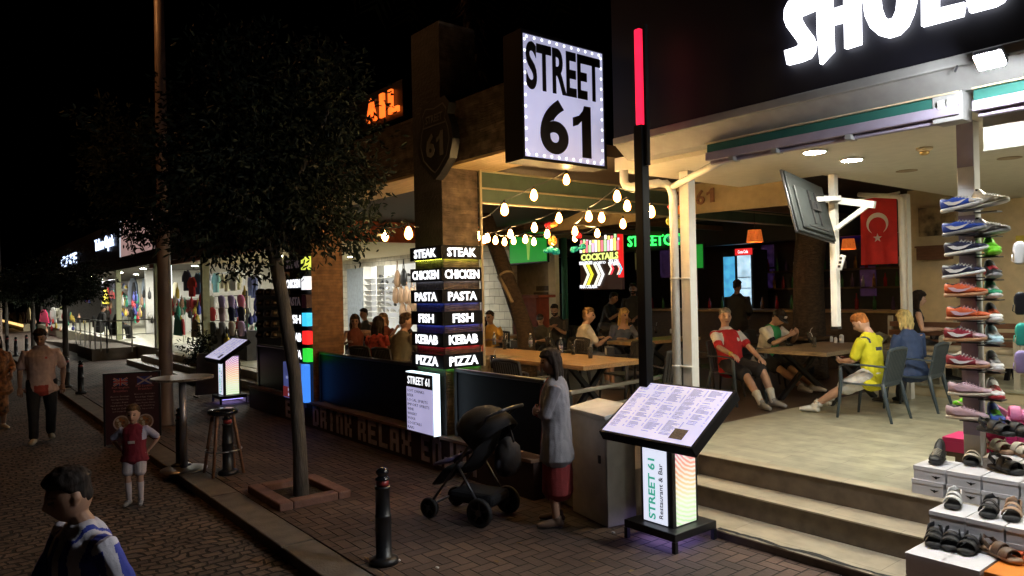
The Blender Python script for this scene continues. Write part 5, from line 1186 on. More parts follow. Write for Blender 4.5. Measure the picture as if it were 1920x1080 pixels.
table(-12.6, -11.3, 8.6, 9.4, 'wooden table beside the boy in the grey cap, far left back')
table(-11.0, -9.4, 5.75, 6.25, 'wooden table of the group between the two pillars')
table(-7.6, -6.4, 11.6, 12.4, 'dark wooden table in the shade left of the thick trunk', m='dwood')
table(-5.0, -3.6, 12.1, 12.7, 'dark table at the rear wall behind the bench', m='dwood')
TZ = FZ+.752
def glass(p, label, straw=True, fill='cola', lat='pale'):
    t = thing('tumbler', label, 'glass', p, 0, 'drinking glasses on the tables')
    MB().lathe([(.028, .001), (.034, .15), (.032, .15), (.026, .008)], n=16).build('glass', 'glass', t, True, world=False)
    MB().lathe([(.025, .009), (.0285, .075), (.0005, .075)], n=14).build('drink', fill, t, True, world=False)
    if straw: MB().tube([(.008, 0, .05), (.02, .0, .17), (.03, .0, .20), (.055, 0, .215)], .0035, 6).build('straw', 'whitec', t, world=False)
    return t
G0 = glass(at(925, 690, z=TZ), 'tall glass with straw on the long table, leftmost beside the pillar')
for px, py, lb in ((946, 655, 'glass with straws on the long table, behind the leftmost glass'), (1030, 650, 'glass with bent straw in the middle of the long table, left of the bottle'), (1075, 665, 'glass with straw on the long table, right of the plastic bottle'), (1107, 672, 'glass with straw on the long table, next to the napkin box')): dup(G0, at(px, py, z=TZ), random.uniform(0, 6), lb)
for px, py, lb in ((1195, 628, 'glass on the table of the blonde woman'), (1230, 625, 'small glass right of the black post'), (1526, 651, 'dark cola glass on the table of the man in the cap'), (1518, 640, 'tall glass behind the cola glass, with black straws')): dup(G0, at(px, py, z=TZ), random.uniform(0, 6), lb)
def bottle(p, label):
    t = thing('water_bottle', label, 'bottle', p, 0, 'plastic water bottles on the long table')
    MB().lathe([(.028, 0), (.031, .01), (.031, .12), (.028, .14), (.012, .18), (.011, .195)], n=14).build('body', 'bottle', t, True, world=False)
    MB().lathe([(.0145, .194), (.0145, .213), (.002, .214)], n=12).build('cap', 'whitec', t, True, world=False); MB().lathe([(.0318, .05), (.0318, .10)], n=14).build('paper_label', 'lilac', t, True, world=False)
    return t
B0 = bottle(at(1052, 661, z=TZ), 'water bottle in the middle of the long table, right of the bent straw glass')
dup(B0, at(927, 646, z=TZ), 0, 'water bottle on the long table beside the menu pillar'); dup(B0, at(995, 650, z=TZ), 0, 'water bottle on the long table in front of the boy in the cap')
def napkin(p, label, rz=-.5):
    t = thing('napkin_holder', label, 'napkin holder', p, rz, 'dark napkin boxes with round logo')
    MB().bb(-.07, .07, -.05, .05, 0, .12).build('box', 'black', t, world=False, bevel=.006)
    d = MB(); d.add([(-.0+.035*math.cos(2*PI*i/20), -.0515, .06+.05*math.sin(2*PI*i/20)) for i in range(20)], [tuple(range(20))]); d.build('round_logo', 'whitec', t, world=False); return t
N0 = napkin(at(1143, 667, z=TZ), 'dark napkin box with white disc at the right end of the long table')
dup(N0, at(963, 652, z=TZ), -.5, 'dark napkin box at the left of the long table behind the glasses'); dup(N0, V((-7.2, 11.7, TZ)), -.4, 'napkin box on the dark shaded table behind the white column'); dup(N0, V((-4.7, 12.2, TZ)), -.4, 'napkin box on the dark table by the rear wall')
def shaker(p, label, r=.022, h=.09):
    t = thing('shaker', label, 'shaker', p, 0, 'white table shakers')
    MB().lathe([(r, 0), (r*1.05, h*.6), (r*.95, h*.62)], n=12).build('body', 'whitec', t, True, world=False); MB().lathe([(r, h*.62), (r, h*.85), (r*.4, h)], n=12).build('lid', 'paper', t, True, world=False); return t
S0 = shaker(at(1559, 641, z=TZ), 'left white shaker by the white pole on the cap man\'s table')
dup(S0, at(1567, 643, z=TZ), 0, 'middle white shaker by the white pole on the cap man\'s table'); 
c_ = dup(S0, at(1578, 643, z=TZ), 0, 'taller white jar right of the two shakers'); c_.scale = (1.5, 1.5, 1.45)
for px, lb in ((1258, 'white shaker left of the white column'), (1266, 'second white shaker left of the white column, closest to it')): dup(S0, at(px, 625, z=TZ), 0, lb)
cn = tag(MB().lathe([(.05, 0), (.06, .02), (.055, .025), (.005, .02)], at(1480, 648, z=TZ), 18).build('ashtray', 'blackgloss', None, True), 'dark ashtray on the cap man\'s table', 'ashtray')
ph = MB(); 
for px, py in ((1497, 641), (1440, 644)): 
    p = at(px, py, z=TZ)
p = at(1497, 645, z=TZ); ph.box(p+V((0, 0, .006)), (.075, .15, .009), Matrix.Rotation(.6, 3, 'Z')); tag(ph.build('phone', 'blackgloss', None, bevel=.003), 'black phone lying on the cap man\'s table', 'phone')
cr = MB(); cz = TZ
p0 = at(990, 672, z=TZ); tcl = MB(); n = 10
for i in range(n):
    for j in range(7):
        pass
vs = []; fs = []
for i in range(n+1):
    for j in range(9):
        x_ = -8.15+.62*i/n; 
        if j <= 3: q = (x_, 6.22-.30*j/3-.0, TZ+.004)
        else: q = (x_, 5.90-.012*math.sin(i*1.9)-.01*(j-3)*math.sin(i*1.3), TZ+.004-.055*(j-3))
        vs.append(q)
for i in range(n):
    for j in range(8): fs.append((i*9+j, (i+1)*9+j, (i+1)*9+j+1, i*9+j+1))
tcl.add(vs, fs); o = tcl.build('cloth', mat('pale patterned cloth', (.38, .34, .24), .85, var=.6, scale=12), None, True); tag(o, 'crumpled patterned cloth hanging over the near edge of the long table', 'cloth')

# bench behind the blonde woman
be = thing('garden_bench', 'pale grey slatted garden bench with curved arms behind the shoe column', 'bench', (-4.3, 11.6, FZ+.18))
Z = FZ+.18; M['bench'] = mat('bench paint', (.42, .38, .30), .6, var=.12)
s_ = MB(); [s_.bb(-5.25, -3.35, y, y+.09, Z+.42, Z+.45) for y in (11.35, 11.45, 11.55, 11.65)]; s_.bb(-5.25, -3.35, 11.30, 11.345, Z+.28, Z+.44); s_.build('seat', 'bench', be, bevel=.006)
s_ = MB(); [s_.bb(-5.25, -3.35, 11.80+.03*i, 11.83+.03*i, Z+.52+.13*i, Z+.60+.13*i) for i in range(3)]; s_.build('backrest', 'bwood', be, bevel=.005)
for x in (-5.25, -4.3, -3.38):
    MB().bar((x, 11.35, Z), (x, 11.35, Z+.66), .06).bar((x, 11.85, Z), (x, 11.9, Z+.95), .06).loft([(x, 11.33, Z+.66), (x, 11.5, Z+.68), (x, 11.75, Z+.62), (x, 11.86, Z+.56)], [.035]*4, 8).loft([(x, 11.36, Z+.42), (x, 11.5, Z+.52), (x, 11.7, Z+.6)], [.025]*3, 8).build('arm_frame', 'bench', be)
M['cush'] = mat('beige cushion', (.42, .36, .26), .85)
MB().bb(-5.2, -3.4, 11.36, 11.74, Z+.452, Z+.53).build('cushion', 'cush', be, bevel=.03)

# the white pole with television, bracket and sockets
wp = thing('white_pole', 'white square pole hanging from the ceiling edge, carrying the television bracket', 'pole', (-4.15, 8.06, 1.75))
pxw = at(1565, 480, Y=8.06).x; zb0 = at(1568, 617, Y=8.06).z
MB().bb(pxw-.038, pxw+.038, 8.02, 8.10, zb0+.03, 3.36).build('pole', 'white', wp, bevel=.004); MB().bb(pxw-.042, pxw+.042, 8.015, 8.105, zb0, zb0+.029).build('end_cap', 'black', wp)
YB = 7.96
a1 = at(1640, 384, Y=YB)
MB().bar(at(1530, 371, Y=YB), a1, .05, .075).bar(at(1630, 383, Y=YB), at(1569, 428, Y=YB), .035, .05).build('bracket_arm', 'white', wp)
so = MB(); p = at(1577, 492, Y=YB); so.box(p, (.055, .04, .17), Matrix.Rotation(R_(18), 3, 'Y')); so.build('socket_strip', 'whitec', wp, bevel=.006)
sk = MB(); [sk.box(p+V((-.011*i, -.022, -.045*i)), (.03, .008, .028)) for i in (-1, 0, 1)]; sk.build('socket', 'black', wp)
qa, qb, qc, qd = at(1460, 314, t=7.35), at(1537, 352, t=8.25), at(1567, 455, t=8.15), at(1500, 437, t=7.3)
ux = ((qb-qa)+(qc-qd)).normalized(); uy = ((qa-qd)+(qb-qc)); uy = (uy-ux*uy.dot(ux)).normalized(); nn = ux.cross(uy); ctr = (qa+qb+qc+qd)/4
w = ((qb-qa).length+(qc-qd).length)/2; h_ = ((qa-qd).length+(qb-qc).length)/2; Rtv = Matrix((ux, uy, nn)).transposed()
M['tvgrey'] = mat('tv back grey', (.022, .026, .027), .5, spec=.25)
tv = thing('wall_television', 'grey backed television hung at a tilt on the white pole, seen from behind', 'television', ctr)
MB().box(ctr-nn*.012, (w, h_, .024), Rtv).build('screen_panel', 'dsteel', tv, bevel=.006)
m = MB(); m.box(ctr+nn*.012, (w*.97, h_*.96, .024), Rtv); m.box(ctr+nn*.035-uy*h_*.08, (w*.78, h_*.68, .022), Rtv); m.build('back_cover', 'tvgrey', tv, bevel=.012)
m = MB(); [m.box(ctr+nn*.052+ux*x_-uy*.02, (.045, h_*.55, .014), Rtv) for x_ in (-.09, .11)]; m.box(ctr+nn*.062+ux*.02, (.28, .10, .016), Rtv); m.build('mount_plate', 'black', tv)
m = MB(); m.box(ctr+nn*.048-uy*h_*.36, (w*.5, .012, .008), Rtv); m.build('vent_slot', 'black', tv)
MB().bar(ctr+nn*.06, at(1532, 373, Y=YB), .05, .06).build('swing_arm', 'dsteel', tv); MB().bar((ctr+nn*.06).lerp(at(1532, 373, Y=YB), .3)+V((0, 0, .05)), at(1575, 371, Y=YB-.03), .035, .05).build('swing_arm', 'whitec', tv)
# flag
fx0, fx1 = at(1612, 392, Y=11.6), at(1683, 494, Y=11.6)
fg = thing('red_flag', 'hanging red flag with white crescent and star', 'flag', (fx0.x, 11.6, fx1.z))
wd, hgt_ = fx1.x-fx0.x, at(1612, 376, Y=11.6).z-fx1.z
m = MB(); n, k = 14, 12; vs = []
for i in range(n+1):
    for j in range(k+1): vs.append((fx0.x+wd*i/n, 11.6+.02*math.sin(i*.9+j*.2)*(1-j/k*.4), fx1.z+hgt_*j/k+.05*(i/n)*(j/k)))
m.add(vs, [(i*(k+1)+j, (i+1)*(k+1)+j, (i+1)*(k+1)+j+1, i*(k+1)+j+1) for i in range(n) for j in range(k)]); m.build('cloth', 'flagred', fg, True)
cx, cz = fx0.x+wd*.5, fx1.z+hgt_*.62; R1 = wd*.30; cres = []
for i in range(25): g = PI*.5-PI*.86+2*PI*.86*i/24+PI; cres.append((R1*math.sin(g-PI/2-PI*.5)*1., R1*math.cos(g-PI/2-PI*.5)))
def arc(r, cx_, cz_, a0, a1, n): return [(cx_+r*math.cos(a0+(a1-a0)*i/n), cz_+r*math.sin(a0+(a1-a0)*i/n)) for i in range(n+1)]
out = arc(R1, 0, 0, R_(-60), R_(240), 26); inn = arc(R1*.80, 0, -R1*.22, R_(222), R_(-42), 22)
e = MB(); e.prism(out+inn, (cx, 11.575, cz), XF, ZF, .004)
st_ = [(R1*.42*(1 if i % 2 == 0 else .4)*math.sin(PI*i/5), R1*.42*(1 if i % 2 == 0 else .4)*math.cos(PI*i/5)) for i in range(10)]
e.prism(st_[::-1], (cx+.0, 11.575, cz-R1*1.35), XF, ZF, .004); e.build('crescent_and_star', 'whitec', fg)
MB().bar((fx0.x-.3, 11.62, fx1.z+hgt_+.0), (fx1.x+.05, 11.62, fx1.z+hgt_+.06), .03).build('hanging_rod', 'white', fg)
wb = at(1721, 488, Y=12.8); wc = at(1783, 462, Y=12.8); o = thing('wall_box', 'brown wooden box fixed to the cream rear wall', 'wall box', (wb.x, 12.8, wb.z))
MB().bb(wb.x, wc.x, 12.74, 12.899, wb.z, wc.z).build('box', 'bwood', o, bevel=.008); MB().bb(wb.x-.02, wc.x+.02, 12.73, 12.896, wc.z+.001, wc.z+.03).build('lid', 'bwood', o)
nb = at(1905, 466, Y=12.8); nc = at(1922, 441, Y=12.8)
no_ = MB().bb(nb.x, nc.x+.05, 12.80, 12.83, nb.z, nc.z).build('board', mat('yellow notice', (.6, .5, .08), .6), None); no_.name = 'notice'; tag(no_, 'small yellow notice on the dark band at the right edge', 'notice')
wpz = at(1690, 362, Y=10.3); pipe = MB(); pipe.tube([at(1610, 365, Y=10.6), at(1682, 368, Y=10.5), at(1688, 372, Y=10.5), at(1690, 385, Y=10.5), V((at(1690, 385, Y=10.5).x, 10.5, FZ))], .036, 10); tag(pipe.build('drain_pipe', 'white', None, True), 'white drain pipe bending down beside the red flag', 'pipe')

# bar: counter, stools, fridge, bottles, shelves
ba = thing('bar_counter', 'long dark bar counter at the back of the restaurant', 'bar', (-8.5, 13.6, FZ))
MB().bb(-13, -5.6, 13.8, 14.3, FZ, 1.55).build('front', 'dwood', ba); MB().bb(-13.1, -5.5, 13.65, 14.4, 1.552, 1.60).build('countertop', 'wood', ba, bevel=.008)
MB().bb(-10.3, -5.6, 15.3, 15.58, 2.0, 2.04).bb(-10.3, -5.6, 15.3, 15.58, 2.4, 2.44).build('shelf', 'dwood', ba)
rnd = random.Random(12); bm_ = [mat('bottle glass %d' % i, c, .12) for i, c in enumerate(((.25, .12, .03), (.04, .14, .05), (.5, .5, .55), (.3, .02, .03), (.08, .05, .12)))]
bts = None
for i in range(60):
    z = (1.60, 2.04, 2.44)[i % 3]; y = 14.15 if z == 1.60 else 15.42; x = -12.4+i*.115 if z == 1.6 else -10.2+i*.077
    hh = rnd.uniform(.24, .32); o = MB().lathe([(.035, 0), (.036, hh*.6), (.014, hh*.75), (.013, hh)], (x, y, z), 10).build('liquor_bottle', bm_[i % 5], None, True); tag(o, 'liquor bottle standing on the dark bar', 'bottle', 'bottles at the bar')
fa_, fb_ = at(1356, 482, Y=14.6), at(1408, 545, Y=14.6); fr_ = thing('drinks_fridge', 'lit drinks fridge with glowing red header behind the bar', 'fridge', (fa_.x, 14.7, 1.6))
xm = at(1381, 500, Y=14.6).x
MB().bb(fa_.x-.06, fb_.x+.06, 14.62, 15.2, 1.2, fa_.z+.14).build('cabinet', 'black', fr_)
gd = emit('fridge glow blue', (.10, .55, .95), .75, .35, 6); gw = emit('fridge glow white', (.55, .80, .98), .95, .3, 6)
MB().bb(fa_.x, xm-.06, 14.605, 14.618, 1.3, fa_.z).build('blue_door', gd, fr_); MB().bb(xm+.02, fb_.x, 14.605, 14.618, 1.3, fa_.z+.01).build('white_door', gw, fr_)
sh_ = MB(); [sh_.bb(xm+.02, fb_.x, 14.595, 14.604, z, z+.018) for z in (1.55, 1.8, 2.05, 2.3)]; sh_.build('shelf', 'steel', fr_)
MB().bb(xm-.02, fb_.x+.05, 14.58, 14.61, fa_.z+.02, fa_.z+.17).build('red_header', emit('red header', (1, .03, .03), .8), fr_)
l = MB(); addtext(l, 'Coca-Cola', (xm+.06, 14.58, fa_.z+.06), XF, ZF, fb_.x-xm-.1, .075, .008, .004); l.build('header_lettering', 'signw', fr_)
po = thing('podium', 'red brown wooden reception podium beside the leaning trunk', 'podium', at(985, 620, Y=9.6)); a, b = at(962, 600, Y=9.6), at(1005, 553, Y=9.6)
MB().bb(a.x, b.x, 9.6, 9.95, FZ, b.z-.06).build('body', 'rwood', po); MB().bb(a.x-.05, b.x+.16, 9.53, 10.0, b.z-.058, b.z).build('top', 'rwood', po, bevel=.01)

# string lights
BUL = [(1062, 335, 8.0), (1001, 364, 7.4), (946, 391, 6.9), (1157, 366, 7.2), (1176, 384, 7.6), (1048, 407, 8.2), (1104, 404, 7.8), (1128, 406, 8.2), (1002, 425, 8.8), (1168, 418, 8.6), (957, 437, 9.5), (1078, 432, 9.0), (1120, 436, 9.6), (914, 445, 9.4), (908, 448, 10.4), (929, 449, 10), (946, 452, 10.6), (963, 450, 11), (985, 447, 10), (1001, 452, 11), (1078, 445, 11), (1026, 437, 9.6), (1038, 450, 9.8), (898, 441, 9), (766, 435, 6.6), (722, 440, 7.6), (1221, 395, 7)]
def bulb(p):
    t = thing('string_bulb', 'bare glowing filament bulb hanging from the string lights', 'light bulb', p, 0, 'bulbs of the string lights')
    MB().lathe([(.012, .05), (.024, .036), (.038, -.002), (.041, -.024), (.036, -.048), (.020, -.066), (.004, -.072)], n=16).build('glass_bulb', 'bulb', t, True, world=False)
    MB().lathe([(.0135, .03), (.0135, .075), (.006, .085)], n=10).build('socket', 'black', t, True, world=False); return t
bp0 = None; bpos = []
for px, py, dep in BUL:
    p = at(px, py, t=dep); bpos.append(p)
    if bp0 is None: bp0 = bulb(p)
    else: dup(bp0, p)
dim = bpos[-1]
def cable(label, ids, ends=None):
    pts = [bpos[i]+V((0, 0, .085)) for i in ids]; pts = ([ends[0]] if ends and ends[0] else [])+pts+([ends[1]] if ends and ends[1] else [])
    sm = []
    for a, b in zip(pts, pts[1:]):
        for j in range(6): t_ = j/6; sm.append(a.lerp(b, t_)-V((0, 0, .05*(a-b).length*4*t_*(1-t_)*.5)))
    o = MB().tube(sm+[pts[-1]], .006, 5).build('light_cable', 'black', None); tag(o, label, 'cable')
cable('dark light cable sagging from the menu pillar up to the box sign', [2, 1, 0], (V((-7.14, 5.2, 3.0)), at(1066, 318, t=8.2)))
cable('dark light cable running behind the black post', [12, 11, 6, 3], (at(1090, 440, t=10), at(1195, 361, t=6.9)))
cable('light cable low over the leaning trunk', [13, 14, 10, 8, 5, 7, 4], None)
cable('rearmost light cable in front of the green screen', [15, 16, 17, 18, 19, 20], None)
cable('light cable between the two stone pillars', [25, 24], (at(690, 415, t=8.5), at(786, 425, t=6.2)))
# coloured cloth lanterns
LANT = [(1027, 425, 9.8, 'red'), (1037, 422, 9.8, 'orange'), (1036, 452, 9.8, 'orange'), (1028, 468, 9.8, 'teal'), (1042, 472, 9.8, 'teal'), (1085, 440, 10, 'red'), (1078, 468, 10, 'teal'), (1090, 462, 10, 'teal'), (1260, 387, 8.3, 'red'), (1268, 392, 8.35, 'orange'), (1259, 415, 8.3, 'yellow'), (1268, 420, 8.35, 'yellow'), (1260, 446, 8.3, 'teal'), (1268, 448, 8.35, 'teal')]
LC = {'red': emit('red lantern', (.8, .02, .03), .30, .6, 20), 'orange': emit('orange lantern', (1, .25, .03), .55, .6, 20), 'teal': emit('teal lantern', (.02, .45, .36), .22, .6, 20), 'yellow': emit('yellow lantern', (.6, .5, .05), .30, .6, 20)}
for i, (px, py, d, c) in enumerate(LANT):
    p = at(px, py, t=d); lm_ = MB(); rn = random.Random(i)
    for q_ in range(5):
        g = rn.uniform(0, 6.28); dd = V((math.cos(g)*.028, math.sin(g)*.028, rn.uniform(-.02, .02))); lm_.ball(p+dd, (rn.uniform(.03, .05), rn.uniform(.03, .05), rn.uniform(.025, .05)), 10, 7)
    o = lm_.build('lantern', LC[c], None, True)
    tag(o, '%s cloth ball lantern %s' % (c, 'beside the white column' if i > 7 else 'in the cluster among the string lights near the green screen' if i < 5 else 'between the green screen and the cocktail sign'), 'lantern', 'coloured ball lanterns')
for px, d, z0, z1, lb in ((1032, 9.85, 412, 480, 'thin cord holding the lantern cluster near the green screen'), (1264, 8.3, 370, 455, 'thin cord holding the lanterns beside the white column')):
    o = MB().tube([at(px, z0, t=d), at(px, z1, t=d)], .004, 5).build('cord', 'black', None); tag(o, lb, 'cord')
M['wick'] = emit('woven lamp shade', (1, .20, .03), .42, .5, 40)
for px, py, d, lb in ((1415, 443, 12.5, 'woven orange lamp hanging over the bar, left one'), (1591, 458, 14.5, 'small woven orange lamp between the white pole and the red flag')):
    p = at(px, py, t=d); t = thing('pendant_lamp', lb, 'lamp', p); MB().lathe([(.11, .11), (.14, -.10), (.135, -.10), (.105, .11)], p, 20).build('shade', 'wick', t); MB().tube([p+V((0, 0, .1)), p+V((0, 0, .5))], .006, 5).build('cord', 'black', t)
    b = MB(); [b.ball(p+V((s*.05, 0, -.02)), .03, 8, 6) for s in (-1, 1)]; b.build('bulb', 'bulb', t)
a, b = at(1570, 655, Y=15.4), at(1610, 625, Y=15.4); o = MB().bb(at(1565, 440, Y=15.5).x, at(1612, 440, Y=15.5).x, 15.45, 15.5, at(1590, 443, Y=15.5).z, at(1590, 430, Y=15.5).z).build('violet_strip', emit('violet strip', (.25, .03, 1), 1.0), None); tag(o, 'violet glowing strip light behind the red flag', 'light')
# ------------------------------------------------------------------ shoe shop goods
for nm, c in (('s_blue', (.02, .07, .42)), ('s_navy', (.012, .016, .05)), ('s_black', (.012, .012, .014)), ('s_orange', (.62, .11, .03)), ('s_burg', (.24, .012, .03)), ('s_pink', (.58, .40, .44)), ('s_white', (.70, .69, .66)), ('s_cream', (.62, .55, .42)), ('s_neon', (.22, .75, .03)), ('s_green', (.02, .30, .14)), ('s_sky', (.42, .60, .66)), ('s_grey', (.28, .28, .29)), ('s_red', (.48, .03, .04)), ('s_gum', (.42, .22, .11)), ('s_tan', (.42, .26, .16)), ('s_brown', (.12, .07, .045)), ('s_cobalt', (.03, .08, .36)), ('s_lilac', (.42, .32, .58)), ('s_hot', (.75, .22, .42)), ('s_teal', (.04, .42, .32))):
    M[nm] = mat(nm[2:]+' shoe leather', c, .5, var=.08, bump=.08, bscale=120)
def sections(mb, sec, n=9, mi=0):
    """closed shell over a foot outline: sec = (x, half width, z bottom, z top)"""
    vs = []; k = 2*n
    for x, w, z0, z1 in sec:
        for i in range(k):
            g = 2*PI*i/k; c, s_ = math.cos(g), math.sin(g)
            vs.append((x, w*(abs(c)**.75)*(1 if c > 0 else -1), z0+(z1-z0)*(.5+.5*(abs(s_)**.8)*(1 if s_ > 0 else -1))))
    fs = [(i*k+j, i*k+(j+1) % k, (i+1)*k+(j+1) % k, (i+1)*k+j) for i in range(len(sec)-1) for j in range(k)]
    fs += [tuple(range(k-1, -1, -1)), tuple(range((len(sec)-1)*k, len(sec)*k))]
    return mb.add(vs, fs, mi)
def sneaker(label, high=False):
    t = thing('trainer', label, 'shoe', (0, 0, 0), 0)
    sections(MB(), [(-.146, .022, .002, .026), (-.135, .036, 0, .030), (-.06, .036, 0, .028), (.05, .046, 0, .028), (.10, .044, .001, .030), (.138, .030, .006, .032), (.152, .012, .012, .030)]).build('sole', 's_white', t, True, world=False)
    hh = .15 if high else .098
    sections(MB(), [(-.140, .018, .025, hh*.9), (-.130, .032, .022, hh), (-.075, .034, .022, hh*.90), (-.03, .037, .022, .092), (.02, .041, .022, .078), (.07, .043, .022, .060), (.115, .038, .022, .050), (.142, .020, .024, .040)]).build('upper', 's_blue', t, True, world=False)
    m = MB(); sections(m, [(.075, .0445, .023, .060), (.115, .0395, .023, .0515), (.145, .020, .024, .041)]); m.build('toe_cap', 's_white', t, True, world=False)
    m = MB()
    for sg in (-1, 1):
        pts = [(-.105, .068), (-.07, .040), (-.03, .032), (.01, .038), (.068, .060), (.0, .052), (-.04, .054), (-.065, .066)]
        m.prism(pts[::-1] if sg > 0 else pts, (0, sg*.0405, 0), (1, 0, 0), (0, -sg*.02, 1), .004 if sg < 0 else -.004)
    m.build('side_mark', 's_white', t, world=False)
    m = MB()
    for i in range(5): x = -.02+.022*i; z = .094-.0068*i; m.loft([(x, -.026, z-.008), (x+.004, 0, z+.003), (x, .026, z-.008)], [.0045]*3, 6)
    m.build('laces', 's_white', t, True, world=False)
    m = MB(); sections(m, [(-.128, .020, hh*.6, hh+.003), (-.08, .026, hh*.6, hh*.92), (-.045, .022, .06, .096)]); m.build('collar', 'rubber', t, True, world=False)
    return t
PXs = -2.20
SN = sneaker('blue trainer with white side mark, topmost of the shoes on the white column')
SN.scale = (1.02, 1.1, 1.15)
lv = [at(1812, y, Y=6.26).z for y in (392, 438, 476, 519, 556, 600, 640, 690, 741, 786)]
LEFT = [('s_blue', 's_white', 's_white', 's_white', 'blue trainer with white side mark, topmost of the shoes on the white column'), ('s_blue', 's_white', 's_grey', 's_blue', 'blue trainer with white side mark, second from the top on the column'), ('s_navy', 's_white', 's_white', 's_navy', 'black trainer with white mark, upper one of the black pair, above the other black one'), ('s_navy', 's_white', 's_white', 's_navy', 'black trainer with white mark, lower one of the black pair, above the orange ones'), ('s_orange', 's_pink', 's_gum', 's_orange', 'orange trainer with gum sole, upper one of the orange pair'), ('s_orange', 's_pink', 's_gum', 's_orange', 'orange trainer with gum sole, lower one of the orange pair'), ('s_burg', 's_white', 's_gum', 's_pink', 'burgundy trainer, upper one of the burgundy pair under the orange ones'), ('s_burg', 's_white', 's_gum', 's_pink', 'burgundy trainer, lower one of the burgundy pair'), ('s_pink', 's_pink', 's_cream', 's_pink', 'pale pink trainer, upper one of the pale pair'), ('s_pink', 's_pink', 's_cream', 's_pink', 'pale pink trainer, lowest shoe on the column')]
RIGHT = [('s_cream', 's_white', 's_white', 's_cream', 'cream shoe at the top right of the column'), ('s_grey', 's_white', 's_grey', 's_grey', 'grey knitted shoe right of the column below the cream one'), ('s_neon', 's_neon', 's_neon', 's_neon', 'neon green shoe right of the column'), ('s_black', 's_red', 's_grey', 's_black', 'black shoe with red detail right of the column'), ('s_green', 's_white', 's_white', 's_green', 'green and white high shoe right of the column'), ('s_black', 's_orange', 's_white', 's_white', 'black, white and orange high shoe right of the column'), ('s_sky', 's_white', 's_sky', 's_sky', 'pale blue high shoe right of the burgundy pair'), ('s_black', 's_white', 's_white', 's_white', 'black and white high shoe right of the lower burgundy one'), ('s_white', 's_red', 's_red', 's_white', 'white and red high shoe right of the upper pale pink one'), ('s_cobalt', 's_neon', 's_cobalt', 's_cobalt', 'blue shoe with neon laces, lowest at the right of the column')]
HI = sneaker('cream shoe at the top right of the column', True); HI.scale = (.95, 1.1, 1.1)
for i in range(10):
    a = LEFT[i]; mm = dict(upper=a[0], side_mark=a[1], sole=a[2], toe_cap=a[3], laces=a[1])
    if i == 0: o = SN
    else: o = dup(SN, label=a[4])
    xc = at(1811, 500, Y=6.25).x; z = lv[i]
    o.location = (xc+.012*((i*7) % 3-1), 6.235, z); o.rotation_euler = (0, R_(-8 if i < 4 else -3), R_(-4+3*(i % 3))); o['group'] = 'trainers shown on the white column'
    for ch in o.children:
        k = mm.get(ch.name.split('.')[0])
        if k: ch.material_slots[0].link = 'OBJECT'; ch.material_slots[0].material = M[k]
    a = RIGHT[i]; mm = dict(upper=a[0], side_mark=a[1], sole=a[2], toe_cap=a[3], laces=a[1])
    o = HI if i == 0 else dup(HI, label=a[4])
    o.location = (at(1858, 500, Y=6.3).x, 6.33, z-.02+(.03 if i == 0 else 0)); o.rotation_euler = (0, R_(-6), R_(-62 if i not in (0, 1) else -20)); o['group'] = 'trainers shown on the white column'
    for ch in o.children:
        k = mm.get(ch.name.split('.')[0])
        if k: ch.material_slots[0].link = 'OBJECT'; ch.material_slots[0].material = M[k]
    MB().bb(xc-.06, xc+.10, 6.22, 6.338, z-.012, z-.004).build('shoe_bracket', 'dsteel', sh); MB().bb(-2.138, -1.98, 6.3, 6.42, z-.034, z-.026).build('shoe_bracket', 'dsteel', sh)
for i, c_ in enumerate(('s_black', 's_black', 's_black', 's_white', 's_neon')):
    z = lv[4+i]+.02 if i < 4 else lv[9]+.03
    o = dup(HI, V((-2.30, 6.55, z)), R_(150), ('black high shoe behind the column, %s' % ('level with the upper orange trainer', 'level with the lower orange trainer', 'level with the upper burgundy trainer')[i] if i < 3 else 'grey white high shoe behind the column above the pale pink trainer' if i == 3 else 'yellow green shoe behind the lowest pale pink trainer'), 'trainers shown on the white column', dict(upper=c_, toe_cap=c_, laces=c_, side_mark='s_white', sole='s_grey'))

def shoebox(label, w=.228, d=.34, h=.112, m='paper', mark=True):
    t = thing('shoe_box', label, 'shoe box', (0, 0, 0), 0, 'shoe boxes of the display')
    MB().bb(-w/2+.003, w/2-.003, 0.001, d-.003, 0, h-.034).build('box', m, t, world=False)
    MB().bb(-w/2, w/2, -.003, d, h-.033, h-.001).build('lid', m, t, world=False, bevel=.002)
    if mark:
        e = MB(); 
        for sg in (-1, 1): e.prism([(0, -.006), (sg*.016, -.001), (sg*.034, .012), (sg*.020, .010), (0, .006)][::sg], (w*.22, -.0008, .040), XF, ZF, .0008)
        e.add([(w*.22+.009*math.cos(2*PI*i/12), -.0022, .040+.012*math.sin(2*PI*i/12)) for i in range(12)], [tuple(range(12))])
        e.build('winged_emblem', 'black', t, world=False)
    return t
SB = shoebox('white shoe box, upper left corner of the display on the terrace edge'); 
def box(x, y, z, lb, mats=None, rz=0., src=None): return dup(src or SB, V((x, y, z)), rz, lb, None, mats)
SB.location = (-2.365, 5.945, FZ+.113)
box(-2.375, 5.935, FZ+.010, 'white shoe box, lower left corner of the row on the terrace edge')
nm = ('second', 'third', 'fourth', 'fifth', 'sixth')
PB = shoebox('white box without emblem', mark=False); 
for i in range(1, 6):
    src = SB if i == 1 else PB
    box(-2.365+.238*i, 5.945, FZ+.113, 'white shoe box on the terrace edge, upper one of the %s stack from the left' % nm[i-1], src=src); box(-2.37+.238*i, 5.935+.01*(i % 2), FZ+.010, 'white shoe box on the terrace edge, lower one of the %s stack from the left' % nm[i-1], src=src)
PB.location = (-2.08, 5.50, .268+.104); PB['label'] = 'white shoe box on the middle step under the white sandal'
box(-2.085, 5.50, .267, 'lower white shoe box on the middle step at the left end', src=PB)
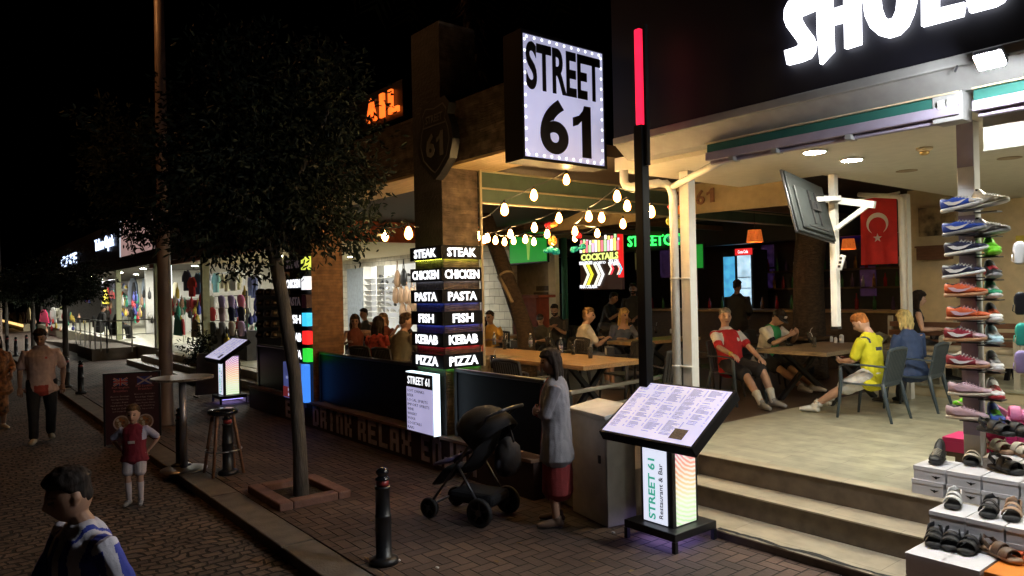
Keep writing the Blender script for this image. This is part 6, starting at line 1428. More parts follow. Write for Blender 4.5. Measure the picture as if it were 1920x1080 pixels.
for i in range(1, 5): box(-2.08+.235*i, 5.50, .372, 'white shoe box on the middle step, upper one of the %s stack from the left' % nm[i-1], src=PB); box(-2.085+.235*i, 5.50, .267, 'white shoe box on the middle step, lower one of the %s stack from the left' % nm[i-1], src=PB)
for i in range(2): box(-2.06+.215*i, 5.06, .073+.113, 'white shoe box on the lowest step under the black sandals, %s one' % ('left', 'right')[i], src=PB); box(-2.06+.215*i, 5.065, .073, 'bottom white shoe box on the lowest step, %s one' % ('left', 'right')[i], src=PB)
OR = {'box': 'orangecard', 'lid': 'orangecard'}
box(-1.60, 5.08, .073+.113, 'bright orange shoe box under the brown sandal', OR, src=PB); box(-1.60, 5.08, .073, 'lower orange shoe box at the bottom right', OR, src=PB); box(-1.36, 5.10, .073+.05, 'orange shoe box at the bottom right corner of the photo', OR, src=PB)
PK = {'box': 'pinkcard', 'lid': 'pinkcard'}
for i, (x, y, z, lb) in enumerate(((-2.06, 6.52, FZ+.40, 'magenta shoe box stacked right of the white column, on top'), (-2.06, 6.52, FZ+.28, 'magenta shoe box right of the white column, below the top one'), (-1.83, 6.52, FZ+.40, 'magenta shoe box at the right edge, top of its stack'), (-1.83, 6.52, FZ+.28, 'magenta shoe box at the right edge, below the top one'), (-1.60, 6.52, FZ+.40, 'magenta shoe box at the far right, partly out of the photo'), (-2.38, 6.55, FZ+.24, 'magenta shoe box peeping out left of the white column'))):
    o = box(x, y, z, lb, PK, src=PB); o.scale = (1, 1, 1.05)
ds = thing('display_stand', 'low dark stand carrying the magenta shoe boxes behind the white boxes', 'stand', (-1.9, 6.7, FZ))
MB().bb(-2.13, -1.45, 6.53, 6.86, FZ+.24, FZ+.278).build('shelf', 'dwood', ds); MB().bb(-2.12, -2.08, 6.54, 6.85, FZ, FZ+.239).bb(-1.50, -1.46, 6.54, 6.85, FZ, FZ+.239).build('leg', 'dwood', ds)
MB().bb(-2.50, -2.27, 6.56, 6.88, FZ+.20, FZ+.238).build('shelf', 'dwood', ds); MB().bb(-2.42, -2.34, 6.6, 6.8, FZ, FZ+.199).build('leg', 'dwood', ds)
def sandal(label, m='s_black', sole='rubber', straps=2, back=True):
    t = thing('sandal', label, 'sandal', (0, 0, 0), 0)
    sections(MB(), [(-.132, .026, 0, .034), (-.115, .036, 0, .038), (-.03, .034, 0, .034), (.06, .046, 0, .030), (.10, .044, 0, .032), (.130, .022, .004, .034)]).build('sole', sole, t, True, world=False)
    for x, w, hh, wd in ((.055, .047, .070, .034), (-.005, .043, .085, .030))[:straps]:
        m_ = MB(); m_.loft([(x, w*math.cos(PI*i/10)*1.02, .026+(hh-.026)*math.sin(PI*i/10)) for i in range(11)], [(wd, .005)]*11, 8, ref=(1, 0, 0), caps=False); m_.build('strap', m, t, True, world=False)
    if back:
        m_ = MB(); m_.loft([(-.05, .038, .05), (-.10, .034, .075), (-.128, 0, .085), (-.10, -.034, .075), (-.05, -.038, .05)], [(.006, .016)]*5, 8, ref=(0, 1, 0), caps=False); m_.build('heel_strap', m, t, True, world=False)
    return t
SD = sandal('pair half: white strapped sandal'); SD.scale = (1.08, 1.15, 1.15)
def put(src, px, py, z, rz, lb, mats=None, sc_=None, Y=None):
    p = at(px, py, z=z) if Y is None else at(px, py, Y=Y); p.z = z
    o = dup(src, p, R_(rz), lb, 'sandals and shoes on the boxes', mats)
    if sc_: o.scale = sc_
    return o
def sm(a, b='rubber'): return {'strap': a, 'heel_strap': a, 'sole': b}
zA, zB, zC = FZ+.226, .268+.217, .073+.226
p = at(1788, 948, z=zB); SD.location = (p.x, p.y, zB); SD.rotation_euler = (0, 0, R_(-75)); SD['label'] = 'white strapped sandal on the boxes of the middle step'; SD['group'] = 'sandals and shoes on the boxes'
for ch in SD.children:
    if 'strap' in ch.name: ch.material_slots[0].link = 'OBJECT'; ch.material_slots[0].material = M['s_white']
put(SD, 1856, 964, zB, -80, 'chunky black sandal on the middle step boxes, between white and tan ones', sm('s_black')); put(SD, 1899, 970, zB, -78, 'tan strapped sandal on the middle step boxes', sm('s_tan'))
put(SD, 1752, 1018, zC, -72, 'black sandal on the lowest white boxes, left one of three', sm('s_black')); put(SD, 1784, 1024, zC, -75, 'black sandal on the lowest white boxes, middle one of three', sm('s_black')); put(SD, 1819, 1032, zC, -85, 'black sandal on the lowest white boxes, right one of three', sm('s_black'))
put(SD, 1878, 1046, zC, -28, 'brown sandal lying on the orange box', sm('s_brown', 's_tan')); put(SD, 1918, 1062, .24, -30, 'tan orange sandal at the bottom right corner', sm('s_orange'))
put(HI, 1758, 868, zA, -82, 'black high shoe facing the street on the upper left white box', dict(upper='s_black', sole='rubber', toe_cap='s_black', laces='s_cream', side_mark='s_black'), (.8, 1.05, 1.15))
put(SD, 1824, 868, zA, -78, 'cream and black striped sandal in front of the white column', sm('s_cream')); put(SD, 1886, 885, zA, -25, 'fluffy black slide on the white boxes of the terrace edge', sm('s_black'), (1.0, 1.25, 1.3))
zP = FZ+.52
put(SD, 1868, 814, zP, -25, 'black slide on the magenta boxes, left one', sm('s_black')); put(SD, 1908, 818, zP, -22, 'black slide on the magenta boxes, right one', sm('s_black')); put(SD, 1905, 795, zP, 25, 'pink slide standing on the magenta boxes', sm('s_hot', 's_hot'), (1.3, 1.4, 1.6))
zW = FZ+.31
wbx = box(at(1874, 868, Y=6.2).x, 6.2, FZ+.20, 'small white box behind the terrace edge boxes under a cream slide', src=PB); box(at(1912, 874, Y=6.2).x, 6.22, FZ+.19, 'small white box at the right edge under a cream woven shoe', src=PB)
put(SD, 1873, 847, zW, -40, 'cream slide on the small white box', sm('s_cream', 's_tan')); put(SD, 1912, 854, zW, -35, 'cream woven shoe on a gum sole at the right edge', sm('s_cream', 's_gum'))
# clogs: hanging at the right edge and on the rack of the far shop
def clog(label):
    m = MB(); sections(m, [(-.12, .030, 0, .035), (-.10, .042, 0, .04), (-.02, .042, 0, .036), (.05, .05, 0, .035), (.10, .046, 0, .036), (.128, .022, .003, .034)], 7, 0)
    sections(m, [(-.02, .040, .03, .075), (.02, .047, .03, .085), (.07, .047, .03, .072), (.11, .034, .03, .052), (.126, .018, .03, .042)], 7, 0)
    m.loft([(-.02, .046, .06), (-.09, .05, .07), (-.13, 0, .075), (-.09, -.05, .07), (-.02, -.046, .06)], [(.004, .014)]*5, 6, caps=False)
    for i in range(3):
        for j in (-1, 0, 1): m.ball((.03+.026*i, j*.018, .082-.009*i), (.006, .006, .006), 6, 4, 1)
    o = m.build('clog', ['s_white', 'rubber'], None, True, world=False); tag(o, label, 'shoe'); o['group'] = 'clogs on the rack of the far shop'; return o
CG = clog('white clog, leftmost of the top row on the far rack')
def hangc(p, col, lb, group='clogs on the rack of the far shop', first=False, s_=1., rz=-35):
    o = CG if first else dup(CG); o.location = p; o.rotation_euler = Euler((0, R_(-80), R_(rz))); o.scale = (s_, s_*1.15, s_); o['label'] = lb; o['group'] = group
    o.material_slots[0].link = 'OBJECT'; o.material_slots[0].material = M[col]; return o
rows_ = [(('s_white', 's_lilac', 's_lilac', 's_hot'), 568, 'top'), (('s_red', 's_pink', 's_navy', 's_navy'), 590, 'second'), (('s_black', 's_grey', 's_cream', 's_lilac'), 617, 'third')]
k = 0
for cols_, py, rn in rows_:
    for i, c_ in enumerate(cols_):
        p = at(397+18*i+(py-568)*.02, py, Y=5.95); hangc(p, c_, '%s clog on the far shop rack, %s of the %s row' % (c_[2:].replace('hot', 'hot pink'), ('leftmost', 'second', 'third', 'rightmost')[i], rn), first=(k == 0), s_=1.55); k += 1
rk = thing('clog_rack', 'wire rack holding rows of coloured clogs in the far shop', 'rack', at(425, 645, Y=6.05))
m = MB()
for px in (386, 462): a = at(px, 545, Y=6.08); m.bb(a.x-.015, a.x+.015, 6.06, 6.1, .5, a.z)
a, b = at(386, 560, Y=6.08), at(462, 560, Y=6.08)
for py in (555, 578, 602, 630): z = at(425, py, Y=6.08).z; m.bb(a.x, b.x, 6.07, 6.09, z-.008, z+.008)
m.bb(a.x, b.x, 6.1, 6.35, .5, 1.25); m.build('frame', 'dsteel', rk)
gr2 = 'clogs hanging at the right edge'
for px, py, c_, lb in ((1912, 475, 's_white', 'white and black clog hanging at the right edge, upper one'), (1914, 570, 's_black', 'black and white clog hanging at the right edge'), (1916, 628, 's_teal', 'teal clog hanging at the right edge'), (1915, 680, 's_lilac', 'lilac clog hanging at the right edge, lowest one')): hangc(at(px, py, Y=5.7), c_, lb, gr2, s_=.62, rz=-60)
# rack with dark caps
cp = MB(); cp.lathe([(.105, 0), (.108, .03), (.09, .085), (.05, .115), (.004, .12)], n=14, mi=0); cp.add([(.09*math.cos(g)+.0, .09*math.sin(g), .01) for g in [-1.2+.3*i for i in range(9)]]+[(.09*math.cos(g)+.085*math.cos(g), .085*math.sin(g), -.012) for g in [-1.2+.3*i for i in range(9)]], [(i, i+1, 10+i, 9+i) for i in range(8)], 0); cp.box((.098, 0, .05), (.02, .05, .04), mi=1)
C0 = tag(cp.build('baseball_cap', ['dgrey', 'cush'], None, True, world=False), 'x', 'cap', 'dark caps on the stand')
k = 0
for j, py in enumerate((553, 573, 592, 612, 632)):
    for i, px in enumerate((490, 505, 519)):
        o = C0 if k == 0 else dup(C0); k += 1; o.location = at(px, py, Y=5.3); o.rotation_euler = (0, 0, R_(-35)); o['label'] = 'dark baseball cap on the tall far stand, %s row from the top, %s' % (('first', 'second', 'third', 'fourth', 'lowest')[j], ('left', 'middle', 'right')[i]); o.scale = (1.1, 1.1, 1.1)
        if k % 4 == 2: o.material_slots[0].link = 'OBJECT'; o.material_slots[0].material = M['black']
rk = thing('cap_stand', 'tall dark stand full of caps between crocs rack and tree trunk', 'stand', at(504, 700, Y=5.35)); rk['label'] = 'tall dark stand full of caps right of the clog rack'
m = MB(); a, b = at(482, 545, Y=5.42), at(527, 545, Y=5.42); m.bb(a.x, b.x, 5.40, 5.5, .5, a.z); m.build('back_panel', 'black', rk)
# garments hanging in the far shops
def garment(px0, py0, px1, py1, Y, col, lb, kind='shirt'):
    a, b = at(px0, py0, Y=Y), at(px1, py1, Y=Y); w, h = b.x-a.x, a.z-b.z; cx = (a.x+b.x)/2
    pts = [(-.3, 0), (-.3, .55), (-.5, .45), (-.5, .72), (-.18, 1), (-.08, .95), (.08, .95), (.18, 1), (.5, .72), (.5, .45), (.3, .55), (.3, 0)] if kind == 'shirt' else [(-.5, 0), (-.34, .75), (-.12, 1), (.12, 1), (.34, .75), (.5, 0)]
    m = MB(); m.prism([(x*w, z*h) for x, z in pts][::-1], (cx, Y+.03, b.z), XF, ZF, .06)
    o = m.build('hanging_'+('shirt' if kind == 'shirt' else 'dress'), cloth(lb, col), None, bevel=.012); return tag(o, lb, 'clothing', 'clothes hung outside the far shops')
for a in ((342, 508, 358, 545, 6.5, (.03, .03, .10), 'navy shirt hanging in the far shop, left of the red one'), (352, 520, 368, 556, 6.35, (.55, .03, .03), 'red shirt hanging in the far shop between two others'), (364, 512, 380, 552, 6.5, (.12, .28, .50), 'light blue shirt hanging in the far shop, right of the red one'), (383, 508, 397, 545, 6.6, (.6, .6, .62), 'white shirt hanging above the clog rack'), (398, 512, 412, 548, 6.6, (.25, .5, .45), 'pale green shirt hanging above the clog rack'), (430, 505, 446, 545, 6.8, (.6, .58, .5), 'cream shirt hanging above the clog rack, right one')): garment(*a)
for a in ((326, 590, 341, 630, 6.0, (.02, .16, .15), 'teal long bag shaped dress left of the black stand'), (340, 598, 346, 628, 6.05, (.4, .05, .06), 'narrow red cloth beside the teal dress'), (359, 598, 376, 634, 5.9, (.30, .24, .12), 'tan dress hanging right of the black stand'), (192, 540, 204, 570, 7.6, (.75, .62, .05), 'yellow dress hanging in the shop behind the railing'), (205, 545, 215, 560, 7.6, (.6, .08, .08), 'red cloth beside the yellow dress'), (74, 580, 92, 606, 5.2, (.8, .04, .16), 'bright red pink jacket on a stand down the street'), (93, 575, 106, 605, 5.4, (.6, .6, .6), 'white shirt right of the red pink jacket'), (110, 575, 121, 590, 5.6, (.35, .36, .12), 'olive cloth beside the white shirt'), (24, 582, 34, 622, 5.0, (.02, .02, .02), 'black dress on a figure at the far left'), (35, 590, 42, 622, 5.0, (.35, .25, .12), 'brown dress on a figure at the far left'), (50, 575, 58, 600, 5.0, (.45, .35, .18), 'ochre dress on a figure at the far left')): garment(*a, kind='dress')
for a in ((238, 520, 262, 580, 9.6, (.24, .30, .42), 'blue grey curtain in the shop behind the railing'), (265, 522, 274, 585, 9.6, (.45, .55, .70), 'pale blue curtain in the shop behind the railing'), (246, 530, 256, 575, 9.3, (.03, .03, .035), 'dark coat hanging in the shop behind the railing'), (322, 530, 336, 570, 8, (.5, .45, .3), 'cream garment left of the shirts')): garment(*a, kind='dress')
def blob_goods(n, seed, x0, x1, y0, y1, Y, lb):
    rnd = random.Random(seed); mats = [cloth('goods %d' % i, c) for i, c in enumerate(((.5, .05, .06), (.05, .06, .25), (.65, .63, .6), (.05, .3, .2), (.6, .45, .08), (.03, .03, .03), (.5, .3, .2)))]
    for i in range(n):
        p = at(rnd.uniform(x0, x1), rnd.uniform(y0, y1), Y=Y+rnd.uniform(-.3, .3)); w, h = rnd.uniform(.14, .3), rnd.uniform(.18, .4)
        m = MB(); m.loft([p, p+V((0, 0, h*.2)), p+V((0, 0, h*.7)), p+V((0, 0, h))], [(w*.42, .05), (w*.5, .07), (w*.45, .06), (w*.15, .02)], 10, ref=(1, 0, 0)); m.tube([p+V((-w*.3, 0, h*.8)), p+V((0, 0, h*1.35)), p+V((w*.3, 0, h*.8))], .012, 5)
        o = m.build('handbag', mats[rnd.randrange(7)], None, True); tag(o, lb, 'bag', lb)
blob_goods(9, 5, 322, 345, 575, 600, 6.3, 'small bag on the display left of the black clothes stand')
blob_goods(8, 6, 235, 262, 560, 585, 8.2, 'small bag on the display inside the shop behind the railing')
blob_goods(10, 7, 30, 72, 600, 622, 5.6, 'small bag on the display at the far left of the street')
blob_goods(6, 9, 400, 455, 642, 650, 5.75, 'small item lying below the clog rack')
blob_goods(9, 11, 120, 160, 590, 615, 6.6, 'small bag on the display left of the railing')
# shelves with white shoes in the neighbour shop
sf = thing('shoe_shelf', 'bright white wall shelf full of shoes in the neighbouring shop', 'shelf', at(735, 600, Y=11.3)); a, b = at(683, 500, Y=11.2), at(784, 620, Y=11.2)
MB().bb(a.x, b.x, 11.44, 11.49, .5, a.z).build('back_panel', emit('lit shelf back', (1, 1, .97), .38, .2, 3), sf)
m = MB(); zs = [at(730, py, Y=11.2).z for py in (520, 531, 543, 553, 564, 574, 585, 596)]
for z in zs: m.bb(a.x, b.x, 11.15, 11.438, z-.012, z)
for x in (a.x, a.x+.9, b.x): m.bb(x-.02, x+.02, 11.16, 11.437, .5, a.z)
m.build('shelf_board', 'white', sf)
k = 0
rnd = random.Random(8)
SS = MB(); sections(SS, [(-.14, .03, 0, .09), (-.05, .035, 0, .085), (.05, .045, 0, .06), (.14, .02, 0, .03)], 6); S1 = tag(SS.build('display_shoe', 's_white', None, True, world=False), 'x', 'shoe', 'shoes on the lit shelf')
for j, z in enumerate(zs[:7]):
    x = a.x+1.05
    while x < b.x-.15:
        o = S1 if k == 0 else dup(S1); k += 1; o.location = (x, 11.28, z+.001); o.rotation_euler = (0, 0, R_(rnd.choice((0, -20, 160)))); x += rnd.uniform(.30, .42); o.scale = (1, 1, 1.2)
        c_ = rnd.choice(('s_white', 's_white', 's_grey', 's_black', 's_white', 's_cream')); o.material_slots[0].link = 'OBJECT'; o.material_slots[0].material = M[c_]; o['label'] = 'small shoe on the bright white wall shelf of the neighbouring shop'
# tan bags hanging in front of the shelf
gl_ = 'tan bags hanging beside the lit shelf'
for i, (px, py) in enumerate(((745, 515), (757, 512), (742, 545), (752, 545), (762, 545), (772, 548), (755, 575), (768, 575), (778, 560))):
    p = at(px, py, Y=10.6); m = MB(); m.loft([p-V((0, 0, .35)), p-V((0, 0, .25)), p, p+V((0, 0, .12))], [(.10, .05), (.17, .08), (.14, .06), (.05, .03)], 10, ref=(1, 0, 0)); m.tube([p+V((-.05, 0, .1)), p+V((0, 0, .4)), p+V((.05, 0, .1))], .012, 5)
    o = m.build('shoulder_bag', 'black' if i == 1 else 's_tan', None, True); tag(o, 'tan shoulder bag hanging left of the menu pillar in the bright shop' if i != 1 else 'black shoulder bag among the tan ones left of the menu pillar', 'bag', gl_ if i != 1 else None)
# railing and two seats on the far terrace
rl_ = thing('terrace_railing', 'thin steel railing along the far shop terrace and ramp', 'railing', (-29, 5.4, .5))
m = MB()
pts = [at(142, 606, Y=4.25), at(200, 616, Y=4.25), at(293, 612, Y=5.6)]; pts[0].z = pts[1].z = 1.42; pts[2].z = 1.45
for a, b in zip(pts, pts[1:]): m.bar(a, b, .04); m.bar(a-V((0, 0, .45)), b-V((0, 0, .45)), .025)
m.build('handrail', 'steel', rl_)
m = MB()
for a, b, n in ((pts[0], pts[1], 6), (pts[1], pts[2], 2)):
    for i in range(n+1): p = a.lerp(b, i/n); m.bb(p.x-.02, p.x+.02, p.y-.02, p.y+.02, .42 if i < n or n > 3 else .5, p.z-.02)
m.build('baluster', 'steel', rl_)
# pushchair
pc = thing('pushchair', 'dark folded hood pushchair standing against the low wall beside the woman', 'pushchair', (-5.54, 3.92, 0), R_(200))
w_ = MB()
def wheel(x, y, r, nm='wheel'):
    t = MB(); t.lathe([(r*.72, -.02), (r*.95, -.024), (r, -.012), (r, .012), (r*.95, .024), (r*.72, .02), (r*.70, 0)], n=22); t.v = [(x+a, y+c, r+b) for a, b, c in t.v]
    wh = t.build('wheel', 'rubber', pc, True, world=False)
    h_ = MB(); h_.cyl((x, y-.028, r), (x, y+.028, r), r*.22, n=12); [h_.bar((x, y, r), (x+r*.75*math.cos(g), y, r+r*.75*math.sin(g)), .012) for g in (0.3, 1.56, 2.8, 4.1, 5.3)]; h_.build('hub', 'dsteel', wh, world=False)
for sy in (-.24, .24): wheel(-.22, sy, .13); wheel(.36, sy*.9, .095)
m = MB()
for sy in (-.21, .21): m.tube([(.36, sy, .12), (.12, sy, .42), (-.30, sy, .98), (-.42, sy, 1.04)], .013, 8); m.tube([(-.22, sy, .15), (.05, sy, .55)], .013, 8)
m.tube([(-.42, -.21, 1.04), (-.44, 0, 1.05), (-.42, .21, 1.04)], .017, 8); m.tube([(.36, -.2, .12), (.36, .2, .12)], .011, 8); m.tube([(-.22, -.22, .14), (-.22, .22, .14)], .011, 8); m.build('frame', 'dsteel', pc, True, world=False)
m = MB(); m.loft([(.36, 0, .30), (.22, 0, .44), (.02, 0, .46), (-.12, 0, .62), (-.24, 0, .86)], [(.17, .03), (.19, .035), (.20, .04), (.20, .035), (.18, .03)], 12, ref=(0, 1, 0)); m.build('seat', cloth('pram seat', (.005, .005, .007)), pc, True, world=False)
m = MB(); vs = []; fs = []
for i in range(7):
    g = R_(35+18*i)
    for j in range(11): e_ = PI*j/10; vs.append((-.16+.34*math.cos(g)*math.sin(e_)**.5, .22*math.cos(e_), .68+.36*math.sin(g)*math.sin(e_)**.5))
for i in range(6):
    for j in range(10): fs.append((i*11+j, i*11+j+1, (i+1)*11+j+1, (i+1)*11+j))
m.add(vs, fs); o = m.build('hood', cloth('pram hood', (.005, .005, .007)), pc, True, world=False); so_ = o.modifiers.new('t', 'SOLIDIFY'); so_.thickness = .012
MB().bb(-.3, .18, -.17, .17, .16, .27).build('basket', cloth('pram basket', (.005, .005, .007)), pc, world=False, bevel=.04)
m = MB(); m.loft([(.30, .1, .50), (.12, .12, .56), (.0, .05, .62)], [(.12, .02), (.15, .03), (.10, .02)], 10, ref=(0, 1, 0)); m.build('lilac_blanket', cloth('pram blanket', (.12, .11, .28)), pc, True, world=False)
bg_ = MB(); q = at(952, 862, t=6.8); bg_.loft([q-V((0, 0, .12)), q-V((0, 0, .05)), q+V((0, 0, .12)), q+V((0, 0, .2))], [(.12, .06), (.16, .08), (.14, .07), (.05, .03)], 12); bg_.tube([q+V((-.1, 0, .18)), q+V((0, 0, .38)), q+V((.1, 0, .18))], .012, 6); tag(bg_.build('changing_bag', cloth('grey bag', (.04, .04, .055)), None, True), 'grey bag hanging from the pushchair handle next to the woman', 'bag')
# A-board and plant by the far steps
p = at(392, 745, z=0); ab = thing('small_board', 'small slanted board leaning beside the distant menu stand', 'sign board', p, R_(40)); MB().box(p+V((0, 0, .5)), (.04, .5, .9), Matrix.Rotation(R_(12), 3, 'Y')).build('panel', mat('dull panel', (.13, .11, .10), .6), ab); MB().bar(p+V((-.1, .2, 0)), p+V((-.35, .2, .02)), .03).bar(p+V((-.1, -.2, 0)), p+V((-.35, -.2, .02)), .03).build('foot', 'dwood', ab)
p = at(372, 705, z=.05); po_ = thing('potted_plant', 'leafy dark potted plant standing on the far steps', 'plant', p); MB().lathe([(.16, 0), (.2, .35), (.18, .36)], p, 16).build('pot', 'dwood', po_); vs, fs = crown_mesh([(p+V((0, 0, .75)), (.35, .35, .45))], 700, .10, 31, .1); m = MB(); m.add(vs, fs); m.build('foliage', 'leaf', po_)
o = MB().bar(at(362, 640, z=.5), at(358, 570, Y=at(362, 640, z=.5).y), .05).build('clothes_stand', 'black', None); a = at(362, 640, z=.5); tag(o, 'thin black clothes stand between teal and tan dresses', 'stand')

# rails of clothes and lit fittings in the far shops
def clothes_rail(n, seed, x0, x1, yt, yb, Y, where, pal, kind='shirt'):
    rnd = random.Random(seed); r0, r1 = at(x0-2, yt, Y=Y), at(x1+2, yt, Y=Y); t = thing('clothes_rail', 'steel clothes rail '+where, 'clothes rail', (r0.x, Y, .5))
    MB().bar(r0+V((0, .05, .02)), V((r1.x, Y+.05, r0.z+.02)), .03).build('rail', 'steel', t)
    for x in (r0.x, r1.x): MB().bb(x-.015, x+.015, Y+.035, Y+.065, .5, r0.z).build('upright', 'steel', t)
    for i in range(n):
        px = x0+(x1-x0)*(i+.5)/n; w = (x1-x0)/n*1.25; h = (yb-yt)*rnd.uniform(.75, 1.0)
        garment(px-w/2, yt, px+w/2, yt+h, Y-.06*(i % 3), rnd.choice(pal), 'garment on the clothes rail '+where, kind)
DKP = [(.03, .03, .04), (.08, .02, .03), (.03, .05, .10), (.12, .11, .10), (.3, .05, .06), (.25, .24, .22)]
BRP = [(.6, .58, .5), (.7, .1, .2), (.2, .25, .5), (.55, .5, .1), (.1, .35, .3), (.7, .65, .6), (.05, .05, .07)]
clothes_rail(9, 1, 238, 272, 572, 600, 9.0, 'behind the two seated figures', DKP); clothes_rail(8, 2, 322, 342, 560, 585, 7.4, 'left of the football shirts', BRP); clothes_rail(8, 3, 342, 380, 562, 592, 7.0, 'under the football shirts', DKP)
clothes_rail(7, 4, 96, 122, 578, 602, 5.6, 'beside the red pink jacket', BRP); clothes_rail(9, 5, 18, 60, 585, 612, 5.2, 'at the far left of the street', [(.5, .3, .1), (.6, .5, .25), (.1, .05, .03), (.4, .1, .05)]); clothes_rail(6, 6, 190, 215, 528, 560, 8.4, 'in the shop with the yellow dress', BRP)
clothes_rail(7, 8, 398, 452, 515, 548, 7.6, 'above the clog rack', [(.6, .6, .6), (.6, .2, .3), (.3, .5, .6), (.65, .6, .4), (.4, .3, .55)])
clothes_rail(6, 9, 466, 482, 520, 560, 7.0, 'right of the clog rack', BRP)
def wall_shelf(x0, x1, y0, y1, Y, seed, lb, n=4):
    rnd = random.Random(seed); a, b = at(x0, y0, Y=Y), at(x1, y1, Y=Y); t = thing('goods_shelf', lb, 'shelf', (a.x, Y, b.z))
    MB().bb(a.x, b.x, Y+.2, Y+.24, b.z, a.z).build('back_panel', 'paper', t)
    for i in range(n): z = b.z+(a.z-b.z)*i/n; MB().bb(a.x, b.x, Y-.1, Y+.198, z, z+.03).build('shelf_board', 'white', t)
    cl_ = [cloth('goods %d' % i, c) for i, c in enumerate(((.5, .05, .06), (.05, .06, .25), (.65, .63, .6), (.05, .3, .2), (.6, .45, .08), (.03, .03, .03), (.5, .3, .2)))]
    for i in range(n):
        z = b.z+(a.z-b.z)*i/n+.031; x = a.x+.08
        while x < b.x-.15:
            w = rnd.uniform(.12, .28); h = rnd.uniform(.1, (a.z-b.z)/n*.8)
            o = MB().loft([(x+w/2, Y, z), (x+w/2, Y, z+h*.5), (x+w/2, Y, z+h)], [(w*.42, .07), (w*.46, .08), (w*.30, .05)], 8, ref=(1, 0, 0), caps=False).build('souvenir', cl_[rnd.randrange(7)], None, True); tag(o, 'small souvenir on the '+lb, 'souvenir', 'souvenirs on the '+lb); x += w*1.15
wall_shelf(274, 292, 530, 600, 9.8, 3, 'pale shelf in the shop behind the railing'); wall_shelf(322, 341, 500, 556, 9.6, 4, 'pale shelf left of the football shirts'); wall_shelf(222, 238, 528, 590, 9.9, 6, 'pale shelf behind the greenish column'); wall_shelf(440, 468, 500, 560, 10.2, 7, 'pale shelf right above the clog rack')
for px, y0, y1, Y, lb in ((320, 492, 568, 6.6, 'white upright light tube left of the football shirts'), (382, 505, 600, 6.3, 'white upright light tube beside the clog rack')):
    a, b = at(px, y0, Y=Y), at(px, y1, Y=Y); o = MB().cyl((a.x, Y, b.z), (a.x, Y, a.z), .025, n=10).build('light_tube', emit('cool tube', (.85, .95, 1), 5), None, True); tag(o, lb, 'light')
a, b = at(2, 628, Y=4.9), at(44, 622, Y=4.9); lp_ = thing('lit_plinth', 'warm glowing display plinth at the far left of the street', 'plinth', (a.x, 4.9, 0)); MB().bb(a.x, b.x, 4.9, 5.3, 0, .5).build('body', 'cream', lp_); MB().bb(a.x, b.x, 4.86, 4.897, .30, .48).build('lit_front', emit('warm plinth', (1, .62, .22), 1.6, .3, 2), lp_)

for a in ((26, 21, 228, 292, 556, 606, 7.6, 'small bag piled in the shop behind the railing, nearer the street'), (22, 22, 322, 380, 556, 612, 6.6, 'small bag piled under the football shirts'), (16, 23, 440, 482, 560, 640, 6.6, 'small bag hung right of the clog rack'), (14, 24, 160, 222, 535, 600, 8.0, 'small bag hung in the shop with the yellow dress'), (18, 25, 60, 138, 588, 625, 5.4, 'small bag on the stands beside the red pink jacket'), (12, 26, 528, 546, 500, 640, 5.6, 'small souvenir hung between the cap stand and the lit signs')): blob_goods(*a)
# ------------------------------------------------------------------ the people in the photo
def one(m): return dict(mats=[m])
# --- front table on the tiled terrace
def ars_pat(q, arm):
    if arm: return 0 if abs(arm)-1 > .70 else 1
    if q.z > .485: return 1
    if q.x > .09 and (q.y-.07)**2+(q.z-.33)**2 < .0007: return 1
    return 0
person('grey haired man in red and white football shirt leaning back in an armchair', (-6.13, 8.88, FZ), -14, 1.80, sit=.44, lean=-13, fat=1.25, sk=1, hands=((.34, -.30, .70), (.36, .20, .60)), feet=((.66, -.10, .085), (.60, .16, .085)), elbow=((-.3, -.5, -.5), None),
       top=dict(mats=[cloth('red jersey', (.50, .02, .025)), cloth('white sleeve', (.70, .68, .66))], sleeve=.85, pat=ars_pat, loose=.02, hem=-.1), bottom=dict(kind='shorts', len=.95, mats=[cloth('black shorts', (.015, .015, .02))]), shoes='s_grey', socks=('s_white', .35), hair=('buzz', hairm('grey hair', (.30, .27, .24)), .012), hd=(-22, 4), band=(0, cloth('yellow band', (.6, .5, .03))))
def cap_pat(q, arm): return 2 if arm and abs(arm)-1 > .72 else 1 if arm else (1 if abs(q.y) > .085 else 0)
M['caplogo'] = M['black']
person('man in black cap and green football shirt looking down at his phone', (-6.50, 10.30, FZ), -6, 1.78, sit=.44, lean=20, fat=1.1, hands=((.52, -.08, .87), (.54, .07, .89)), feet=((.85, -.14, .085), (.80, .16, .085)), palm=((0, 1, .3), (0, -1, .3)), curl=.8,
       top=dict(mats=[cloth('green jersey', (.03, .30, .10)), cloth('white sleeve', (.70, .68, .66)), cloth('black shorts', (.015, .015, .02))], sleeve=.8, pat=cap_pat, loose=.02), bottom=dict(kind='shorts', mats=[cloth('black shorts', (.015, .015, .02))]), shoes='s_cream', hair=('buzz', hairm('dark hair', (.03, .02, .015))), hd=(0, 26), cap='caplogo')
def yel_pat(q, arm): return 1 if (not arm and q.x < -.05 and abs(q.y) < .07 and .30 < q.z < .345) or (q.z > .40 and abs(abs(q.y)-.13) < .012) else 0
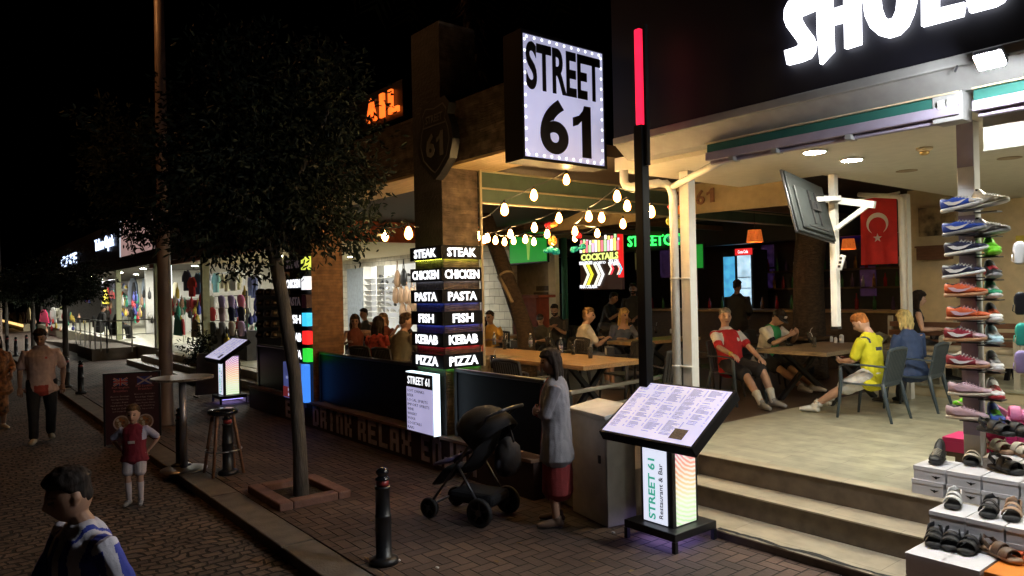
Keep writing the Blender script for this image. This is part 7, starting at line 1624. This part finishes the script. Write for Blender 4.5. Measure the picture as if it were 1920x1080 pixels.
person('boy with ginger hair in bright yellow football shirt and white shorts looking at his phone', (-4.17, 8.96, FZ), 178, 1.70, sit=.45, lean=6, hands=((.36, -.06, .70), (.37, .08, .70)), feet=((.83, -.18, .085), (.72, .18, .085)), palm=((0, 1, .6), (0, -1, .6)), curl=.9, vox=.0075,
       top=dict(mats=[cloth('yellow jersey', (.62, .58, .02)), cloth('navy print', (.03, .04, .08))], sleeve=.85, pat=yel_pat, loose=.022), bottom=dict(kind='shorts', len=.85, mats=[cloth('white shorts', (.66, .66, .68))]), shoes='s_white', socks=('s_white', .2), hair=('short', hairm('ginger hair', (.42, .15, .04)), .020), hd=(8, 30), sk=1)
pph = at(1602, 672, t=8.6); o = MB().box(V((-4.52, 8.96, FZ+.71)), (.075, .14, .009), Matrix.Rotation(.5, 3, 'Y')).build('phone', 'blackgloss', None, bevel=.003); tag(o, 'dark phone held by the boy in yellow', 'phone')
person('woman with short blonde hair in a denim jacket seated beyond the yellow shirt', (-4.14, 10.02, FZ), 150, 1.66, sit=.45, lean=12, fem=True, hands=((.34, -.1, .74), (.34, .10, .74)), top=dict(mats=[cloth('denim', (.04, .07, .17))], sleeve=1.9, loose=.022, name='jacket'), bottom=dict(kind='long', mats=[cloth('dark jeans', (.03, .035, .06))]), shoes='s_black', hair=('bob', hairm('blonde hair', (.58, .46, .20)), .026), hd=(0, 8))
person('woman with long dark hair in a black top on the bench, back turned', (-4.78, 11.5, FZ+.18), 40, 1.68, sit=.50, lean=8, fem=True, hands=((.30, -.2, .80), (.36, .12, .80)), top=dict(mats=[cloth('black top', (.012, .012, .014))], sleeve=0, loose=.012), bottom=dict(kind='long', mats=[cloth('black trousers', (.012, .012, .014))]), shoes='s_black', hair=('long', hairm('very dark hair', (.02, .013, .010)), .02), hd=(0, 5), sk=1)
# --- restaurant tables
person('man in white T-shirt at the table, head turned to the woman beside him', (-8.62, 8.32, FZ), 62, 1.80, sit=.45, lean=10, fat=1.15, hands=((.40, -.05, .80), (.36, .25, .80)), top=dict(mats=[cloth('white tee', (.66, .60, .50))], sleeve=.75, loose=.022), bottom=dict(kind='shorts', mats=[cloth('grey shorts', (.12, .12, .13))]), shoes='s_grey', hair=('buzz', hairm('sandy hair', (.26, .15, .07)), .012), hd=(-28, 0))
person('woman with long blonde hair and blue grey blouse leaning on the table', (-9.12, 9.78, FZ), -18, 1.68, sit=.46, lean=14, fem=True, fat=1.1, hands=((.45, -.22, .80), (.45, .16, .80)), top=dict(mats=[cloth('grey blue blouse', (.10, .12, .18))], sleeve=1.6, loose=.018, low=True, name='blouse'), bottom=dict(kind='long', mats=[cloth('dark jeans', (.03, .035, .06))]), shoes='s_black', hair=('long', hairm('blonde streaks', (.48, .32, .13)), .022), hd=(8, 2))
person('boy in a grey cap and olive T-shirt beside the man in grey', (-11.0, 9.55, FZ), -72, 1.45, sit=.45, lean=8, hands=((.36, -.10, .80), (.34, .12, .80)), top=dict(mats=[cloth('olive tee', (.10, .09, .06))], sleeve=.8), bottom=dict(kind='shorts', mats=[cloth('dark shorts', (.03, .03, .03))]), shoes='s_grey', hair=('buzz', hairm('dark hair', (.03, .02, .015))), cap='dgrey', hd=(20, 4))
person('heavy man in dark grey T-shirt with hands clasped at the back table', (-11.35, 10.25, FZ), -52, 1.82, sit=.46, lean=10, fat=1.3, hands=((.38, -.02, .86), (.38, .05, .84)), top=dict(mats=[cloth('dark tee', (.055, .05, .045))], sleeve=.75, loose=.022), bottom=dict(kind='long', mats=[cloth('dark jeans', (.03, .035, .06))]), shoes='s_black', hair=('buzz', hairm('dark hair', (.03, .02, .015)), .010), beard=hairm('dark hair', (.03, .02, .015)), hd=(-8, 12))
person('woman in a yellow top with dark hair tied back, left of the leaning trunk', (-10.9, 8.2, FZ), -58, 1.66, sit=.45, lean=6, fem=True, hands=((.34, -.12, .80), (.34, .12, .80)), top=dict(mats=[cloth('ochre top', (.48, .27, .05))], sleeve=.5), bottom=dict(kind='long', mats=[cloth('dark jeans', (.03, .035, .06))]), shoes='s_black', hair=('short', hairm('dark hair', (.03, .02, .015)), .016), hd=(-10, 0), sk=2)
person('child in a patterned orange top beside the woman in yellow, near the menu pillar', (-11.3, 8.3, FZ), -50, 1.45, sit=.45, lean=6, fem=True, top=dict(mats=[cloth('orange pattern', (.42, .14, .05), var=.6)], sleeve=.6), bottom=dict(kind='long', mats=[cloth('dark jeans', (.03, .035, .06))]), shoes='s_black', hair=('medium', hairm('dark hair', (.03, .02, .015)), .016), sk=2)
# --- group between the pillars
person('woman with dark hair tied up in a red floral dress, back to the fence', (at(704, 640, Y=5.4).x, 5.4, FZ), 118, 1.66, sit=.45, lean=8, fem=True, hands=((.38, -.1, .80), (.36, .14, .80)), top=dict(mats=[cloth('red floral', (.40, .05, .03), var=.8)], sleeve=.35), bottom=dict(kind='skirt', len=.3, mats=[cloth('red floral', (.40, .05, .03), var=.8)]), shoes='s_black', hair=('medium', hairm('dark hair', (.03, .02, .015)), .022), hd=(30, 0), sk=2)
person('man in a khaki shirt with his back to the street beside the menu pillar', (at(744, 640, Y=5.36).x, 5.36, FZ), 100, 1.82, sit=.45, lean=14, fat=1.15, hands=((.42, -.12, .80), (.42, .14, .80)), top=dict(mats=[cloth('khaki shirt', (.12, .10, .06))], sleeve=1.7, loose=.024), bottom=dict(kind='long', mats=[cloth('dark jeans', (.03, .035, .06))]), shoes='s_black', hair=('short', hairm('brown hair', (.06, .035, .02)), .016), hd=(-25, 0), sk=2)
person('woman with raised arm reaching across the table at the left of the group', (at(667, 640, Y=6.2).x, 6.2, FZ), -30, 1.66, sit=.45, lean=10, fem=True, hands=((.40, -.12, .82), (.1, .34, 1.12)), top=dict(mats=[cloth('rust top', (.22, .06, .03))], sleeve=.0, loose=.012), bottom=dict(kind='long', mats=[cloth('dark jeans', (.03, .035, .06))]), shoes='s_black', hair=('medium', hairm('brown hair', (.06, .035, .02)), .018), sk=2, hd=(0, 5))
person('fair haired woman behind the floral dress, facing the street', (at(726, 640, Y=6.9).x, 6.9, FZ), -70, 1.64, sit=.45, lean=8, fem=True, hands=((.36, -.1, .80), (.36, .1, .80)), top=dict(mats=[cloth('rust top', (.22, .06, .03))], sleeve=.4), bottom=dict(kind='long', mats=[cloth('dark jeans', (.03, .035, .06))]), shoes='s_black', hair=('bob', hairm('fair hair', (.34, .20, .09)), .018), sk=0)
person('woman with bare arms lifting her hand to her mouth, close to the menu pillar', (at(774, 640, Y=6.5).x, 6.5, FZ), -95, 1.66, sit=.46, lean=12, fem=True, hands=((.30, -.05, 1.10), (.36, .14, .84)), top=dict(mats=[cloth('dark top', (.04, .025, .02))], sleeve=.0, loose=.012), bottom=dict(kind='long', mats=[cloth('dark jeans', (.03, .035, .06))]), shoes='s_black', hair=('short', hairm('dark hair', (.03, .02, .015)), .018), sk=0, hd=(20, 0))
# --- bar
a = at(1187, 518, Y=12.0); person('dark clothed man standing at the bar beside the black post', (a.x, 12.0, FZ), -60, 1.78, hands=((.22, -.1, 1.0), (.22, .1, 1.0)), top=dict(mats=[cloth('black tee', (.012, .012, .013))], sleeve=.8), bottom=dict(kind='long', mats=[cloth('black trousers', (.012, .012, .014))]), shoes='s_black', hair=('buzz', hairm('dark hair', (.03, .02, .015))), beard=hairm('dark hair', (.03, .02, .015)), sk=2)
a = at(1132, 540, Y=11.9); person('man in black T-shirt perched on a bar stool in front of the cocktail sign', (a.x, 11.9, FZ), 20, 1.76, sit=.72, lean=18, hands=((.42, -.1, 1.1), (.42, .1, 1.1)), feet=((.38, -.12, .35), (.38, .12, .35)), top=dict(mats=[cloth('black tee', (.012, .012, .013))], sleeve=.8), bottom=dict(kind='long', mats=[cloth('grey trousers', (.08, .075, .07))]), shoes='s_black', hair=('short', hairm('dark hair', (.03, .02, .015)), .014), hd=(10, 10), sk=2)
st_ = thing('bar_stool', 'tall dark stool under the man in front of the cocktail sign', 'stool', (a.x, 11.9, FZ)); MB().lathe([(.17, .68), (.18, .69), (.18, .72), (.02, .73)], (a.x, 11.9, FZ), 20).build('seat', 'black', st_, True)
for g in (45, 135, 225, 315): d = V((math.cos(R_(g)), math.sin(R_(g)), 0)); MB().bar(V((a.x, 11.9, FZ))+d*.2, V((a.x, 11.9, FZ+.68))+d*.12, .03).build('leg', 'black', st_)
a = at(1381, 520, Y=12.6); person('black silhouette of a man standing in front of the lit fridge', (a.x, 12.6, FZ), 100, 1.80, fat=1.2, hands=((.25, -.12, 1.02), (.25, .12, 1.02)), top=dict(mats=[cloth('black tee', (.012, .012, .013))], sleeve=1.6), bottom=dict(kind='long', mats=[cloth('black trousers', (.012, .012, .014))]), shoes='s_black', hair=('buzz', hairm('dark hair', (.03, .02, .015))), sk=3)
# --- on the street
a = at(1050, 985, z=0); 
person('woman in grey cardigan over a red dress, arms crossed, standing by the cabinet', (a.x-.02, a.y, 0), 224, 1.60, fem=True, fat=1.12, vox=.0075, hands=((.17, .05, 1.13), (.20, -.07, 1.09)), palm=((-1, 0, 0), (-1, 0, 0)), curl=.9, elbow=((-.1, -.6, -.6), (-.1, .6, -.6)), hd=(12, 8), sk=2,
       top=dict(mats=[cloth('grey cardigan', (.26, .25, .27)), cloth('red dress', (.20, .02, .02))], sleeve=1.75, hem=-.27, loose=.026, wr=.010, name='cardigan', pat=lambda q, arm: 1 if (not arm and q.x > .06 and abs(q.y) < .075) else 0),
       bottom=dict(kind='skirt', len=.60, mats=[cloth('red dress', (.20, .02, .02))]), shoes='s_brown', hair=('medium', hairm('dark hair', (.03, .02, .015)), .016))
a = at(80, 830, z=RZ); person('man walking along the street in pale pink shirt and black trousers, head bowed', (a.x, a.y, RZ), -8, 1.80, fat=1.0, vox=.0085, hands=((.02, -.27, .86), (.00, .27, .87)), feet=((.20, -.10, .085), (-.16, .10, .12)), hd=(-6, 18), sk=2,
       top=dict(mats=[cloth('pale pink shirt', (.58, .42, .38)), cloth('red print', (.45, .07, .05))], sleeve=.85, loose=.036, hem=-.14, wr=.009, pat=lambda q, arm: 1 if (not arm and q.x > .05 and ((q.z < -.05 and abs(q.y) < .09) or (abs(q.y-.07) < .016 and abs(q.z-.36) < .014))) else 0),
       bottom=dict(kind='long', mats=[cloth('black trousers', (.012, .012, .014))]), shoes='s_cream', hair=('short', hairm('dark hair', (.03, .02, .015)), .022))
def tod_pat(q, arm): return 1 if q.z > .25 and abs(q.y) > .165 else 2 if (q.x > .06 and abs(q.y) < .06 and .20 < q.z < .25) else 0
a = at(254, 945, z=RZ); person('small child in claret and pale blue football kit standing on the setts, hands on hips', (a.x, a.y, RZ), -28, 1.03, fat=1.3, hs=1.38, vox=.011, hands=((-.06, -.24, .98), (-.06, .24, .98)), elbow=((-.2, -1, 0), (-.2, 1, 0)), curl=1.0, hd=(4, 4), sk=1,
       top=dict(mats=[cloth('claret jersey', (.20, .012, .03)), cloth('pale blue sleeve', (.42, .42, .58)), cloth('white print', (.6, .55, .55))], sleeve=.9, loose=.03, pat=tod_pat), bottom=dict(kind='shorts', len=.8, mats=[cloth('white kit shorts', (.55, .50, .55))]), shoes='s_grey', socks=(cloth('white kit socks', (.55, .50, .55)), .8), hair=('short', hairm('light brown hair', (.12, .07, .035)), .014))
# head of the child is larger in proportion
def stripe_pat(q, arm):
    if q.z > .478 and abs(q.y) < .09: return 1
    if arm: return 1 if abs(q.x) < .028 else 0
    return 1 if int(math.floor((q.y+.5)/.055)) % 2 else 0
a = at(141, 905, t=3.15)
person('boy in a blue and white striped football shirt, close in the foreground', (a.x+.05, a.y+.05, RZ), 286, 1.50, hs=1.05, fat=.98, vox=.0065, hands=((.34, -.20, .98), (.05, .30, .88)), feet=((.22, -.10, .085), (-.2, .10, .11)), hd=(-6, 10), lean=5, sk=2,
       top=dict(mats=[cloth('royal blue stripe', (.03, .05, .36)), cloth('white stripe', (.55, .54, .62))], sleeve=.95, loose=.03, hem=-.16, wr=.010, pat=stripe_pat), bottom=dict(kind='shorts', mats=[cloth('blue shorts', (.02, .03, .14))]), shoes='s_black', socks=('s_white', .5), hair=('buzz', hairm('black hair', (.016, .011, .009)), .022))
a = at(-6, 805, z=RZ); person('woman in a brown leopard print dress at the left edge, mostly outside the photo', (a.x, a.y, RZ), 10, 1.66, fem=True, fat=1.3, hands=((.22, -.1, 1.0), (.22, .18, 1.0)), top=dict(mats=[cloth('leopard print', (.28, .12, .04), var=.95)], sleeve=1.5, loose=.035, hem=-.25, name='dress'), bottom=dict(kind='skirt', len=.62, mats=[cloth('leopard print', (.28, .12, .04), var=.95)]), shoes='s_cream', hair=('medium', hairm('dark hair', (.03, .02, .015))), sk=2)
for px, dx, lb in ((188, 0, 'person in dark clothes sitting on the far terrace behind the railing, left one of two'), (218, .3, 'person in long dark coat seated on the far terrace, right one of two')):
    a = at(px, 600, Y=5.75)
    person(lb, (a.x, 5.75, .5), 100, 1.75, sit=.45, lean=10, fat=1.25, vox=.014, top=dict(mats=[cloth('black coat', (.014, .013, .013))], sleeve=1.8, loose=.04, hem=-.3, name='coat'), bottom=dict(kind='long', mats=[cloth('black trousers', (.012, .012, .014))]), shoes='s_black', hair=('short', hairm('dark hair', (.03, .02, .015)), .02), sk=2)
    st_ = thing('far_chair', 'dark chair under the %s seated person on the far terrace' % ('left' if px == 188 else 'right'), 'chair', (a.x, 5.75, .5)); MB().bb(a.x-.22, a.x+.22, 5.52, 5.96, .93, .96).build('seat', 'black', st_)
    for sx in (-.2, .2):
        for sy in (5.54, 5.94): MB().bb(a.x+sx-.015, a.x+sx+.015, sy-.015, sy+.015, .5, .929).build('leg', 'black', st_)
    MB().bb(a.x-.22, a.x+.22, 5.47, 5.5, .9, 1.4).build('backrest', 'black', st_)

person('man in a dark shirt seated behind the group between the pillars', (at(690, 620, Y=7.6).x, 7.6, FZ), -80, 1.76, sit=.45, lean=8, vox=.011, hands=((.34, -.12, .80), (.34, .12, .80)), top=dict(mats=[cloth('dark tee', (.055, .05, .045))], sleeve=.7), bottom=dict(kind='long', mats=[cloth('dark jeans', (.03, .035, .06))]), shoes='s_black', hair=('buzz', hairm('dark hair', (.03, .02, .015))), sk=2)
